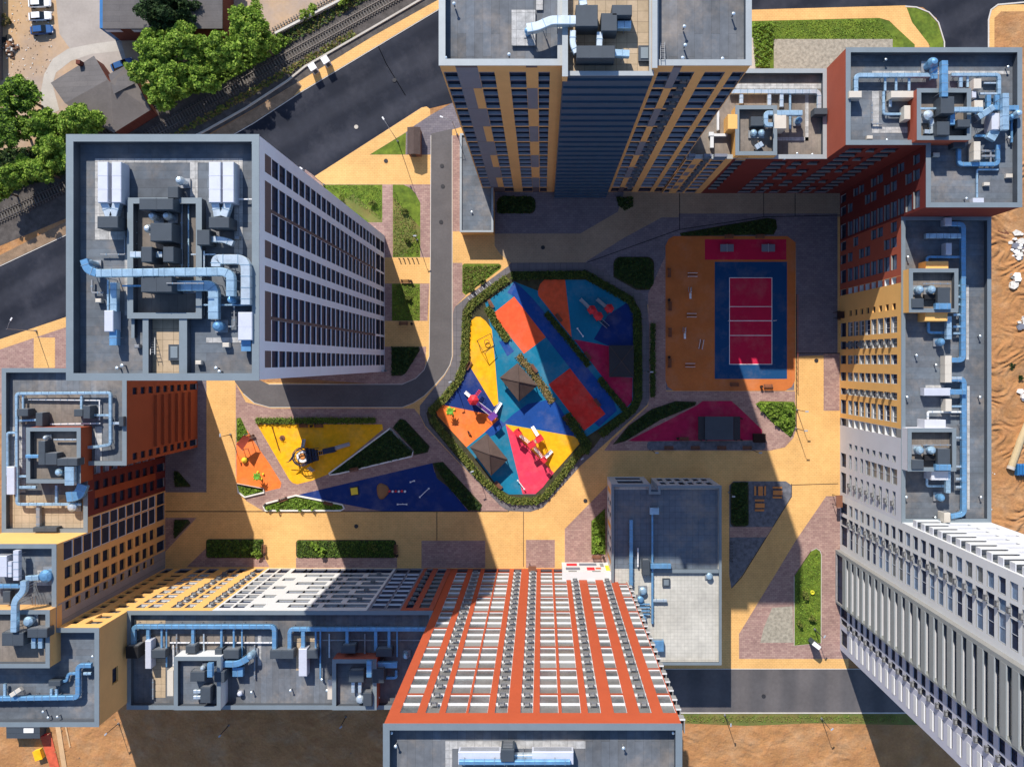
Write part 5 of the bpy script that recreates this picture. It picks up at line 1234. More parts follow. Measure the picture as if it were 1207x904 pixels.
ladder(B, 40, 716, 702, 2.6, 'steel stair ladder up to the yellow corner plant room')
for x, y, l in ((108.5, 774, 'white vent by the right parapet'), (50, 839, 'white vent near the front parapet'), (67, 845, 'small white vent at the front parapet'), (56, 846, 'dark vent at the front parapet')): vent(B, x, y, l + ', yellow corner block roof')

# ---------------- west wing
B = WW
pad(B, 10, 583, 103, 625, 'deck_tan', .03); pad(B, 24, 464, 96, 500, 'deck_warm', .03); pad(B, 112, 503, 120, 546, 'pad', .06); pad(B, 8, 503, 30, 580, 'pad', .03)
duct(B, [(95, 594.5), (66, 594.5), (19.5, 594.5), (18.8, 464), (129.5, 463), (129.5, 513), (129.5, 524), (111.5, 527), (64, 528)], 3.3, 1.0, 'duct_pale', 'pale blue duct looping round the plant room, west wing roof')
duct(B, [(66, 594.5), (66, 572)], 3, 1.0, 'duct_pale', 'short pale blue duct up from the loop, west wing roof')
for i, (pts, w) in enumerate((([(26.6, 466), (26.6, 482)], 2.2), ([(95.5, 466), (95.5, 483)], 2.6), ([(20, 496), (43, 495)], 2.6), ([(110, 489.5), (128, 489.5)], 2.6), ([(20, 561.5), (38, 561.5)], 2.6), ([(20, 574.5), (42, 574.5)], 3.2), ([(8, 560), (8, 510), (18, 510)], 2.6))):
    duct(B, pts, w, .8, 'duct_pale', ('short branch at the top left of the loop duct', 'short branch at the top right of the loop duct', 'upper branch crossing left of the plant room', 'branch to the dark box at the upper right', 'lower branch crossing left of the plant room', 'lowest branch crossing left of the plant room', 'thin duct left of the loop')[i] + ', west wing roof')
unit(B, 19.5, 482, 33, 490.5, 2.0, 'unit_dark', 'dark box at the upper left inside the loop duct, west wing roof'); unit(B, 42, 486.5, 50, 502.5, 2.2, 'unit_dark', 'upright dark box above the plant room, west wing roof'); unit(B, 98, 478.5, 106, 493.5, 2.2, 'unit_dark', 'upright dark box at the upper right inside the loop duct, west wing roof'); unit(B, 87, 482.5, 97.5, 491, 1.8, 'unit_dark', 'low dark box beside the upright one at the upper right, west wing roof'); unit(B, 140, 491, 145.5, 502.5, 1.8, 'unit_dark', 'dark box at the right parapet, west wing roof')
duct(B, [(129, 499), (141, 499)], 3, .6, 'duct_silver', 'silver stub to the dark box at the right parapet, west wing roof')
zi = B.penthouse(31.5, 504, 95, 569, 3.7, 'w_rust', deck='deck_warm')
unit(B, 45, 520, 53, 548, 2.0, 'unit_dark', 'upright dark box inside the west wing plant room', zd=zi); unit(B, 53.2, 534, 67, 548, 2.0, 'unit_dark', 'middle dark box inside the west wing plant room', zd=zi); unit(B, 67.2, 540.5, 91, 549, 2.2, 'unit_dark', 'right dark box inside the west wing plant room', zd=zi)
duct(B, [(63, 518), (90, 518)], 1.6, .6, 'duct_silver', 'thin silver pipe inside the west wing plant room', zd=zi); fan(B, 52, 516, 2.6, 1.4, 'duct_silver', 'small silver cowl inside the west wing plant room', zd=zi); fan(B, 67.5, 557, 4.4, 1.6, 'duct_pale', 'round pale fan inside the west wing plant room', zd=zi)
duct(B, [(30, 538), (45, 538)], 4, 1.2, 'duct_blue', 'blue duct into the left side of the west wing plant room', zd=zi, legs=False)
duct(B, [(81.5, 550), (81.5, 572)], 11, 4.0, 'duct_pale', 'wide pale duct leaving the west wing plant room'); duct(B, [(97, 571), (92, 584), (78, 586)], 12, 1.4, 'duct_blue', 'wide blue curved hood below the west wing plant room'); fan(B, 83, 598, 5.5, 1.6, 'duct_silver', 'silver fan below the blue curved hood, west wing roof')
unit(B, 7.5, 550, 17, 583, 1.6, 'unit_white', 'tall white unit at the left edge, west wing roof'); unit(B, 38.7, 621.5, 66.7, 627, 1.6, 'unit_dark', 'dark long box at the lower edge, west wing roof')
duct(B, [(44.5, 596), (44.5, 622)], 4.5, .4, 'steel', 'grey cable ladder to the dark long box, west wing roof'); duct(B, [(33, 471), (118, 472)], 1.2, .5, 'frame_white', 'thin white pipe inside the loop duct, west wing roof'); duct(B, [(59, 500), (118, 499)], 1.4, .5, 'frame_white', 'thin white pipe above the plant room, west wing roof')
duct(B, [(117, 472), (117, 495)], 1.2, .5, 'frame_white', 'thin white upright pipe inside the loop duct, west wing roof')

# ---------------- annex
B = AN
lowwall(B, 769, 671, 847, 675, .7, 'inner_parapet', 'cap'); pad(B, 770, 676, 846, 778, 'deck_tile', .03); pad(B, 724, 577, 846, 670, 'deck_shade', .03)  # last slab: same tiles, tower shade painted into their colour
duct(B, [(744, 613), (744, 690)], 4.2, .5, 'duct_blue', 'upright blue duct on the shaded left of the nursery roof'); duct(B, [(769, 606), (769, 674)], 2.2, .4, 'duct_blue', 'thin blue pipe down the middle of the nursery roof'); duct(B, [(767, 667.5), (791, 667.5)], 5.5, .8, 'duct_blue', 'blue duct at the middle wall of the nursery roof'); duct(B, [(769, 675), (769, 735)], 2.4, .4, 'duct_blue', 'thin blue pipe on the sunlit half of the nursery roof')
unit(B, 766, 598.5, 777, 606.5, 1.2, 'duct_pale', 'small pale blue unit in the shade of the nursery roof'); unit(B, 757, 660, 766, 678, 1.4, 'unit_dark', 'dark box beside the blue pipes, nursery roof'); unit(B, 769, 755, 782.5, 768, 1.2, 'duct_blue', 'blue box unit at the lower left of the nursery roof')
fan(B, 758, 697, 4.5, 1.0, 'duct_pale', 'pale round fan left of the blue pipe, nursery roof'); fan(B, 836.7, 679.5, 4.0, 1.0, 'duct_pale', 'pale round fan at the right of the middle wall, nursery roof'); fan(B, 755, 707, 4, .9, 'duct_blue', 'blue round fan beside the coil rack, nursery roof'); fan(B, 758, 730, 4, .9, 'duct_blue', 'blue round fan below the coil rack, nursery roof')
for k in range(4): duct(B, [(750, 712 + 4 * k), (766, 712 + 4 * k)], 1.6, .5, 'duct_blue', '%s blue pipe of the coil rack, nursery roof' % ('topmost', 'second', 'third', 'lowest')[k])
duct(B, [(770, 708), (786, 708)], 3, .5, 'duct_silver', 'short silver duct with its shadow, nursery roof'); hatch(B, 781, 682, 790, 691.5, 'square hatch near the middle wall, nursery roof')
duct(B, [(752, 646), (752, 668)], 1.6, .6, 'frame_white', 'thin white rail beside the dark box, nursery roof')
# pavilion vents
B = PV
for x, y, l in ((557, 178, 'upper'), (556, 250, 'lower')): vent(B, x, y, 'small %s vent on the entrance pavilion roof' % l, h=.5)
B = WT
for pts, w, el, m, l in (([(143, 237), (151, 237), (151, 250)], 1.6, .4, 'duct_silver', 'thin bent pipe beside the left long units'), ([(147, 258), (147, 300), (118, 300)], 1.4, .4, 'steel', 'thin grey pipe left of the sunken well'), ([(225, 300), (254, 300)], 1.8, .8, 'duct_silver', 'thin silver pipe across the right rim of the sunken well'), ([(160, 255), (160, 320)], 1.5, .3, 'steel', 'thin grey pipe inside the left edge of the sunken well'), ([(222, 240), (222, 318)], 1.6, .3, 'duct_pale', 'thin pale pipe inside the right edge of the sunken well'), ([(196, 334), (240, 334)], 1.2, 3.6, 'steel', 'thin grey bar over the largest dark box'), ([(144, 337), (166, 337)], 2.0, 1.5, 'duct_blue', 'thin blue pipe left of the largest dark box'), ([(276, 340), (276, 385), (268, 385)], 1.6, .4, 'steel', 'thin grey pipe beside the looping silver duct'), ([(108, 330), (108, 345), (122, 345)], 2.0, .4, 'steel', 'thin grey pipe near the left parapet'), ([(240, 296), (240, 318)], 2.2, .9, 'duct_silver', 'short silver pipe above the bending duct'), ([(214, 345), (240, 345), (240, 372)], 1.4, .4, 'steel', 'thin bent pipe at the lower right of the sunken well')):
    duct(B, pts, w, el, m, l + ', white tower roof')
for x, y, h_, l in ((265, 300, 10, 'above the looping duct'), (112, 352, 7, 'by the left parapet'), (158, 406, 6, 'left of the tan terrace'), (230, 425, 7, 'right of the tan terrace'), (262, 404, 8, 'below the blue fan'), (276, 278, 6, 'below the right plenum box')):
    unit(B, x, y, x + h_, y + h_ * .7, .7, 'unit_beige' if h_ > 6 else 'steel', 'small low junction box ' + l + ', white tower roof', base=.1, name='junction_box')
B = NE
for pts, w, el, m, l in (([(1028, 120), (1028, 146), (1040, 146)], 1.6, .4, 'steel', 'thin grey pipe left of the red plant room'), ([(1050, 118), (1050, 126)], 3, .8, 'duct_silver', 'short silver stub below the wide beige unit'), ([(1160, 98), (1174, 98)], 2, .5, 'duct_silver', 'short silver pipe right of the upper beige unit'), ([(1150, 160), (1165, 160)], 3, .6, 'duct_blue', 'short blue duct above the tall beige unit'), ([(1168, 178), (1168, 198)], 2, .4, 'steel', 'thin grey pipe right of the tall beige unit'), ([(1193, 140), (1193, 168)], 2.4, .5, 'duct_blue', 'thin blue pipe beside the right parapet'), ([(1085, 128), (1106, 128)], 2.4, 3.4, 'duct_pale', 'thin pale pipe over the left rim of the red plant room'), ([(1150, 118), (1150, 135), (1165, 135)], 2.6, 1.2, 'duct_blue', 'blue bent pipe right of the red plant room')):
    duct(B, pts, w, el, m, l + ', red corner block roof')
for x, y, h_, l in ((1100, 180, 8, 'on the shaded lower part'), (1186, 205, 8, 'by the right parapet'), (1022, 160, 7, 'near the front left parapet'), (1160, 215, 7, 'near the front parapet')):
    unit(B, x, y, x + h_, y + h_ * .6, .6, 'unit_beige', 'small low junction box ' + l + ', red corner block roof', base=.1, name='junction_box')
B = SW
for pts, w, el, m, l in (([(208, 747), (208, 768)], 1.6, .4, 'steel', 'thin grey pipe left of the dark box behind the left plant room'), ([(240, 747), (240, 772)], 1.6, .4, 'duct_silver', 'thin silver pipe behind the left plant room'), ([(300, 760), (300, 800)], 1.6, .3, 'steel', 'thin grey pipe right of the round fan'), ([(388, 747), (388, 775)], 1.6, .4, 'duct_silver', 'thin silver pipe left of the right plant room'), ([(430, 747), (430, 774)], 1.6, .4, 'steel', 'thin grey pipe behind the right plant room'), ([(180, 800), (180, 824)], 1.6, .3, 'steel', 'thin grey pipe on the tan slab')):
    duct(B, pts, w, el, m, l + ', south wing roof')
for b_ in (WT, NT, NW, NE, EW, SE, ST, SW, CB, WW, AN, PV): b_.finish()
# ------------------------------------------------------------------ courtyard furniture and play equipment
def gazebo(cs, ze, apex, za, label, m='gazebo', flat=False):
    P = [R(x, y, ze) for x, y in cs]; A = R(*apex, za)
    t = thing('gazebo', label, 'gazebo', (A[0], A[1], 0))
    r = MB(); ap = (A[0], A[1], za)
    low = [(p[0], p[1], ze - .18) for p in P]
    for i in range(4):
        j = (i + 1) % 4; mm = m if i % 2 else m + '_b' if m == 'gazebo' else m
        r.face([P[i], P[j], ap], mm); r.face([low[i], low[j], P[j], P[i]], m)
    r.face(low[::-1], 'wood_dark')
    for i in range(4): r.bar((P[i][0], P[i][1], ze + .02), (A[0], A[1], za + .02), .14, 'gazebo_b')
    r.build('roof', t)
    for p in P:
        x, y = p[0] + (A[0] - p[0]) * .14, p[1] + (A[1] - p[1]) * .14
        k = MB(); k.box(x - .08, y - .08, .05, x + .08, y + .08, ze - .2, 'wood_dark'); k.build('post', t)
    q = MB()
    for i in range(3):
        a, b = P[i], P[i + 1]
        f = lambda p: (p[0] + (A[0] - p[0]) * .25, p[1] + (A[1] - p[1]) * .25, .5)
        q.bar(f(a), f(b), .4, 'rust_wood', .08)
    q.build('bench_seat', t)
gazebo([(589, 445), (610, 428), (633.5, 454.5), (611.6, 473)], 2.7, (611.5, 450), 4.6, 'brown pyramid roofed gazebo in the middle of the sunlit playground')
gazebo([(553.6, 526.8), (574, 511), (598.5, 541.7), (578.8, 560.6)], 2.7, (577, 535.5), 4.6, 'brown pyramid roofed gazebo at the lower left hedge of the playground')
gazebo([(718, 407), (747, 407), (747, 444.5), (718, 444.5)], 2.7, (732.5, 426), 3.0, 'dark flat roofed gazebo in the shaded right part of the playground', 'frame_dark')

def bench_proto():
    t = thing('bench', 'brown slatted bench', 'bench', (0, 0, 0))
    s = MB()
    for k in range(5): s.box(-.95, -.28 + k * .12, .43, .95, -.19 + k * .12, .48, 'rust_wood')
    s.build('seat', t)
    b = MB()
    for k in range(3): b.box(-.95, .33 + k * .03, .55 + k * .14, .95, .36 + k * .03, .65 + k * .14, 'rust_wood')
    b.build('backrest', t)
    for x in (-.7, .7):
        l = MB(); l.box(x - .05, -.3, .0, x + .05, -.22, .425, 'frame_dark'); l.box(x - .05, .3, 0, x + .05, .42, .95, 'frame_dark'); l.box(x - .05, -.22, .36, x + .05, .3, .425, 'frame_dark'); l.build('leg', t)
    return t
first = [bench_proto()]
def bench(x, y, rot, label, z=.12, group='park benches in the courtyard'):
    p = G(x, y, z)
    if first:
        t = first.pop(); bench.p = t; t.location = p; t.rotation_euler = (0, 0, radians(rot)); t['label'] = label; t['group'] = group
    else: dup(bench.p, p, radians(rot), label, group)
for x, y, r_, l in ((788.8, 322, 90, 'bench at the left edge of the orange sports field, topmost'), (789.7, 361, 90, 'bench at the left edge of the orange sports field, second from the top'), (789.7, 392, 90, 'bench at the left edge of the orange sports field, third from the top'), (789.4, 428, 90, 'bench at the left edge of the orange sports field, lowest'),
                    (865, 452.6, 180, 'shaded bench below the blue court'), (904.7, 454.5, 180, 'sunlit bench below the blue court'), (858.6, 279.6, 0, 'left bench above the red table tennis strip'), (895, 279.6, 0, 'right bench above the red table tennis strip'),
                    (806, 516.5, 180, 'bench left of the dark stage canopy'), (788, 527, 180, 'leftmost bench on the dark deck strip below the stage'), (819, 527, 180, 'second bench on the dark deck strip below the stage'), (850, 527, 180, 'third bench on the dark deck strip below the stage'), (880, 527, 180, 'rightmost bench on the dark deck strip below the stage'),
                    (358.5, 502, 0, 'left bench below the hedge on the yellow play triangle'), (376.5, 502, 0, 'right bench below the hedge on the yellow play triangle'), (312.5, 646.5, 90, 'bench at the end of the left planting bed, south plaza'), (467.5, 646.5, 90, 'bench at the end of the middle planting bed, south plaza'),
                    (334.5, 588.5, 20, 'bench on the white kerb of the triangular bed, left'), (387.5, 593, -12, 'bench on the white kerb of the triangular bed, right'), (703, 655, 180, 'bench below the planting strip beside the nursery'), (478, 332.5, 0, 'bench above the square lawn east of the white tower'), (476, 381, 180, 'bench below the square lawn east of the white tower'),
                    (579, 358, 120, 'bench at the upper left hedge of the playground'), (588, 571, 135, 'bench at the lower left corner of the playground'), (668, 494, 126, 'bench left of the red rectangle, playground'), (703.5, 474.5, -54, 'bench right of the red rectangle, playground'), (630, 434, 126, 'bench on the dry planting strip near the middle gazebo'), (659, 374.5, 126, 'bench by the shaded orange triangle, playground'), (693, 419, 126, 'bench by the magenta strip, playground'), (553, 431, 60, 'bench at the left hedge beside the yellow strip, playground'),
                    (296, 515, 15, 'bench at the tip of the orange play triangle'), (988, 372, 90, 'dark bench by the wall of the east wing'), (418, 553, 12, 'bench on the white kerb of the green triangle')):
    bench(x, y, r_, l)
def bin_(x, y, label):
    p = G(x, y, .2); t = thing('litter_bin', label, 'litter bin', p, 'litter bins')
    mb = MB(); mb.cyl(p[0], p[1], .2, 1.0, .22, .27, 'frame_dark', 10); mb.build('drum', t)
    k = MB(); k.cyl(p[0], p[1], 1.03, 1.1, .3, .26, 'wood_dark', 10); k.build('lid', t)
for x, y, l in ((788, 354, 'litter bin beside the second bench on the left of the sports field'), (788, 421, 'litter bin beside the lowest bench on the left of the sports field'), (896.5, 455.5, 'litter bin beside the sunlit bench below the court'), (798, 516.5, 'litter bin beside the bench left of the stage'), (368, 502, 'litter bin between the two benches below the hedge'), (485, 332, 'litter bin at the bench above the square lawn'), (486, 382, 'litter bin at the bench below the square lawn'), (711, 656, 'litter bin beside the planting strip near the nursery'), (313, 652, 'litter bin at the end of the left planting bed'), (468.5, 654, 'litter bin at the end of the middle planting bed')):
    bin_(x, y, l)

# lamps
def lamp_proto(h, name='street_lamp', arm=1.6, two=False):
    t = thing(name, 'lamp', 'street lamp', (0, 0, 0))
    b = MB(); b.cyl(0, 0, 0, .5, .22, .16, 'steel', 10); b.build('base', t)
    p = MB(); p.tube([(0, 0, .3), (0, 0, h * .5), (0, 0, h)], [.09, .07, .045], 'frame_dark' if name == 'garden_lamp' else 'steel'); p.build('pole', t)
    for s_ in ((1, -1) if two else (1,)):
        a = MB(); a.tube([(0, 0, h - .3), (s_ * arm * .5, 0, h + .15), (s_ * arm, 0, h + .25)], .045, 'steel', 6); a.build('arm', t)
        k = MB(); k.bevbox(s_ * arm - .35, -.16, h + .2, s_ * arm + .3, .13, h + .32, 'frame_grey' if name == 'garden_lamp' else 'frame_white', .04); k.build('lamp_head', t)
    return t
l0 = lamp_proto(10.0, arm=2.2); l0.location = G(469, 167, .1); l0.rotation_euler = (0, 0, radians(122)); tag(l0, 'tall road lamp at the grass triangle by the asphalt road', 'street lamp', 'tall road lamps')
dup(l0, G(539, 159, .1), radians(160), 'tall road lamp where the driveway leaves the asphalt road', 'tall road lamps'); dup(l0, G(43, 390, .1), radians(60), 'tall road lamp on the yellow pavement at the left edge', 'tall road lamps')
dup(l0, G(382, 218, .1), radians(150), 'tall road lamp beside the white tower and the road', 'tall road lamps')
l1 = lamp_proto(5.6, 'garden_lamp', arm=.35); l1.location = G(492, 283, .1); tag(l1, 'small path lamp on the long lawn by the driveway', 'street lamp', 'small path lamps')
for x, y, r_, l in ((939, 483, 0, 'small path lamp by the green bed right of the stage, upper'), (938, 505, 0, 'small path lamp by the green bed right of the stage, lower'), (854, 842, 90, 'small lamp on the verge south of the road, left'), (968, 846, 40, 'small lamp on the verge south of the road, right'), (768, 530, 0, 'small path lamp at the left end of the deck strip'), (886, 530, 0, 'small path lamp at the right end of the deck strip'), (859, 580, 180, 'small path lamp beside the garden with the orange loungers'), (683, 538, 30, 'small path lamp at the lower right hedge corner'), (561, 551, 200, 'small path lamp at the lower left hedge'), (536, 449, 200, 'small path lamp at the left hedge curve'), (272, 512, 90, 'small path lamp at the left edge of the orange play triangle'), (455, 437, 0, 'small path lamp at the corner of the white tower'), (762, 438, 0, 'small path lamp at the right side of the ring path'), (960, 741, 60, 'small lamp in the lawn strip of the right plaza')):
    dup(l1, G(x, y, .1), radians(r_), l, 'small path lamps')

# play tower helpers
def box_at(mb, x, y, z0, z1, w, d, rot, m):
    c, s_ = cos(radians(rot)), sin(radians(rot)); p = G(x, y)
    pts = [(p[0] + dx * c - dy * s_, p[1] + dx * s_ + dy * c) for dx, dy in ((-w / 2, -d / 2), (w / 2, -d / 2), (w / 2, d / 2), (-w / 2, d / 2))]
    mb.prism(pts, z0, z1, m)
def hexroof(mb, x, y, z, r, hh, m, n=6):
    p = G(x, y); mb.lathe(p[0], p[1], [(r, z), (r, z + .12), (r * .55, z + hh * .6), (.05, z + hh)], m, n)
def posts(mb, x, y, r, z, m, n=4, rot=45):
    p = G(x, y)
    for k in range(n):
        a = radians(rot + 360 * k / n); mb.cyl(p[0] + r * cos(a), p[1] + r * sin(a), .05, z, .07, .07, m, 6)
def slide(t, a, za, b, w=.62, m='p_white', name='slide'):
    """open chute from px a at height za down to px b at the ground"""
    P, Q = Vector(G(*a, za)), Vector(G(*b, .35)); d = (Q - P); hd = Vector((d.x, d.y, 0)).normalized(); n = Vector((-hd.y, hd.x, 0))
    mid = P.lerp(Q, .8); mid.z = za * .2 + .2; mb = MB()
    for p, q in ((P, mid), (mid, Q)):
        mb.face([tuple(p + n * w / 2), tuple(q + n * w / 2), tuple(q - n * w / 2), tuple(p - n * w / 2)], m)
        for s_ in (-1, 1): mb.bar(p + n * s_ * w / 2 + Vector((0, 0, .1)), q + n * s_ * w / 2 + Vector((0, 0, .1)), .06, m, .3)
    mb.build(name, t)
def bridge(t, a, b, z, w, m1, m2, name='bridge'):
    P, Q = Vector(G(*a, z)), Vector(G(*b, z)); d = (Q - P).normalized(); n = Vector((-d.y, d.x, 0)); mb = MB(); L_ = (Q - P).length
    k = int(L_ / .35)
    for i in range(k): 
        c = P + d * (i + .5) * L_ / k; mb.bar(c - n * w / 2, c + n * w / 2, .26, m1, .06)
    for s_ in (-1, 1):
        mb.bar(P + n * s_ * w / 2 + Vector((0, 0, .8)), Q + n * s_ * w / 2 + Vector((0, 0, .8)), .07, m2)
        for i in range(5):
            c = P.lerp(Q, i / 4) + n * s_ * w / 2; mb.bar(c, c + Vector((0, 0, .8)), .05, m2)
    mb.build(name, t)
def tower(t, x, y, z, w, rm, pm, roof='hex', rr=1.1):
    d = MB(); box_at(d, x, y, z - .1, z, w, w, 35, pm); d.build('platform', t)
    p = MB(); posts(p, x, y, w * .62, z + 1.9, pm, 4, 80); p.build('post', t)
    r = MB()
    if roof == 'hex': hexroof(r, x, y, z + 1.9, rr, .8, rm)
    else: box_at(r, x, y, z + 1.9, z + 2.05, rr * 1.7, rr * 1.2, roof, rm)
    r.build('tower_roof', t)
    g = MB()
    for a in (0, 90, 180):
        c, s_ = cos(radians(a + 35)), sin(radians(a + 35)); q = G(x, y)
        g.bar((q[0] + c * w / 2 - s_ * w * .45, q[1] + s_ * w / 2 + c * w * .45, z + .45), (q[0] + c * w / 2 + s_ * w * .45, q[1] + s_ * w / 2 - c * w * .45, z + .45), .05, rm, .7)
    g.build('side_panel', t)
def play(label, x, y): return thing('play_structure', label, 'play structure', G(x, y, .15))
t = play('red and purple climbing structure with two white slides on the navy and orange corner', 566, 478)
tower(t, 559.5, 470.5, 1.8, 1.5, 'p_red', 'p_purple', rr=1.15); tower(t, 582, 489.5, 1.6, 1.3, 'p_purple', 'p_red', roof=40, rr=1.0)
bridge(t, (563, 474), (579, 486.5), 1.6, .8, 'p_purple', 'p_white'); bridge(t, (561, 467), (567, 459.5), 1.5, .7, 'p_red', 'p_purple', 'climbing_arch')
slide(t, (557, 468.5), 1.8, (548.5, 462)); slide(t, (583.5, 486), 1.5, (590.5, 474.5))
t = play('red boxed climbing structure with white slides on the yellow and pink triangle', 630, 520)
tower(t, 610.5, 508.5, 1.6, 1.2, 'p_red', 'p_red', roof=-40, rr=.85); tower(t, 636, 515.5, 1.8, 1.2, 'p_red', 'p_red', roof=32, rr=.9); tower(t, 627, 522.5, 1.8, 1.2, 'p_red', 'p_red', roof=32, rr=.9); tower(t, 641, 540.5, 1.4, 1.0, 'p_red', 'p_red', roof=-40, rr=.6)
bridge(t, (612.5, 511.5), (624, 521), 1.4, .7, 'p_white', 'p_red'); bridge(t, (629, 525), (639.5, 538.5), 1.3, .7, 'p_white', 'p_red'); bridge(t, (629, 521), (634, 517), 1.8, .9, 'p_grey', 'p_red')
slide(t, (634.5, 513.5), 1.7, (627.5, 502.5)); slide(t, (642.5, 538.5), 1.2, (650.5, 531))
t = play('shaded red climbing structure with two joined hexagonal roofs and a slide', 700, 370)
tower(t, 696.5, 366.5, 2.0, 1.4, 'p_red', 'p_navy', rr=.95); tower(t, 704, 374, 2.0, 1.4, 'p_red', 'p_navy', rr=.95); r_ = MB(); box_at(r_, 700.3, 370.3, 3.9, 4.2, 1.5, 1.1, -45, 'p_red'); r_.build('link_roof', t)
slide(t, (694.5, 364), 2.0, (684, 353), m='p_grey'); bridge(t, (706, 377), (716, 386), 1.2, .7, 'p_navy', 'p_grey')
t = play('single red hexagonal play tower with a slide in the shade', 716, 365)
tower(t, 716.5, 365, 2.0, 1.4, 'p_red', 'p_navy', rr=.95); slide(t, (713.5, 362.5), 2.0, (703.5, 353), m='p_grey')
# insect-shaped climbing structure on the yellow triangle
t = play('large dark ship-shaped climbing structure with slides on the yellow triangle', 362, 538)
p = G(359, 537); mb = MB()
for k in range(16):
    a0, a1 = 2 * pi * k / 16, 2 * pi * (k + 1) / 16
    for z, r in ((1.4, 1.75), (2.2, 1.9), (2.9, 1.55)): mb.bar((p[0] + r * cos(a0), p[1] + r * sin(a0), z), (p[0] + r * cos(a1), p[1] + r * sin(a1), z), .14, 'p_navy')
    mb.bar((p[0] + 1.6 * cos(a0), p[1] + 1.6 * sin(a0), .1), (p[0] + 1.55 * cos(a0), p[1] + 1.55 * sin(a0), 2.9), .09, 'p_navy')
mb.build('ring_frame', t)
mb = MB(); mb.lathe(p[0], p[1], [(1.25, 1.5), (1.25, 1.6), (.75, 1.62), (.7, 1.5)], 'p_white', 18); mb.build('ring_seat', t)
mb = MB(); mb.cyl(p[0], p[1], 1.3, 1.7, .62, .55, 'wood_orange', 14); mb.build('hub', t)
mb = MB()
for i, x in enumerate((365.5, 369, 372.5, 376)): box_at(mb, x, 536 - .3 * i, 1.3, 2.2 + .25 * (i % 2), .42, 3.2 - .35 * i, 8, 'p_navy')
for y in (528.5, 533, 538, 543): 
    q = G(363, y); q2 = G(379, y - 2); mb.bar((q[0], q[1], 2.4), (q2[0], q2[1], 2.4), .12, 'frame_dark')
mb.build('hull_ribs', t)
mb = MB(); pts = [G(344, 543, 2.6), G(348, 539, 2.8), G(352, 533, 3.0)]; mb.tube(pts, [.06, .2, .15], 'p_navy'); pts = [G(340, 544, 1.6), G(348, 541, 2.2)]; mb.bar(pts[0], pts[1], .1, 'frame_dark'); mb.build('bow', t)
bridge(t, (378, 533), (386, 531.5), 1.5, .8, 'frame_dark', 'p_grey')
mb = MB(); box_at(mb, 391, 529.5, 1.2, 2.6, 2.4, 1.1, 12, 'p_navy'); mb.build('cabin', t)
mb = MB(); mb.tube([G(397, 527.5, 1.9), G(405, 525, 1.3), G(412.5, 523, .6)], .42, 'p_grey', 10); mb.build('tube_slide', t)
slide(t, (359.5, 527), 1.8, (359, 517.5), m='p_grey'); slide(t, (366.5, 549.5), 1.7, (370, 555), m='p_grey')
# spring palms
def palm(x, y, label, m2='p_lime'):
    t = thing('palm_toy', label, 'play toy', G(x, y, .1)); p = G(x, y)
    k = MB(); k.tube([(p[0] - .1, p[1], .1), (p[0], p[1], 1.2), (p[0] + .1, p[1], 2.2)], [.16, .12, .1], 'wood_orange'); k.build('stem', t)
    f = MB()
    for i in range(8):
        a = i * pi / 4; c, s_ = cos(a), sin(a); q = Vector((p[0] + .1, p[1], 2.25)); r = 1.15 if i % 2 else .95
        f.face([tuple(q), tuple(q + Vector((c * .55 - s_ * .22, s_ * .55 + c * .22, .18))), tuple(q + Vector((c * r, s_ * r, -.12))), tuple(q + Vector((c * .55 + s_ * .22, s_ * .55 - c * .22, .18)))], 'p_green')
    f.build('fronds', t)
    b = MB()
    for i in range(4): b.cyl(p[0] + .8 * cos(i * 1.6 + .4), p[1] + .8 * sin(i * 1.6 + .4), .1, .5, .2, .2, m2, 10)
    b.build('stool', t)
palm(531.5, 484, 'green palm shaped play toy on the orange corner of the main playground'); palm(306.5, 560, 'green palm shaped play toy on the small orange triangle')
# shade sail
t = thing('shade_sail', 'dark red square shade sail on posts over the small orange triangle', 'shade sail', G(289, 520, .1))
c_ = [R(x, y, z) for x, y, z in ((278.5, 523.5, 3.0), (287.5, 512.5, 3.5), (295, 516.5, 3.0), (285.5, 530.5, 3.5))]
mb = MB(); N_ = 6
for i in range(N_):
    for j in range(N_):
        def bl(u, v):
            q = [Vector(p) for p in c_]; r = (q[0] * (1 - u) + q[1] * u) * (1 - v) + (q[3] * (1 - u) + q[2] * u) * v; return tuple(r)
        mb.face([bl(i / N_, j / N_), bl((i + 1) / N_, j / N_), bl((i + 1) / N_, (j + 1) / N_), bl(i / N_, (j + 1) / N_)], 'sail')
mb.build('canopy', t)
for p in c_: k = MB(); k.cyl(p[0], p[1], .05, p[2] + .1, .07, .06, 'steel', 7); k.build('post', t)
t = thing('play_ball', 'yellow round play dome on the small orange triangle', 'play toy', G(289, 542, .1)); p = G(289, 542); mb = MB(); mb.lathe(p[0], p[1], [(.5, .1), (.62, .4), (.5, .85), (.2, 1.1), (.02, 1.15)], 'p_yellow', 12); mb.build('dome', t)
mb = MB(); mb.cyl(p[0], p[1], .05, .12, .7, .7, 'frame_dark', 12); mb.build('base_ring', t)
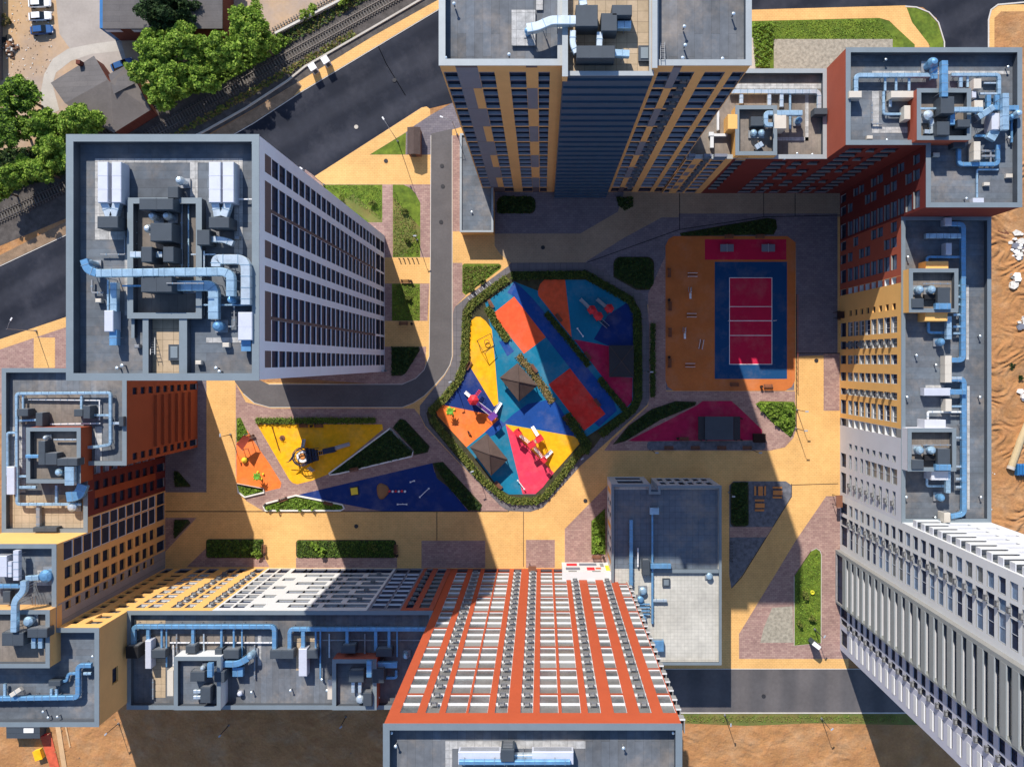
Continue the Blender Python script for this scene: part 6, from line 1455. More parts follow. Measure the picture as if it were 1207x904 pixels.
# navy triangle toys
t = thing('trampoline', 'square yellow ground trampoline with a dark rim on the navy triangle', 'trampoline', G(418, 578.5, .15)); mb = MB(); box_at(mb, 418, 578.5, .1, .34, 1.75, 1.75, 8, 'frame_dark'); mb.build('rim', t); mb = MB(); box_at(mb, 418, 578.5, .345, .37, 1.4, 1.4, 8, 'p_yellow'); mb.build('mat', t)
t = thing('play_mound', 'brown rounded climbing mound on the navy triangle', 'play mound', G(451, 578.5, .1)); mb = MB(); p = G(451, 578.5); n = 18
rg = [[(p[0] + f * r * cos(2 * pi * k / n), p[1] + 1.28 * f * r * sin(2 * pi * k / n), z) for k in range(n) for r in [1.28 + .14 * sin(3 * 2 * pi * k / n + 1)]] for f, z in ((1, .1), (.93, .32), (.7, .55), (.3, .66))]
mb.rings(rg, 'r_brown'); mb.build('mound', t, smooth=True)
for k in range(6):
    x = 459.5 + k * 3.6; mb = MB(); q = G(x, 578.6 + .4 * (k % 2)); mb.cyl(q[0], q[1], .1, .42, .26, .22, 'p_white' if k % 2 else 'p_red', 10); o = mb.build('stepping_stone'); tag(o, '%s stepping block right of the brown mound, number order %s from the mound' % ('white' if k % 2 else 'red', ('nearest', 'second', 'third', 'fourth', 'fifth', 'farthest')[k]), 'stepping block', 'stepping blocks on the navy triangle')
def seesaw(x0, y0, x1, y1, label):
    a, b = G(x0, y0, .75), G(x1, y1, .75); t = thing('seesaw', label, 'seesaw', (((a[0] + b[0]) / 2), (a[1] + b[1]) / 2, .1)); mb = MB(); mb.bar(a, b, .14, 'p_white'); mb.build('beam', t)
    k = MB(); k.cyl((a[0] + b[0]) / 2, (a[1] + b[1]) / 2, .1, .68, .14, .1, 'steel', 8); k.build('pivot', t)
    for q in (a, b): k = MB(); k.box(q[0] - .16, q[1] - .16, .83, q[0] + .16, q[1] + .16, .88, 'frame_white'); k.build('seat', t)
seesaw(495.5, 585, 506, 575, 'slanting white seesaw on the navy triangle'); seesaw(469.5, 593.5, 480, 593.5, 'level white seesaw near the drain on the navy triangle'); seesaw(484.5, 594.5 - 27, 489, 566, 'short white spring seesaw on the navy triangle'); seesaw(680.5, 387.5, 687, 396.5, 'white seesaw in the shaded teal part of the playground'); seesaw(610.5, 565.5, 618, 575.5, 'white seesaw at the edge of the pink triangle')
# nest swing
t = thing('nest_swing', 'thin framed nest swing with a round seat on the yellow strip', 'swing', G(573, 407, .1)); mb = MB()
f0 = [G(563, 402, 2.3), G(578.5, 394, 2.3), G(581.5, 408, 2.3), G(572, 417, 2.3)]
mb.bar(f0[0], f0[1], .1, 'frame_dark'); mb.bar(f0[3], f0[2], .1, 'frame_dark')
for p in f0: mb.bar((p[0], p[1], .1), p, .1, 'frame_dark')
mb.bar(f0[0], f0[3], .08, 'frame_dark'); mb.build('frame', t)
mb = MB(); p = G(574, 403.5); 
for k in range(16):
    a0, a1 = 2 * pi * k / 16, 2 * pi * (k + 1) / 16; mb.bar((p[0] + .5 * cos(a0), p[1] + .5 * sin(a0), .7), (p[0] + .5 * cos(a1), p[1] + .5 * sin(a1), .7), .12, 'rust_wood')
mb.build('round_seat', t)
# small toys
t = thing('spring_rocker', 'small dark red spring rocker on the orange corner', 'play toy', G(553, 509.5, .1)); mb = MB(); box_at(mb, 553, 509.5, .5, .75, .9, .3, -50, 'rust_wood'); box_at(mb, 552, 508, .75, 1.1, .2, .3, -50, 'rust_wood'); mb.build('animal_seat', t); mb = MB(); p = G(553, 509.5); mb.cyl(p[0], p[1], .05, .5, .14, .14, 'steel', 8); mb.build('spring', t)
t = thing('carousel', 'small dark carousel on the yellow triangle', 'carousel', G(333, 516, .1)); p = G(333, 516); mb = MB(); mb.cyl(p[0], p[1], .1, .25, .55, .55, 'rust_wood', 12); mb.build('disc', t); mb = MB(); mb.cyl(p[0], p[1], .25, .95, .08, .08, 'frame_dark', 8)
for k in range(4): mb.bar((p[0], p[1], .9), (p[0] + .5 * cos(k * pi / 2), p[1] + .5 * sin(k * pi / 2), .9), .06, 'frame_dark')
mb.build('handle', t)
t = thing('balance_beam', 'long thin balance beam on the yellow triangle', 'balance beam', G(325, 516, .1)); mb = MB(); mb.bar(G(321, 502, .45), G(330, 531, .45), .1, 'wood_dark'); mb.build('beam', t); mb = MB()
for f in (.08, .5, .92): q = Vector(G(321, 502)).lerp(Vector(G(330, 531)), f); mb.box(q.x - .06, q.y - .06, .1, q.x + .06, q.y + .06, .4, 'frame_dark')
mb.build('trestle', t)
# table tennis, gym
for x, l in ((856, 'left'), (904.5, 'right')):
    t = thing('table_tennis_table', '%s grey blue table tennis table on the red strip' % l, 'table tennis table', G(x, 293, .2), 'table tennis tables'); mb = MB(); box_at(mb, x, 293, .72, .78, 2.74, 1.52, 0, 'w_grey'); mb.build('table_top', t)
    k = MB(); box_at(k, x, 293, .785, .93, .03, 1.7, 0, 'frame_white'); k.build('net', t)
    for dx in (-5, 5): k = MB(); box_at(k, x + dx, 293, .2, .715, .12, 1.1, 0, 'steel'); k.build('leg', t)
def gym(x, y, rot, kind, label):
    t = thing('gym_machine', label, 'exercise machine', G(x, y, .2), 'outdoor gym machines'); mb = MB(); c, s_ = cos(radians(rot)), sin(radians(rot)); p = G(x, y)
    def P(a, b, z): return (p[0] + a * c - b * s_, p[1] + a * s_ + b * c, z)
    if kind == 0:
        for a in (-.35, .35): mb.bar(P(-1, a, 1.1), P(1, a, 1.1), .09, 'frame_white'); [mb.bar(P(b, a, .2), P(b, a, 1.1), .08, 'frame_white') for b in (-.8, .8)]
    else:
        mb.bar(P(0, 0, .2), P(0, 0, 1.9), .16, 'frame_white'); mb.bar(P(-.9, .0, 1.2), P(.9, .0, 1.2), .08, 'frame_white')
        for a in (-.3, .3): mb.bar(P(.1, a, .35), P(1.1, a, .5), .1, 'steel')
    mb.build('frame', t); k = MB()
    if kind: k.bar(P(-.2, 0, .75), P(-1.3, 0, .85), .42, 'paint_white', .08)
    else: k.bar(P(-1, 0, .5), P(1, 0, .5), .12, 'frame_dark')
    k.build('seat_board' if kind else 'foot_bar', t)
for a in ((815.5, 324.5, 0, 0, 'white parallel bars, topmost machine on the orange field'), (813, 345, 90, 1, 'white exercise machine second from the top on the orange field'), (814.5, 372, 0, 0, 'white parallel bars in the middle of the orange field'), (806.5, 392, 90, 1, 'white exercise machine nearest the third bench, orange field'), (825.6, 406, 80, 0, 'white upright bars on the orange field, nearest the court'), (812.7, 430.5, 0, 0, 'white low bars, lowest machine on the orange field')): gym(*a)
for y, l in ((333, 'upper'), (424, 'lower')): pass
t = thing('volleyball_net', 'volleyball net across the red court', 'net', G(884.7, 378.4, .2)); mb = MB()
for x in (858, 911.5): p = G(x, 378.4); mb.cyl(p[0], p[1], .2, 2.6, .06, .06, 'frame_white', 8)
mb.build('net_post', t); a, b = G(858, 378.4), G(911.5, 378.4); mb = MB(); mb.bar((a[0], a[1], 2.42), (b[0], b[1], 2.42), .03, 'frame_white', .07); mb.build('net_band', t)
# stage canopy
t = thing('stage_canopy', 'large dark canopy over the stage on the magenta ground', 'canopy', G(848, 505, .1)); mb = MB(); a, b = R(831, 491, 3.4), R(864.5, 518.5, 3.4); mb.box(a[0], b[1], 3.2, b[0], a[1], 3.4, 'unit_dark'); mb.build('roof', t)
for x0, x1 in ((823, 830.8), (864.8, 872.5)): a, b = R(x0, 491, 3.0), R(x1, 518.5, 3.0); mb = MB(); mb.box(a[0], b[1], 2.8, b[0], a[1], 3.0, 'frame_dark'); mb.build('side_roof', t)
for x in (824, 830, 865, 871.5):
    for y in (492.5, 517.5): p = G(x, y); k = MB(); k.box(p[0] - .1, p[1] - .1, .1, p[0] + .1, p[1] + .1, 2.79, 'wood_dark'); k.build('post', t)
t = thing('bin_store', 'dark slatted bin store right of the stage', 'bin store', G(895, 516, .1)); mb = MB(); a, b = R(888.5, 511, 1.6), R(903, 522, 1.6)
for k in range(8): y = a[1] + (b[1] - a[1]) * (k + .5) / 8; mb.bar((a[0], y, 1.6), (b[0], y, 1.6), .14, 'wood_dark', .08)
mb.build('slatted_roof', t); k = MB(); k.box(a[0] + .1, b[1] + .1, .15, b[0] - .1, a[1] - .1, 1.5, 'wood_dark'); k.build('body', t)
# loungers
def lounger(x, y, rot, label):
    t = thing('picnic_set', label, 'picnic table', G(x, y, .2), 'orange picnic tables'); 
    for dy, w, z, nm in ((0, .9, .8, 'table_top'), (-1.0, .4, .48, 'bench_seat'), (1.0, .4, .48, 'bench_seat')):
        mb = MB(); c, s_ = cos(radians(rot)), sin(radians(rot)); p = G(x, y); n = 4 if w > .5 else 2
        for k in range(n):
            o = dy + (k + .5 - n / 2) * w / n
            mb.bar((p[0] - s_ * o - c * .95, p[1] + c * o - s_ * .95, z), (p[0] - s_ * o + c * .95, p[1] + c * o + s_ * .95, z), w / n - .03, 'wood_orange', .05)
        mb.build(nm, t)
    mb = MB()
    for e in (-.7, .7): p0 = (p[0] + c * e - s_ * -1.1, p[1] + s_ * e + c * -1.1, .4); p1 = (p[0] + c * e - s_ * 1.1, p[1] + s_ * e + c * 1.1, .4); mb.bar(p0, p1, .08, 'wood_dark'); mb.bar((p[0] + c * e, p[1] + s_ * e, .2), (p[0] + c * e, p[1] + s_ * e, .74), .1, 'wood_dark')
    mb.build('trestle', t)
lounger(895.3, 578, 90, 'orange picnic table with upright boards in the dark gravel garden'); lounger(915.5, 580, 0, 'orange picnic table at the right of the dark gravel garden'); lounger(894.6, 595, 0, 'orange picnic table at the bottom of the dark gravel garden')
t = thing('bicycle_rack', 'dark bicycle rack in the dark gravel garden by the nursery', 'bicycle rack', G(861, 650, .1)); mb = MB()
for k in range(7): y = 640 + k * 3.4; p, q = G(859.8, y, .2), G(863, y, .2); mb.bar(p, (p[0], p[1], .9), .06, 'black'); mb.bar(q, (q[0], q[1], .9), .06, 'black'); mb.bar((p[0], p[1], .9), (q[0], q[1], .9), .06, 'black')
mb.build('hoops', t)
mb = MB()
t = thing('bicycle_rack', 'pale bicycle rack on the path below the small lawn near the driveway', 'bicycle rack', G(566, 336, .1))
for k in range(7):
    x, y = 552 + k * 4.2, 351 - k * 3.1; p, q = G(x, y, .1), G(x + 2, y + 3, .1)
    mb.bar(p, (p[0], p[1], .9), .07, 'frame_white'); mb.bar(q, (q[0], q[1], .9), .07, 'frame_white'); mb.bar((p[0], p[1], .9), (q[0], q[1], .9), .07, 'frame_white')
mb.build('hoops', t)
# kiosk and canopies
t = thing('kiosk', 'brown metal clad kiosk between the lawn triangle and the driveway', 'kiosk', G(489, 166, .1)); zt = 3.0; a, b = R(480, 150, zt), R(495.5, 182, zt); mb = MB(); mb.box(a[0] + .15, b[1] + .15, .1, b[0] - .15, a[1] - .15, zt - .2, 'rust_wood'); mb.build('wall', t)
mb = MB(); xm = (a[0] + b[0]) / 2
mb.face([(a[0], a[1], zt - .1), (xm, a[1], zt + .35), (xm, b[1], zt + .35), (a[0], b[1], zt - .1)], 'gazebo_b'); mb.face([(b[0], a[1], zt - .1), (xm, a[1], zt + .35), (xm, b[1], zt + .35), (b[0], b[1], zt - .1)], 'gazebo_b'); mb.box(a[0], b[1], zt - .2, b[0], a[1], zt - .101, 'rust_wood'); mb.build('roof', t)
mb = MB(); mb.box(a[0] + .6, b[1] + .1, .15, a[0] + 1.5, b[1] + .148, 2.2, 'frame_dark'); mb.build('door', t)
t = thing('entrance_porch', 'white entrance porch with coloured panels at the foot of the orange tower', 'porch', G(696, 667, 0)); mb = MB(); x0, x1, y0, y1 = gx(662), gx(729), gy(669.8), gy(662.5); zt = 9.3
mb.box(x0, y0, 0, x1, y1, zt - .1, 'w_bright'); mb.build('wall', t); k = MB(); k.box(x0 - .1, y0, zt - .098, x1 + .1, y1 + .25, zt + .1, 'w_bright'); k.build('roof', t)
for u0, u1, z0, z1, m in ((.06, .3, 4.6, 6.6, 'w_grey'), (.42, .55, 4.6, 6.9, 'p_red'), (.57, .66, 4.8, 6.0, 'r_coral'), (.74, .9, 3.0, 7.2, 'p_yellow'), (.08, .26, 1.2, 3.2, 'p_red'), (.3, .6, 1.2, 3.0, 'w_grey'), (.66, .72, 1.2, 4.0, 'w_midgrey'), (.1, .24, 7.3, 8.3, 'w_midgrey'), (.5, .64, 7.4, 8.4, 'w_midgrey')):
    k = MB(); k.box(x0 + (x1 - x0) * u0, y1 + .004, z0, x0 + (x1 - x0) * u1, y1 + .06, z1, m); k.build('coloured_panel', t)
for x, y, w, d, l in ((983.5, 588, 7, 14, 'red brown entrance canopy at the foot of the white bay of the east wing'), (985, 372, 8, 8, 'dark entrance canopy at the foot of the yellow bay of the east wing'), (627.5, 666.5, 9, 7, 'red brown entrance canopy at the foot of the orange tower')):
    t = thing('entrance_canopy', l, 'canopy', G(x, y, 0)); p = G(x, y); mb = MB(); mb.box(p[0] - w * PXM / 2, p[1] - d * PXM / 2, 2.9, p[0] + w * PXM / 2, p[1] + d * PXM / 2, 3.15, 'wood_dark' if 'dark' in l else 'rust_wood'); mb.build('roof', t)
    for s_ in (-1, 1): k = MB(); k.cyl(p[0] - w * PXM / 2 * .7, p[1] + s_ * d * PXM / 2 * .8, .1, 2.9, .06, .06, 'frame_dark', 6); k.build('post', t)
t = thing('information_pylon', 'white topped dark information pylon in the lawn of the right plaza', 'pylon', G(957, 755, .1)); mb = MB(); box_at(mb, 957, 755, .1, 3.5, 1.5, .9, -38, 'unit_dark'); mb.build('body', t); mb = MB(); box_at(mb, 956, 754, 3.505, 3.75, 1.7, .8, -38, 'paint_white'); mb.build('cap', t)
t = thing('ring_planter', 'pale yellow ring seat in the lawn of the right plaza', 'planter', G(957, 697.5, .1)); p = G(957, 697.5); mb = MB(); mb.lathe(p[0], p[1], [(.42, .1), (.42, .5), (.25, .5), (.22, .2)], 'p_lime', 14); mb.build('ring', t)
t = thing('railing', 'dark red railing along the right edge of the sports field', 'railing', G(938.6, 400, .1)); mb = MB(); a, b = G(938.8, 348, 1), G(938.8, 460, 1); mb.bar(a, b, .08, 'w_redlit'); 
for k in range(17): q = Vector(a).lerp(Vector(b), k / 16); mb.bar((q.x, q.y, .1), (q.x, q.y, 1.0), .06, 'w_redlit')
mb.build('bars', t)
for k in range(5):
    x = 471 + k * 5.2; p = G(x, 305.5, .1); mb = MB(); mb.cyl(p[0], p[1], .1, .9, .12, .1, 'frame_dark', 8); mb.lathe(p[0], p[1], [(.13, .9), (.14, .96), (.04, 1.02)], 'frame_dark', 8); o = mb.build('bollard'); tag(o, '%s dark bollard in the row below the long lawn' % ('leftmost', 'second', 'middle', 'fourth', 'rightmost')[k], 'bollard', 'bollards below the long lawn')
# ------------------------------------------------------------------ planting
rng = np.random.default_rng(11)
def leaves_mesh(pts, size, mats_, up=.5, name='leaves'):
    """one mesh of single leaf-clump quads around the given points"""
    n = len(pts); pts = np.asarray(pts, float)
    nrm = rng.normal(size=(n, 3)); nrm[:, 2] = np.abs(nrm[:, 2]) + up; nrm /= np.linalg.norm(nrm, axis=1)[:, None]
    t1 = np.cross(nrm, rng.normal(size=(n, 3))); t1 /= np.linalg.norm(t1, axis=1)[:, None] + 1e-9
    t2 = np.cross(nrm, t1)
    s1 = size * rng.uniform(.5, 1.2, n)[:, None]; s2 = s1 * rng.uniform(.5, .9, n)[:, None]
    v = np.empty((n, 4, 3)); v[:, 0] = pts - t1 * s1; v[:, 1] = pts - t2 * s2; v[:, 2] = pts + t1 * s1; v[:, 3] = pts + t2 * s2
    return v.reshape(-1, 3), rng.integers(0, len(mats_), n)
def build_leaves(name, verts, mi, mats_, parent=None, origin=None, extra=None):
    n = len(mi); me = bpy.data.meshes.new(name)
    o3 = np.array(ORG[parent.name] if parent is not None else origin)
    V = [verts - o3]; tot = n
    me.vertices.add(4 * n); me.vertices.foreach_set('co', (verts - o3).ravel())
    me.loops.add(4 * n); me.loops.foreach_set('vertex_index', np.arange(4 * n, dtype=np.int32))
    me.polygons.add(n); me.polygons.foreach_set('loop_start', np.arange(0, 4 * n, 4, dtype=np.int32)); me.polygons.foreach_set('loop_total', np.full(n, 4, np.int32))
    for m in mats_: me.materials.append(MATS[m])
    me.polygons.foreach_set('material_index', mi.astype(np.int32))
    me.update(calc_edges=True); me.validate()
    o = bpy.data.objects.new(name, me); COL.objects.link(o)
    if parent is not None: o.parent = parent
    else: o.location = origin
    ORG[o.name] = tuple(o3); return o
def crown_pts(c, r, n, squash=.8, k=95):
    """points on many overlapping clumps"""
    c = np.array(c); out = []
    cen = []
    while len(cen) < k:
        p = rng.uniform(-1, 1, 3)
        if .25 < np.linalg.norm(p) < 1: cen.append(p)
    cen = np.array(cen) * rng.uniform(.6, 1.0, (k, 1)); rad = rng.uniform(.08, .24, k)
    w = rad ** 2; w /= w.sum()
    idx = rng.choice(k, n, p=w)
    d = rng.normal(size=(n, 3)); d /= np.linalg.norm(d, axis=1)[:, None]; d[:, 2] = np.where(d[:, 2] < -.3, -d[:, 2], d[:, 2])
    rr = rng.uniform(.45, 1.12, n)[:, None]
    p = cen[idx] + d * rad[idx][:, None] * rr
    ang = rng.uniform(0, 6.28); ca, sa = np.cos(ang), np.sin(ang); e = rng.uniform(.85, 1.25)
    p *= np.array([r * e, r / e, r * squash]); p[:, :2] = p[:, :2] @ np.array([[ca, -sa], [sa, ca]]); return p + c
def tree(x, y, ztop, rpx, label, mats_=LEAF, n=3800, leaf=.29, group=None, name='tree', squash=.9, cat='tree'):
    """crown seen centred at photo pixel x,y"""
    r = rpx * PXM; zc = ztop - r * squash
    c = R(x, y, max(zc, 1.0)); c = (c[0], c[1], max(zc, 1.0))
    t = thing(name, label, cat, (c[0], c[1], 0), group)
    mb = MB(); z0 = c[2]
    mb.tube([(c[0], c[1], 0), (c[0] + .1, c[1], z0 * .5), (c[0], c[1] + .1, z0)], [.05 * ztop * .45 + .04, .03 * ztop * .45 + .03, .05], 'trunk', 7)
    for k in range(6):
        a = k * 1.05 + x; mb.tube([(c[0], c[1], z0 * .55 + .08 * k * z0), (c[0] + r * .35 * cos(a), c[1] + r * .35 * sin(a), z0 * .8 + .04 * k * z0), (c[0] + r * .65 * cos(a), c[1] + r * .65 * sin(a), z0 + r * .15)], [.09, .06, .02], 'trunk', 5)
    mb.build('trunk', t)
    v, mi = leaves_mesh(crown_pts(c, r, int(n * 2.6), squash), leaf, mats_, .35)
    build_leaves('crown', v, mi, mats_, t); return t
def pip(P, poly):
    x, y = P[:, 0], P[:, 1]; ins = np.zeros(len(P), bool); j = len(poly) - 1
    for i in range(len(poly)):
        xi, yi = poly[i]; xj, yj = poly[j]
        cnd = ((yi > y) != (yj > y)) & (x < (xj - xi) * (y - yi) / (yj - yi + 1e-12) + xi); ins ^= cnd; j = i
    return ins
def fill(poly, n):
    P = np.array(poly, float); lo, hi = P.min(0), P.max(0); out = np.empty((0, 2))
    while len(out) < n:
        q = rng.uniform(lo, hi, (n * 3, 2)); out = np.vstack([out, q[pip(q, poly)]])
    return out[:n]
def hedge(pts, w, h, label, mats_=HLEAF, dens=4.4, closed=False, leaf=.17, name='hedge'):
    """clipped hedge along a pixel polyline"""
    a, b = strip(pts, w); poly = a + b[::-1]
    area = abs(sum(poly[i][0] * poly[(i + 1) % len(poly)][1] - poly[(i + 1) % len(poly)][0] * poly[i][1] for i in range(len(poly)))) / 2
    c = G(*pts[len(pts) // 2]); t = thing(name, label, 'hedge', (c[0], c[1], 0))
    a2, b2 = strip(pts, w * .55); mb = MB()
    for i in range(len(pts) - 1): mb.prism([G(*p)[:2] for p in (a2[i], a2[i + 1], b2[i + 1], b2[i])], .05, h * .45, mats_[2])
    mb.build('twig_core', t)
    n = int(area * dens) + 40; q = fill(poly, n)
    lump = .75 + .25 * np.sin(q[:, 0] * .9 + 1.3 * np.sin(q[:, 1] * .7)) * np.cos(q[:, 1] * .8)
    q += rng.normal(0, .5, (n, 2)); keep = rng.uniform(0, 1, n) < np.clip(1.25 * lump - .05, .25, 1); q = q[keep]; lump = lump[keep]; n = len(q)
    z = h * lump * rng.uniform(.35, 1.12, n)
    p = np.stack([(q[:, 0] - VX) * PXM, -(q[:, 1] - VY) * PXM, z], 1) + rng.normal(0, .05, (n, 3))
    v, mi = leaves_mesh(p, leaf, mats_); build_leaves('foliage', v, mi, mats_, t); return t
def cover(poly, h, label, mats_=HLEAF, dens=2.2, leaf=.2, name='ground_cover', cat='ground cover'):
    area = abs(sum(poly[i][0] * poly[(i + 1) % len(poly)][1] - poly[(i + 1) % len(poly)][0] * poly[i][1] for i in range(len(poly)))) / 2
    n = int(area * dens) + 20; q = fill(poly, n)
    lump = .5 + .5 * np.sin(q[:, 0] * .55 + 2 * np.sin(q[:, 1] * .4)) * np.cos(q[:, 1] * .5)
    z = .12 + h * np.clip(lump, .05, 1) * rng.uniform(.3, 1, n)
    p = np.stack([(q[:, 0] - VX) * PXM, -(q[:, 1] - VY) * PXM, z], 1)
    v, mi = leaves_mesh(p, leaf, mats_); c = G(*poly[0]); o = build_leaves(name, v, mi, mats_, None, c); return tag(o, label, cat, None, 'stuff')
def shrub(x, y, rpx, h, label, mats_=HLEAF, n=420, leaf=.22, group=None):
    r = rpx * PXM; c = G(x, y, h * .55); t = thing('shrub', label, 'shrub', (c[0], c[1], 0), group)
    mb = MB()
    for k in range(4): a = k * 1.6 + x; mb.tube([(c[0], c[1], .05), (c[0] + r * .5 * cos(a), c[1] + r * .5 * sin(a), h * .7)], [.04, .015], 'trunk', 5)
    mb.build('stem', t)
    v, mi = leaves_mesh(crown_pts(c, r, n, min(1.2, h * .5 / r), 16), leaf, mats_); build_leaves('foliage', v, mi, mats_, t)

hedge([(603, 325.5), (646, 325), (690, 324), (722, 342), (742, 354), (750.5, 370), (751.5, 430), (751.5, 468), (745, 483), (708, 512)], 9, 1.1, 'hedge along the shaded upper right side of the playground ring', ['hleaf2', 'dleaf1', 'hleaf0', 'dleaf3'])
hedge([(598, 328), (575, 345), (557, 359), (550, 370), (548.8, 400), (548, 428), (540, 449), (526, 467), (512, 481), (507.5, 487)], 9, 1.0, 'sunlit olive hedge along the left side of the playground ring', ['hleaf0', 'hleaf1', 'hleaf3', 'hleaf2'])
hedge([(509, 492), (524, 512), (541, 532), (568, 564), (594, 586), (607, 590), (631, 590), (643, 584), (661, 562), (679, 538), (687, 528)], 8, 1.0, 'hedge along the lower side of the playground ring', ['hleaf0', 'hleaf1', 'hleaf3', 'hleaf2'])
hedge([(575, 362), (582, 377), (599, 402)], 8, .8, 'short hedge between the yellow strip and the coral rectangle')
hedge([(610.5, 419), (622, 432), (634, 448), (652, 474)], 9, .6, 'dry brownish planting strip behind the middle gazebo', YLEAF, dens=2.4, name='planting_strip')
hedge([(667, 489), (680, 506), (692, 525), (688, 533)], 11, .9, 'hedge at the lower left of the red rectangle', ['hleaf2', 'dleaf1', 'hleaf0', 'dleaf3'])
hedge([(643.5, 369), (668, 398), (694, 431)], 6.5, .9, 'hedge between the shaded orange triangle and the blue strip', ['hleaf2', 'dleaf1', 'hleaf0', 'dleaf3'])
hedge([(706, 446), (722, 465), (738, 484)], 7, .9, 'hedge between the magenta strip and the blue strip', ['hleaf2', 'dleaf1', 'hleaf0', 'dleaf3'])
hedge([(302, 495.6), (350, 495.6), (443, 495.6)], 6.5, 1.0, 'straight hedge above the yellow play triangle', ['hleaf0', 'hleaf2', 'leaf0', 'hleaf1'])
hedge([(766.5 + 2.5, 382), (769, 425), (769, 468)], 5.5, 1.0, 'narrow dark hedge between the ring path and the sports field', ['hleaf2', 'dleaf1', 'hleaf0', 'dleaf3'])
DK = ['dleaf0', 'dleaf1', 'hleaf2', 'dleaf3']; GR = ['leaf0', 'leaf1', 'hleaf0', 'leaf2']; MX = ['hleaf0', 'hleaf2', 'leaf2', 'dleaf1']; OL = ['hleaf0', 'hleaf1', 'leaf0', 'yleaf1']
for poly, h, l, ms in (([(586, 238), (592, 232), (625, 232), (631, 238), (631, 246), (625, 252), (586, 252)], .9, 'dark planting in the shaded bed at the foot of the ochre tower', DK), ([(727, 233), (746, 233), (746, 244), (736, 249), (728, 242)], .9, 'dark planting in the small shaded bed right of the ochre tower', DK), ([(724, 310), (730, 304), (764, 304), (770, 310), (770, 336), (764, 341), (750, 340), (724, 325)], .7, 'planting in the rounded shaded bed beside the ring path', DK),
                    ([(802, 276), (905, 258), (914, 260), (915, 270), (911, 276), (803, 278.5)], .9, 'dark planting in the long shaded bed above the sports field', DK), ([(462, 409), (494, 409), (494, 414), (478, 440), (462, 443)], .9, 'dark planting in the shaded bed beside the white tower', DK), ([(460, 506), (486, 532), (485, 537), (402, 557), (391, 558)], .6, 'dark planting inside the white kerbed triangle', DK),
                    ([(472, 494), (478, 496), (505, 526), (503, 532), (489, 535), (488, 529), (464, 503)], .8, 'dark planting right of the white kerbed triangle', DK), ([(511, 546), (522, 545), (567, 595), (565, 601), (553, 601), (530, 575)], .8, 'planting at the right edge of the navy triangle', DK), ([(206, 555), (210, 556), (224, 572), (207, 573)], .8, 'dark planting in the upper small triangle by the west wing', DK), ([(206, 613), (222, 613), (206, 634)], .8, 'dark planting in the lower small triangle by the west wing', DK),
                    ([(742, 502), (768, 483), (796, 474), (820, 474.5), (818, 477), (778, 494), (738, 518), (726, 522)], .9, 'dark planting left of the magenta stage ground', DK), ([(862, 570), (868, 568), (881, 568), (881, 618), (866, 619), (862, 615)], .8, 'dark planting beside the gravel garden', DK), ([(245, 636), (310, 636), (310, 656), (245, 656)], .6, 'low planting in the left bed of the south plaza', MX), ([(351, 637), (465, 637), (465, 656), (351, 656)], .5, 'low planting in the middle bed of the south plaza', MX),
                    ([(698, 614), (712, 601), (713, 652), (698, 652)], .8, 'green planting in the strip beside the nursery', GR), ([(891, 476), (897, 474), (935, 475), (937, 500), (932, 514), (909, 496)], .8, 'bright green planting right of the stage', GR), ([(464, 225), (490, 262), (494, 300), (464, 302)], .25, 'patchy low plants on the long lawn by the driveway', OL), ([(464, 336), (494, 336), (494, 377), (464, 377)], .25, 'patchy low plants on the square lawn east of the white tower', OL), ([(546, 315), (589, 313), (550, 346), (546, 343)], .3, 'patchy low plants on the small lawn right of the driveway', OL),
                    ([(382, 219), (449, 219), (449, 260), (420, 240)], .15, 'grass tufts on the lawn beside the white tower', GR), ([(938, 680), (957, 651), (966, 652), (966, 755), (938, 758)], .25, 'patchy low plants in the lawn of the right plaza', GR), ([(281, 572), (310, 578), (289, 584)], .5, 'green planting in the small white kerbed bed', GR), ([(314, 597), (349, 586.5), (402, 596), (401, 600), (316, 600)], .5, 'green planting in the long white kerbed bed', GR), ([(280, 496), (284, 494), (291, 510), (280, 519)], .4, 'green planting at the tip of the orange triangle', GR),
                    ([(806, 843), (1060, 843), (1060, 851), (960, 850), (806, 850)], .24, 'weedy grass along the verge south of the road', ['leaf0', 'hleaf3', 'hleaf1', 'yleaf1']), ([(886, 30), (910, 28), (912, 46), (905, 80), (890, 80)], .9, 'bushy growth at the corner beside the ochre tower', GR), ([(888, 26), (1036, 23), (1050, 40), (1060, 46), (890, 46)], .15, 'long grass on the lawn behind the north wing', GR)):
    cover(poly, h * .6 if h < .3 else h, l, ms, dens=.55 if h < .3 else 2.4, leaf=.15 if h < .3 else .2)
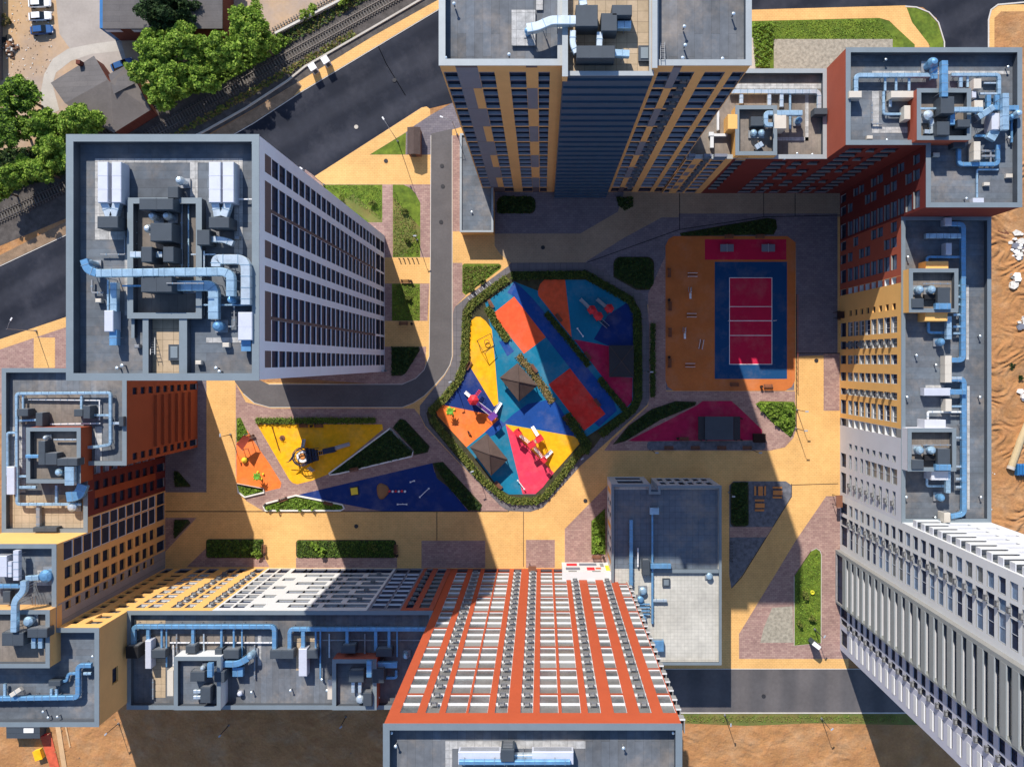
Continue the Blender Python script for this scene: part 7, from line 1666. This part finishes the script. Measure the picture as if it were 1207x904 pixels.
for x, y, r_, h, l, ms in ((927, 481, 7, 1.6, 'bright leafy shrub in the bed right of the stage, right', LEAF), (900, 481, 7, 1.5, 'bright leafy shrub in the bed right of the stage, left', LEAF), (920, 497, 8, 1.7, 'bright leafy shrub in the bed right of the stage, lower', LEAF), (912, 488, 6, 1.4, 'bright leafy shrub in the middle of the bed right of the stage', LEAF), (304, 652, 7, 1.8, 'bright shrub at the right end of the left bed, south plaza', LEAF), (290, 645, 4, 1.2, 'small shrub in the left bed, south plaza', LEAF), (381, 650, 7, 1.7, 'bright shrub in the middle bed, south plaza', LEAF), (372, 642, 6, 1.3, 'small bright shrub in the middle bed, south plaza', LEAF), (440, 645, 6, 1.2, 'shaded shrub at the right of the middle bed, south plaza', HLEAF), (708, 622, 6, 2.0, 'tallest shrub in the strip beside the nursery', LEAF), (704, 636, 5, 1.6, 'middle shrub in the strip beside the nursery', LEAF), (706, 646, 4.5, 1.4, 'lowest shrub in the strip beside the nursery', LEAF),
                           (440, 240, 4, 1.4, 'dark bush on the lawn beside the white tower', HLEAF), (478, 250, 3.5, 1.2, 'upper bush on the long lawn by the driveway', HLEAF), (481, 284, 3.5, 1.2, 'lower bush on the long lawn by the driveway', HLEAF), (482, 352, 4, 1.2, 'bush on the square lawn east of the white tower', HLEAF), (569, 330, 5, 1.2, 'bush on the small lawn right of the driveway', HLEAF), (556, 341, 4, 1.0, 'lower bush on the small lawn right of the driveway', HLEAF), (403, 232, 4, 1.0, 'yellow green bush by the white tower', ['leaf3', 'hleaf3', 'leaf1', 'hleaf1']), (948, 700, 5, 1.5, 'bush in the middle of the lawn strip, right plaza', HLEAF), (956, 728, 5, 1.3, 'bush in the lower lawn strip, right plaza', HLEAF), (942, 735, 4, 1.2, 'bush at the left of the lower lawn strip, right plaza', HLEAF)):
    shrub(x, y, r_, h, l, ms)
for x, y, l in ((318, 606, 'first'), (329, 607, 'second'), (355, 607, 'third'), (369, 606, 'fourth')): shrub(x, y - 7, 2.6, 1.5, '%s young sapling from the left in the long white kerbed bed' % l, LEAF, n=130, leaf=.16)

# ------------------------------------------------------------------ north-west corner: trees, railway, sheds, cars
G1 = 'trees beside the railway'
for x, y, zt, r_, l, ms, n in ((200, 12, 13, 33, 'dark conifer like tree beside the brick factory', DLEAF, 5200), (292, 36, 12, 30, 'bright tree at the right end of the group beside the railway', LEAF, 5000), (262, 62, 12, 26, 'bright tree second from the right beside the railway', LEAF, 4200), (219, 52, 13, 26, 'bright tree behind the dark conifer beside the railway', LEAF, 4200), (182, 58, 12, 24, 'bright tree next to the brick factory wall', LEAF, 4000), (168, 84, 11, 18, 'bright tree leaning over the grey shed', LEAF, 2800), (203, 92, 12, 27, 'bright tree in the middle of the group beside the railway', LEAF, 4400), (238, 90, 11, 22, 'bright tree on the railway side of the group', LEAF, 3400), (190, 112, 10, 19, 'lowest bright tree above the white tower', LEAF, 2800), (310, 52, 9, 16, 'small bright tree at the far right of the group beside the railway', LEAF, 2000),
                               (22, 112, 12, 25, 'topmost tree of the group at the left edge', ['leaf0', 'leaf2', 'leaf1', 'dleaf1'], 4200), (8, 152, 12, 26, 'tree at the left edge below the yard', ['leaf0', 'leaf2', 'dleaf1', 'leaf1'], 4200), (48, 150, 11, 24, 'bright tree in the middle of the left edge group', LEAF, 4000), (94, 142, 11, 25, 'bright tree between the grey shed and the white tower', LEAF, 4200), (66, 180, 11, 24, 'bright tree against the white tower corner', LEAF, 4000), (20, 205, 10, 22, 'bright tree at the lower left edge of the group', LEAF, 3600), (50, 202, 9, 16, 'small bright tree above the railway at the left', LEAF, 2200), (0, 225, 8, 14, 'lowest tree at the left edge above the railway', LEAF, 1800)):
    tree(x, y, zt, r_, l, ms, n, group=None)
for x, y, r_, h, l in ((360, 20, 9, 2.2, 'light green bush beside the yard wall, left'), (371, 14, 8, 2.0, 'light green bush beside the yard wall, middle'), (405, 0, 12, 2.4, 'light green bush beside the yard wall, right')): shrub(x, y, r_, h, l, ['leaf3', 'leaf1', 'hleaf1', 'leaf0'], n=900, leaf=.22)
shrub(10, 24, 9, 1.0, 'yellowed dry bush in the sandy yard', YLEAF, n=500)
for poly, h, l, ms, dn in (([(150, 130), (250, 108), (330, 62), (345, 48), (330, 40), (250, 70), (150, 110)], 1.6, 'undergrowth beneath the trees beside the railway', GR, 1.6), ([(-20, 236), (80, 205), (80, 170), (-20, 180)], 1.4, 'undergrowth beneath the trees at the left edge', DK, 1.6), ([(330, 60), (420, 8), (470, -20), (440, -20), (330, 40)], .6, 'weeds between the yard wall and the railway', ['hleaf2', 'yleaf1', 'dleaf1', 'hleaf0'], .5), ([(200, 168), (300, 112), (420, 42), (415, 36), (300, 102), (190, 165)], .5, 'weeds between the railway and the road', ['yleaf1', 'hleaf1', 'yleaf0', 'hleaf0'], .5)):
    cover(poly, h, l, ms, dens=dn, leaf=.3, name='undergrowth', cat='undergrowth')
def stones(poly, n, label, ms, s0=.06, s1=.2):
    mb = MB(); q = fill(poly, n)
    for i in range(n):
        x, y = gx(q[i, 0]), gy(q[i, 1]); s_ = random.uniform(s0, s1); a = random.uniform(0, 6.28)
        mb.prism([(x + s_ * cos(a + b) * random.uniform(.7, 1.2), y + s_ * sin(a + b)) for b in (0, 1.3, 2.4, 3.7, 5)], 0, s_ * .9, random.choice(ms))
    o = mb.build('loose_stones'); tag(o, label, 'stones', None, 'stuff')
stones([(1080, 250), (1230, 250), (1230, 640), (1080, 640)], 260, 'loose stones and clods on the sand beyond the east wing', ['dirt', 'verge_dirt', 'dirt', 'rubble'])
stones([(740, 855), (1080, 855), (1180, 960), (740, 960)], 200, 'loose stones and clods on the bare ground south of the road', ['dirt', 'dirt', 'verge_dirt'])
stones([(60, 760), (480, 770), (480, 960), (-40, 960), (-40, 850)], 160, 'loose stones and clods on the bare ground behind the south wing', ['dirt', 'dirt', 'verge_dirt'])
stones([(6, 0), (64, 0), (60, 90), (6, 100)], 160, 'loose stones in the sandy yard', ['yard', 'verge_dirt', 'rubble'], .06, .16)
for x, y, l in ((1192, 432, 'upper'), (1202, 446, 'lower')): shrub(x, y, 4, .8, '%s dark scrub tuft on the sand beyond the east wing' % l, DLEAF, n=160)
def railway(offs, label):
    pts = [(-60, 290), (0, 256), (77, 220), (130, 190), (188, 157 - 4), (260, 113), (341, 66), (420, 22), (470, -6), (560, -60)]
    pts = [(x + offs[0], y + offs[1]) for x, y in pts]
    t = thing('railway_track', label, 'railway track', G(*pts[4], .05), 'railway tracks')
    for s_ in (-1, 1):
        a, b = strip(pts, 8.8); q = a if s_ > 0 else b; mb = MB()
        for i in range(len(q) - 1): mb.bar(G(*q[i], .38), G(*q[i + 1], .38), .12, 'rail', .18)
        mb.build('rail', t)
    sl = MB()
    for i in range(len(pts) - 1):
        p, q = Vector(G(*pts[i], .2)), Vector(G(*pts[i + 1], .2)); L_ = (q - p).length; d = (q - p).normalized(); n = Vector((-d.y, d.x, 0))
        for k in range(int(L_ / .62)): c = p + d * (k * .62); sl.bar(c - n * 1.3, c + n * 1.3, .25, 'sleeper', .16)
    sl.build('sleepers', t, kind='stuff')
railway((0, 0), 'railway track nearer the asphalt road'); railway((-16, -26), 'railway track under the trees, farther from the road')
def gable(cs, zt, label):
    pass
t = thing('shed', 'grey brown gabled shed with two roof levels among the trees', 'shed', G(112, 108, 0))
zE, zR_ = 4.2, 6.0
def rp(x, y, z): return R(x, y, z)
mb = MB()
A_, B_, C_, D_ = rp(59.7, 98, zE), rp(110.8, 66, zE), rp(134, 104, zR_), rp(82, 131, zR_)
mb.face([A_, B_, rp(127, 94, zR_), rp(76.5, 122, zR_)], 'shed_roof'); mb.face([rp(76.5, 122, zR_), rp(127, 94, zR_), rp(130, 97, zR_), rp(150, 77.5, zE + .6), rp(178, 129.5, zE), rp(134, 157, zE)], 'shed_brown')
mb.build('main_roof', t)
mb = MB(); mb.face([rp(128, 88, zR_ - .3), rp(149, 77, zE + .3), rp(158, 99, zE + 1.0), rp(134, 111, zR_ + .05)], 'shed_roof'); mb.build('side_roof', t)
mb = MB(); w = [rp(61, 98.5, zE), rp(110, 68, zE), rp(128, 93, zE), rp(149, 79, zE), rp(176, 129, zE), rp(134, 155, zE)]; mb.prism([(p[0], p[1]) for p in w], 0, zE - .12, 'w_brick'); mb.build('wall', t)
mb = MB(); p = rp(93, 74, 5.4); mb.box(p[0] - .4, p[1] - .4, 3, p[0] + .4, p[1] + .4, 5.8, 'w_brick'); mb.build('chimney', t)
zF = 7.0; a, b = rp(121, -60, zF), rp(262, 34, zF)
t = thing('brick_factory', 'dark flat roofed brick factory at the top left, partly under a tree', 'factory', ((a[0] + b[0]) / 2, (a[1] + b[1]) / 2, 0)); mb = MB(); mb.box(a[0] + .2, b[1] + .2, 0, b[0] - .2, a[1] - .2, zF - .2, 'w_brick'); mb.build('wall', t); mb = MB(); mb.box(a[0], b[1], zF - .198, b[0], a[1], zF, 'cap', 'shed_roof'); mb.build('roof', t)
mb = MB(); mb.box(a[0] - .9, b[1] + .3, 0, a[0] + .15, a[1] - .3, zF - .6, 'tarp_blue'); mb.build('teal_side_wall', t)
for x in (133, 165): k = MB(); p = rp(x, 34.5, zF - 1.2); k.box(p[0] - 1.6, b[1] + .12, zF - 2.2, p[0] + 1.6, b[1] + .17, zF - 1.0, 'frame_white'); k.build('window', t)
p = G(-8, 45); mb = MB(); mb.prism([G(-30, -20)[:2], G(3, -20)[:2], G(3.5, 95)[:2], G(-30, 95)[:2]], 0, 3.2, 'shed_brown', 'shed_roof'); o = mb.build('long_shed'); tag(o, 'dark shed roof just inside the left edge beside the sandy yard', 'shed')
def car(x, y, rot, m, label, roofm=None):
    t = thing('parked_car', label, 'car', (0, 0, 0), 'cars parked in the yard'); Lh = 2.3
    sec = [(-2.3, .62, .35, .75), (-2.2, .82, .25, .88), (-1.4, .90, .22, .95), (0, .91, .2, .97), (1.2, .90, .22, .96), (1.95, .84, .25, .86), (2.28, .62, .35, .66)]
    mb = MB(); mb.rings([[(u, -w * .92, z0), (u, -w, (z0 + z1) / 2), (u, -w * .88, z1), (u, w * .88, z1), (u, w, (z0 + z1) / 2), (u, w * .92, z0)] for u, w, z0, z1 in sec], m); mb.build('body', t)
    g = MB(); g.rings([[(-1.95, -.74, .93), (1.05, -.76, .95), (1.05, .76, .95), (-1.95, .74, .93)], [(-1.45, -.62, 1.4), (.35, -.64, 1.42), (.35, .64, 1.42), (-1.45, .62, 1.4)]], 'car_glass'); g.build('windows', t)
    r = MB(); r.bevbox(-1.42, -.61, 1.405, .3, .61, 1.47, roofm or m, .04); r.build('roof', t)
    for u in (-1.4, 1.4):
        for s_ in (-1, 1): k = MB(); k.rings([[(u + .33 * cos(a * pi / 6), s_ * v, .33 + .33 * sin(a * pi / 6)) for a in range(12)] for v in (.72, .93)], 'tyre'); k.build('wheel', t)
    for s_ in (-1, 1): k = MB(); k.box(2.05, s_ * .62 - .14, .6, 2.27, s_ * .62 + .14, .72, 'frame_white'); k.build('headlight', t)
    t.location = G(x, y, .05); t.rotation_euler = (0, 0, radians(rot))
car(49, 5.5, 3, 'paint_white', 'white parked car nearest the top edge'); car(49.5, 21, 4, 'paint_white', 'white parked car in the middle of the three with a dark bonnet patch'); car(51.5, 37, 5, 'paint_blue', 'dark blue parked car, lowest of the three'); car(48, -9, 2, 'paint_blue', 'dark car cut off by the top edge'); car(146, 78, 20, 'paint_blue', 'dark car half hidden behind the grey shed')
t = thing('rubble_heap', 'brown rubble heap with tyres by the yard edge', 'rubble', G(13, 57, 0)); mb = MB()
for k in range(60):
    a = random.uniform(0, 6.28); r = random.uniform(0, 1.6); p = G(13, 58); x, y = p[0] + r * cos(a), p[1] + 1.3 * r * sin(a); s_ = random.uniform(.12, .35); z = max(0, .9 - r * .5)
    mb.bevbox(x - s_, y - s_ * .7, 0, x + s_, y + s_ * .7, z + s_ * .6, 'dirt_brown' if k % 3 else 'rubble', .08)
mb.build('stones', t)
for k, (x, y) in enumerate(((5, 48), (11, 45))): p = G(x, y); mb = MB(); mb.lathe(p[0], p[1], [(.3, .05), (.62, .1), (.65, .3), (.3, .36)], 'tyre', 14); o = mb.build('tyre'); tag(o, '%s dark tyre lying by the rubble heap' % ('left', 'right')[k], 'tyre', 'tyres by the rubble heap')
for k, (x, y) in enumerate(((372, 84), (387, 76))):
    t = thing('utility_cabinet', '%s white roofed cabinet on the pavement across the road' % ('left', 'right')[k], 'cabinet', G(x, y, .15), 'white cabinets on the pavement'); mb = MB(); box_at(mb, x, y, .15, 2.5, 1.25, 1.25, 32, 'unit_white'); mb.build('body', t); mb = MB(); box_at(mb, x, y, 2.502, 2.72, 1.4, 1.4, 32, 'paint_white'); mb.build('roof', t); mb = MB(); box_at(mb, x + 1.8, y + 3, .3, 2.2, .8, .06, 32, 'unit_dark'); mb.build('door', t)
t = thing('retaining_fence', 'pale low boundary wall between yard and railway', 'wall', G(350, 38, 0)); mb = MB(); mb.bar(G(326, 42, .6), G(420, -6, .6), .35, 'concrete', 1.2); mb.build('wall_panel', t); mb = MB(); mb.bar(G(326, 42, 1.24), G(420, -6, 1.24), .45, 'kerb', .07); mb.build('coping', t)

# ------------------------------------------------------------------ construction ground, right edge and lower left
def debris(x, y, n, spread, label, ms):
    t = thing('debris_pile', label, 'debris pile', G(x, y, 0)); p = G(x, y); mb = MB()
    for k in range(n):
        a = random.uniform(0, 6.28); r = random.uniform(0, 1) ** .7 * spread * PXM; s_ = random.uniform(.3, 1.1); c, q = cos(a), sin(a); z = random.uniform(0, .5)
        mb.prism([(p[0] + r * c + s_ * cos(b + a * 3), p[1] + r * q * 1.5 + s_ * .7 * sin(b + a * 3)) for b in (0.3, 1.5, 2.9, 4.1, 5.3)], z * .3, z + .35, random.choice(ms))
    mb.build('rubble', t)
debris(1199, 290, 22, 11, 'white bagged rubble pile beyond the east wing, upper', ['rubble', 'paint_white', 'w_grey', 'paint_white']); debris(1196, 332, 8, 6, 'white rubble pile beyond the east wing, second from the top', ['rubble', 'paint_white', 'w_midgrey']); debris(1205, 382, 14, 8, 'white rubble pile beyond the east wing, middle', ['rubble', 'paint_white', 'w_grey']); debris(1204, 465, 3, 5, 'small white block beyond the east wing', ['paint_white'])
t = thing('pallet', 'brown wooden pallet on the sand beyond the east wing', 'pallet', G(1181, 275, 0)); mb = MB(); c, s_ = cos(radians(-38)), sin(radians(-38)); p = G(1181, 275)
for k in range(6): o = (k - 2.5) * .28; mb.bar((p[0] - s_ * o - c * 1.1, p[1] + c * o - s_ * 1.1, .25), (p[0] - s_ * o + c * 1.1, p[1] + c * o + s_ * 1.1, .25), .2, 'rust_wood', .05)
mb.build('boards', t); mb = MB()
for e in (-1, 0, 1): mb.bar((p[0] + c * e + s_ * .75, p[1] + s_ * e - c * .75, .12), (p[0] + c * e - s_ * .75, p[1] + s_ * e + c * .75, .12), .1, 'rust_wood', .18)
mb.build('bearer', t)
t = thing('concrete_pile', 'long tan pipe lying on the sand at the right edge', 'pipe', G(1200, 525, 0)); mb = MB(); mb.tube([G(1189, 552, .75), G(1200, 520, .75), G(1217, 480, .75)], .72, 'log_tan', 14); mb.build('pipe_body', t); mb = MB(); mb.tube([G(1188.7, 552.6, .75), G(1190, 549, .75)], .8, 'concrete', 14); mb.build('pipe_collar', t)
t = thing('water_tank', 'blue plastic tank at the right edge below the tan pipe', 'tank', G(1201, 553, 0)); mb = MB(); a = G(1195, 546); b = G(1212, 559.5); mb.bevbox(a[0], b[1], .1, b[0], a[1], 1.6, 'tarp_blue', .25); mb.build('body', t); mb = MB()
for k in range(5): x = a[0] + (b[0] - a[0]) * (k + .5) / 5; mb.bar((x, b[1] - .03, 1.62), (x, a[1] + .03, 1.62), .08, 'paint_blue')
mb.build('band', t)
t = thing('site_shed', 'dark flat roofed site shed at the lower left under the yellow block', 'shed', G(27, 861, 0)); zs = 2.6; a, b = R(7.5, 852, zs), R(47, 870, zs); mb = MB(); mb.box(a[0] + .15, b[1] + .15, 0, b[0] - .15, a[1] - .15, zs - .15, 'unit_dark'); mb.build('wall', t); mb = MB()
for k in range(3): mb.box(a[0], b[1] + (a[1] - b[1]) * k / 3, zs - .148 + .03 * k, b[0], b[1] + (a[1] - b[1]) * (k + 1) / 3 - .04, zs + .03 * k, 'unit_dark')
mb.build('roof', t); mb = MB(); mb.box(b[0] - 3.2, a[1] - 1.9, zs + .07, b[0] - 1.2, a[1] - 1.0, zs + .14, 'paint_white'); mb.build('white_sheet', t)
t = thing('safety_netting', 'red orange safety netting strip beside the planks, lower left', 'netting', G(60, 885, 0)); mb = MB(); mb.face([G(47, 866, .12), G(60, 862, .15), G(72, 910, .12), G(62, 912, .1)], 'red_net'); mb.face([G(40, 868, .5), G(60, 862, .6), G(60, 863.2, .9), G(40, 869.2, .9)], 'p_red'); mb.build('net_sheet', t); mb = MB(); [mb.box(G(x, y)[0] - .06, G(x, y)[1] - .06, 0, G(x, y)[0] + .06, G(x, y)[1] + .06, 1.0, 'plank') for x, y in ((41, 868.5), (50, 866), (59.5, 863))]; mb.build('post', t)
t = thing('tool_crate', 'yellow crate on the sand beside the red netting', 'crate', G(48, 887, 0)); mb = MB(); box_at(mb, 48, 887, .05, 1.1, 1.5, 1.9, 18, 'p_yellow'); mb.build('box', t); mb = MB(); box_at(mb, 48, 887, 1.102, 1.2, 1.6, 2.0, 18, 'r_yellow'); mb.build('lid', t)
for k, (x0, x1, l) in enumerate(((68, 78, 'wide wooden plank walkway on the sand at the lower left'), (77, 83, 'narrow plank right of the walkway at the lower left'))):
    mb = MB(); mb.bar(G(x0, 852, .12), G(x1, 915 if k == 0 else 880, .12), 1.0 if k == 0 else .3, 'plank', .08); o = mb.build('plank'); tag(o, l, 'plank')
for x, y, l in ((140, 860, 'leftmost'), (270, 862, 'second'), (408, 852, 'third')):
    dup(l1, G(x, y - 8, .0), radians(45), '%s lamp pole in the shade behind the south wing' % l, 'small path lamps')
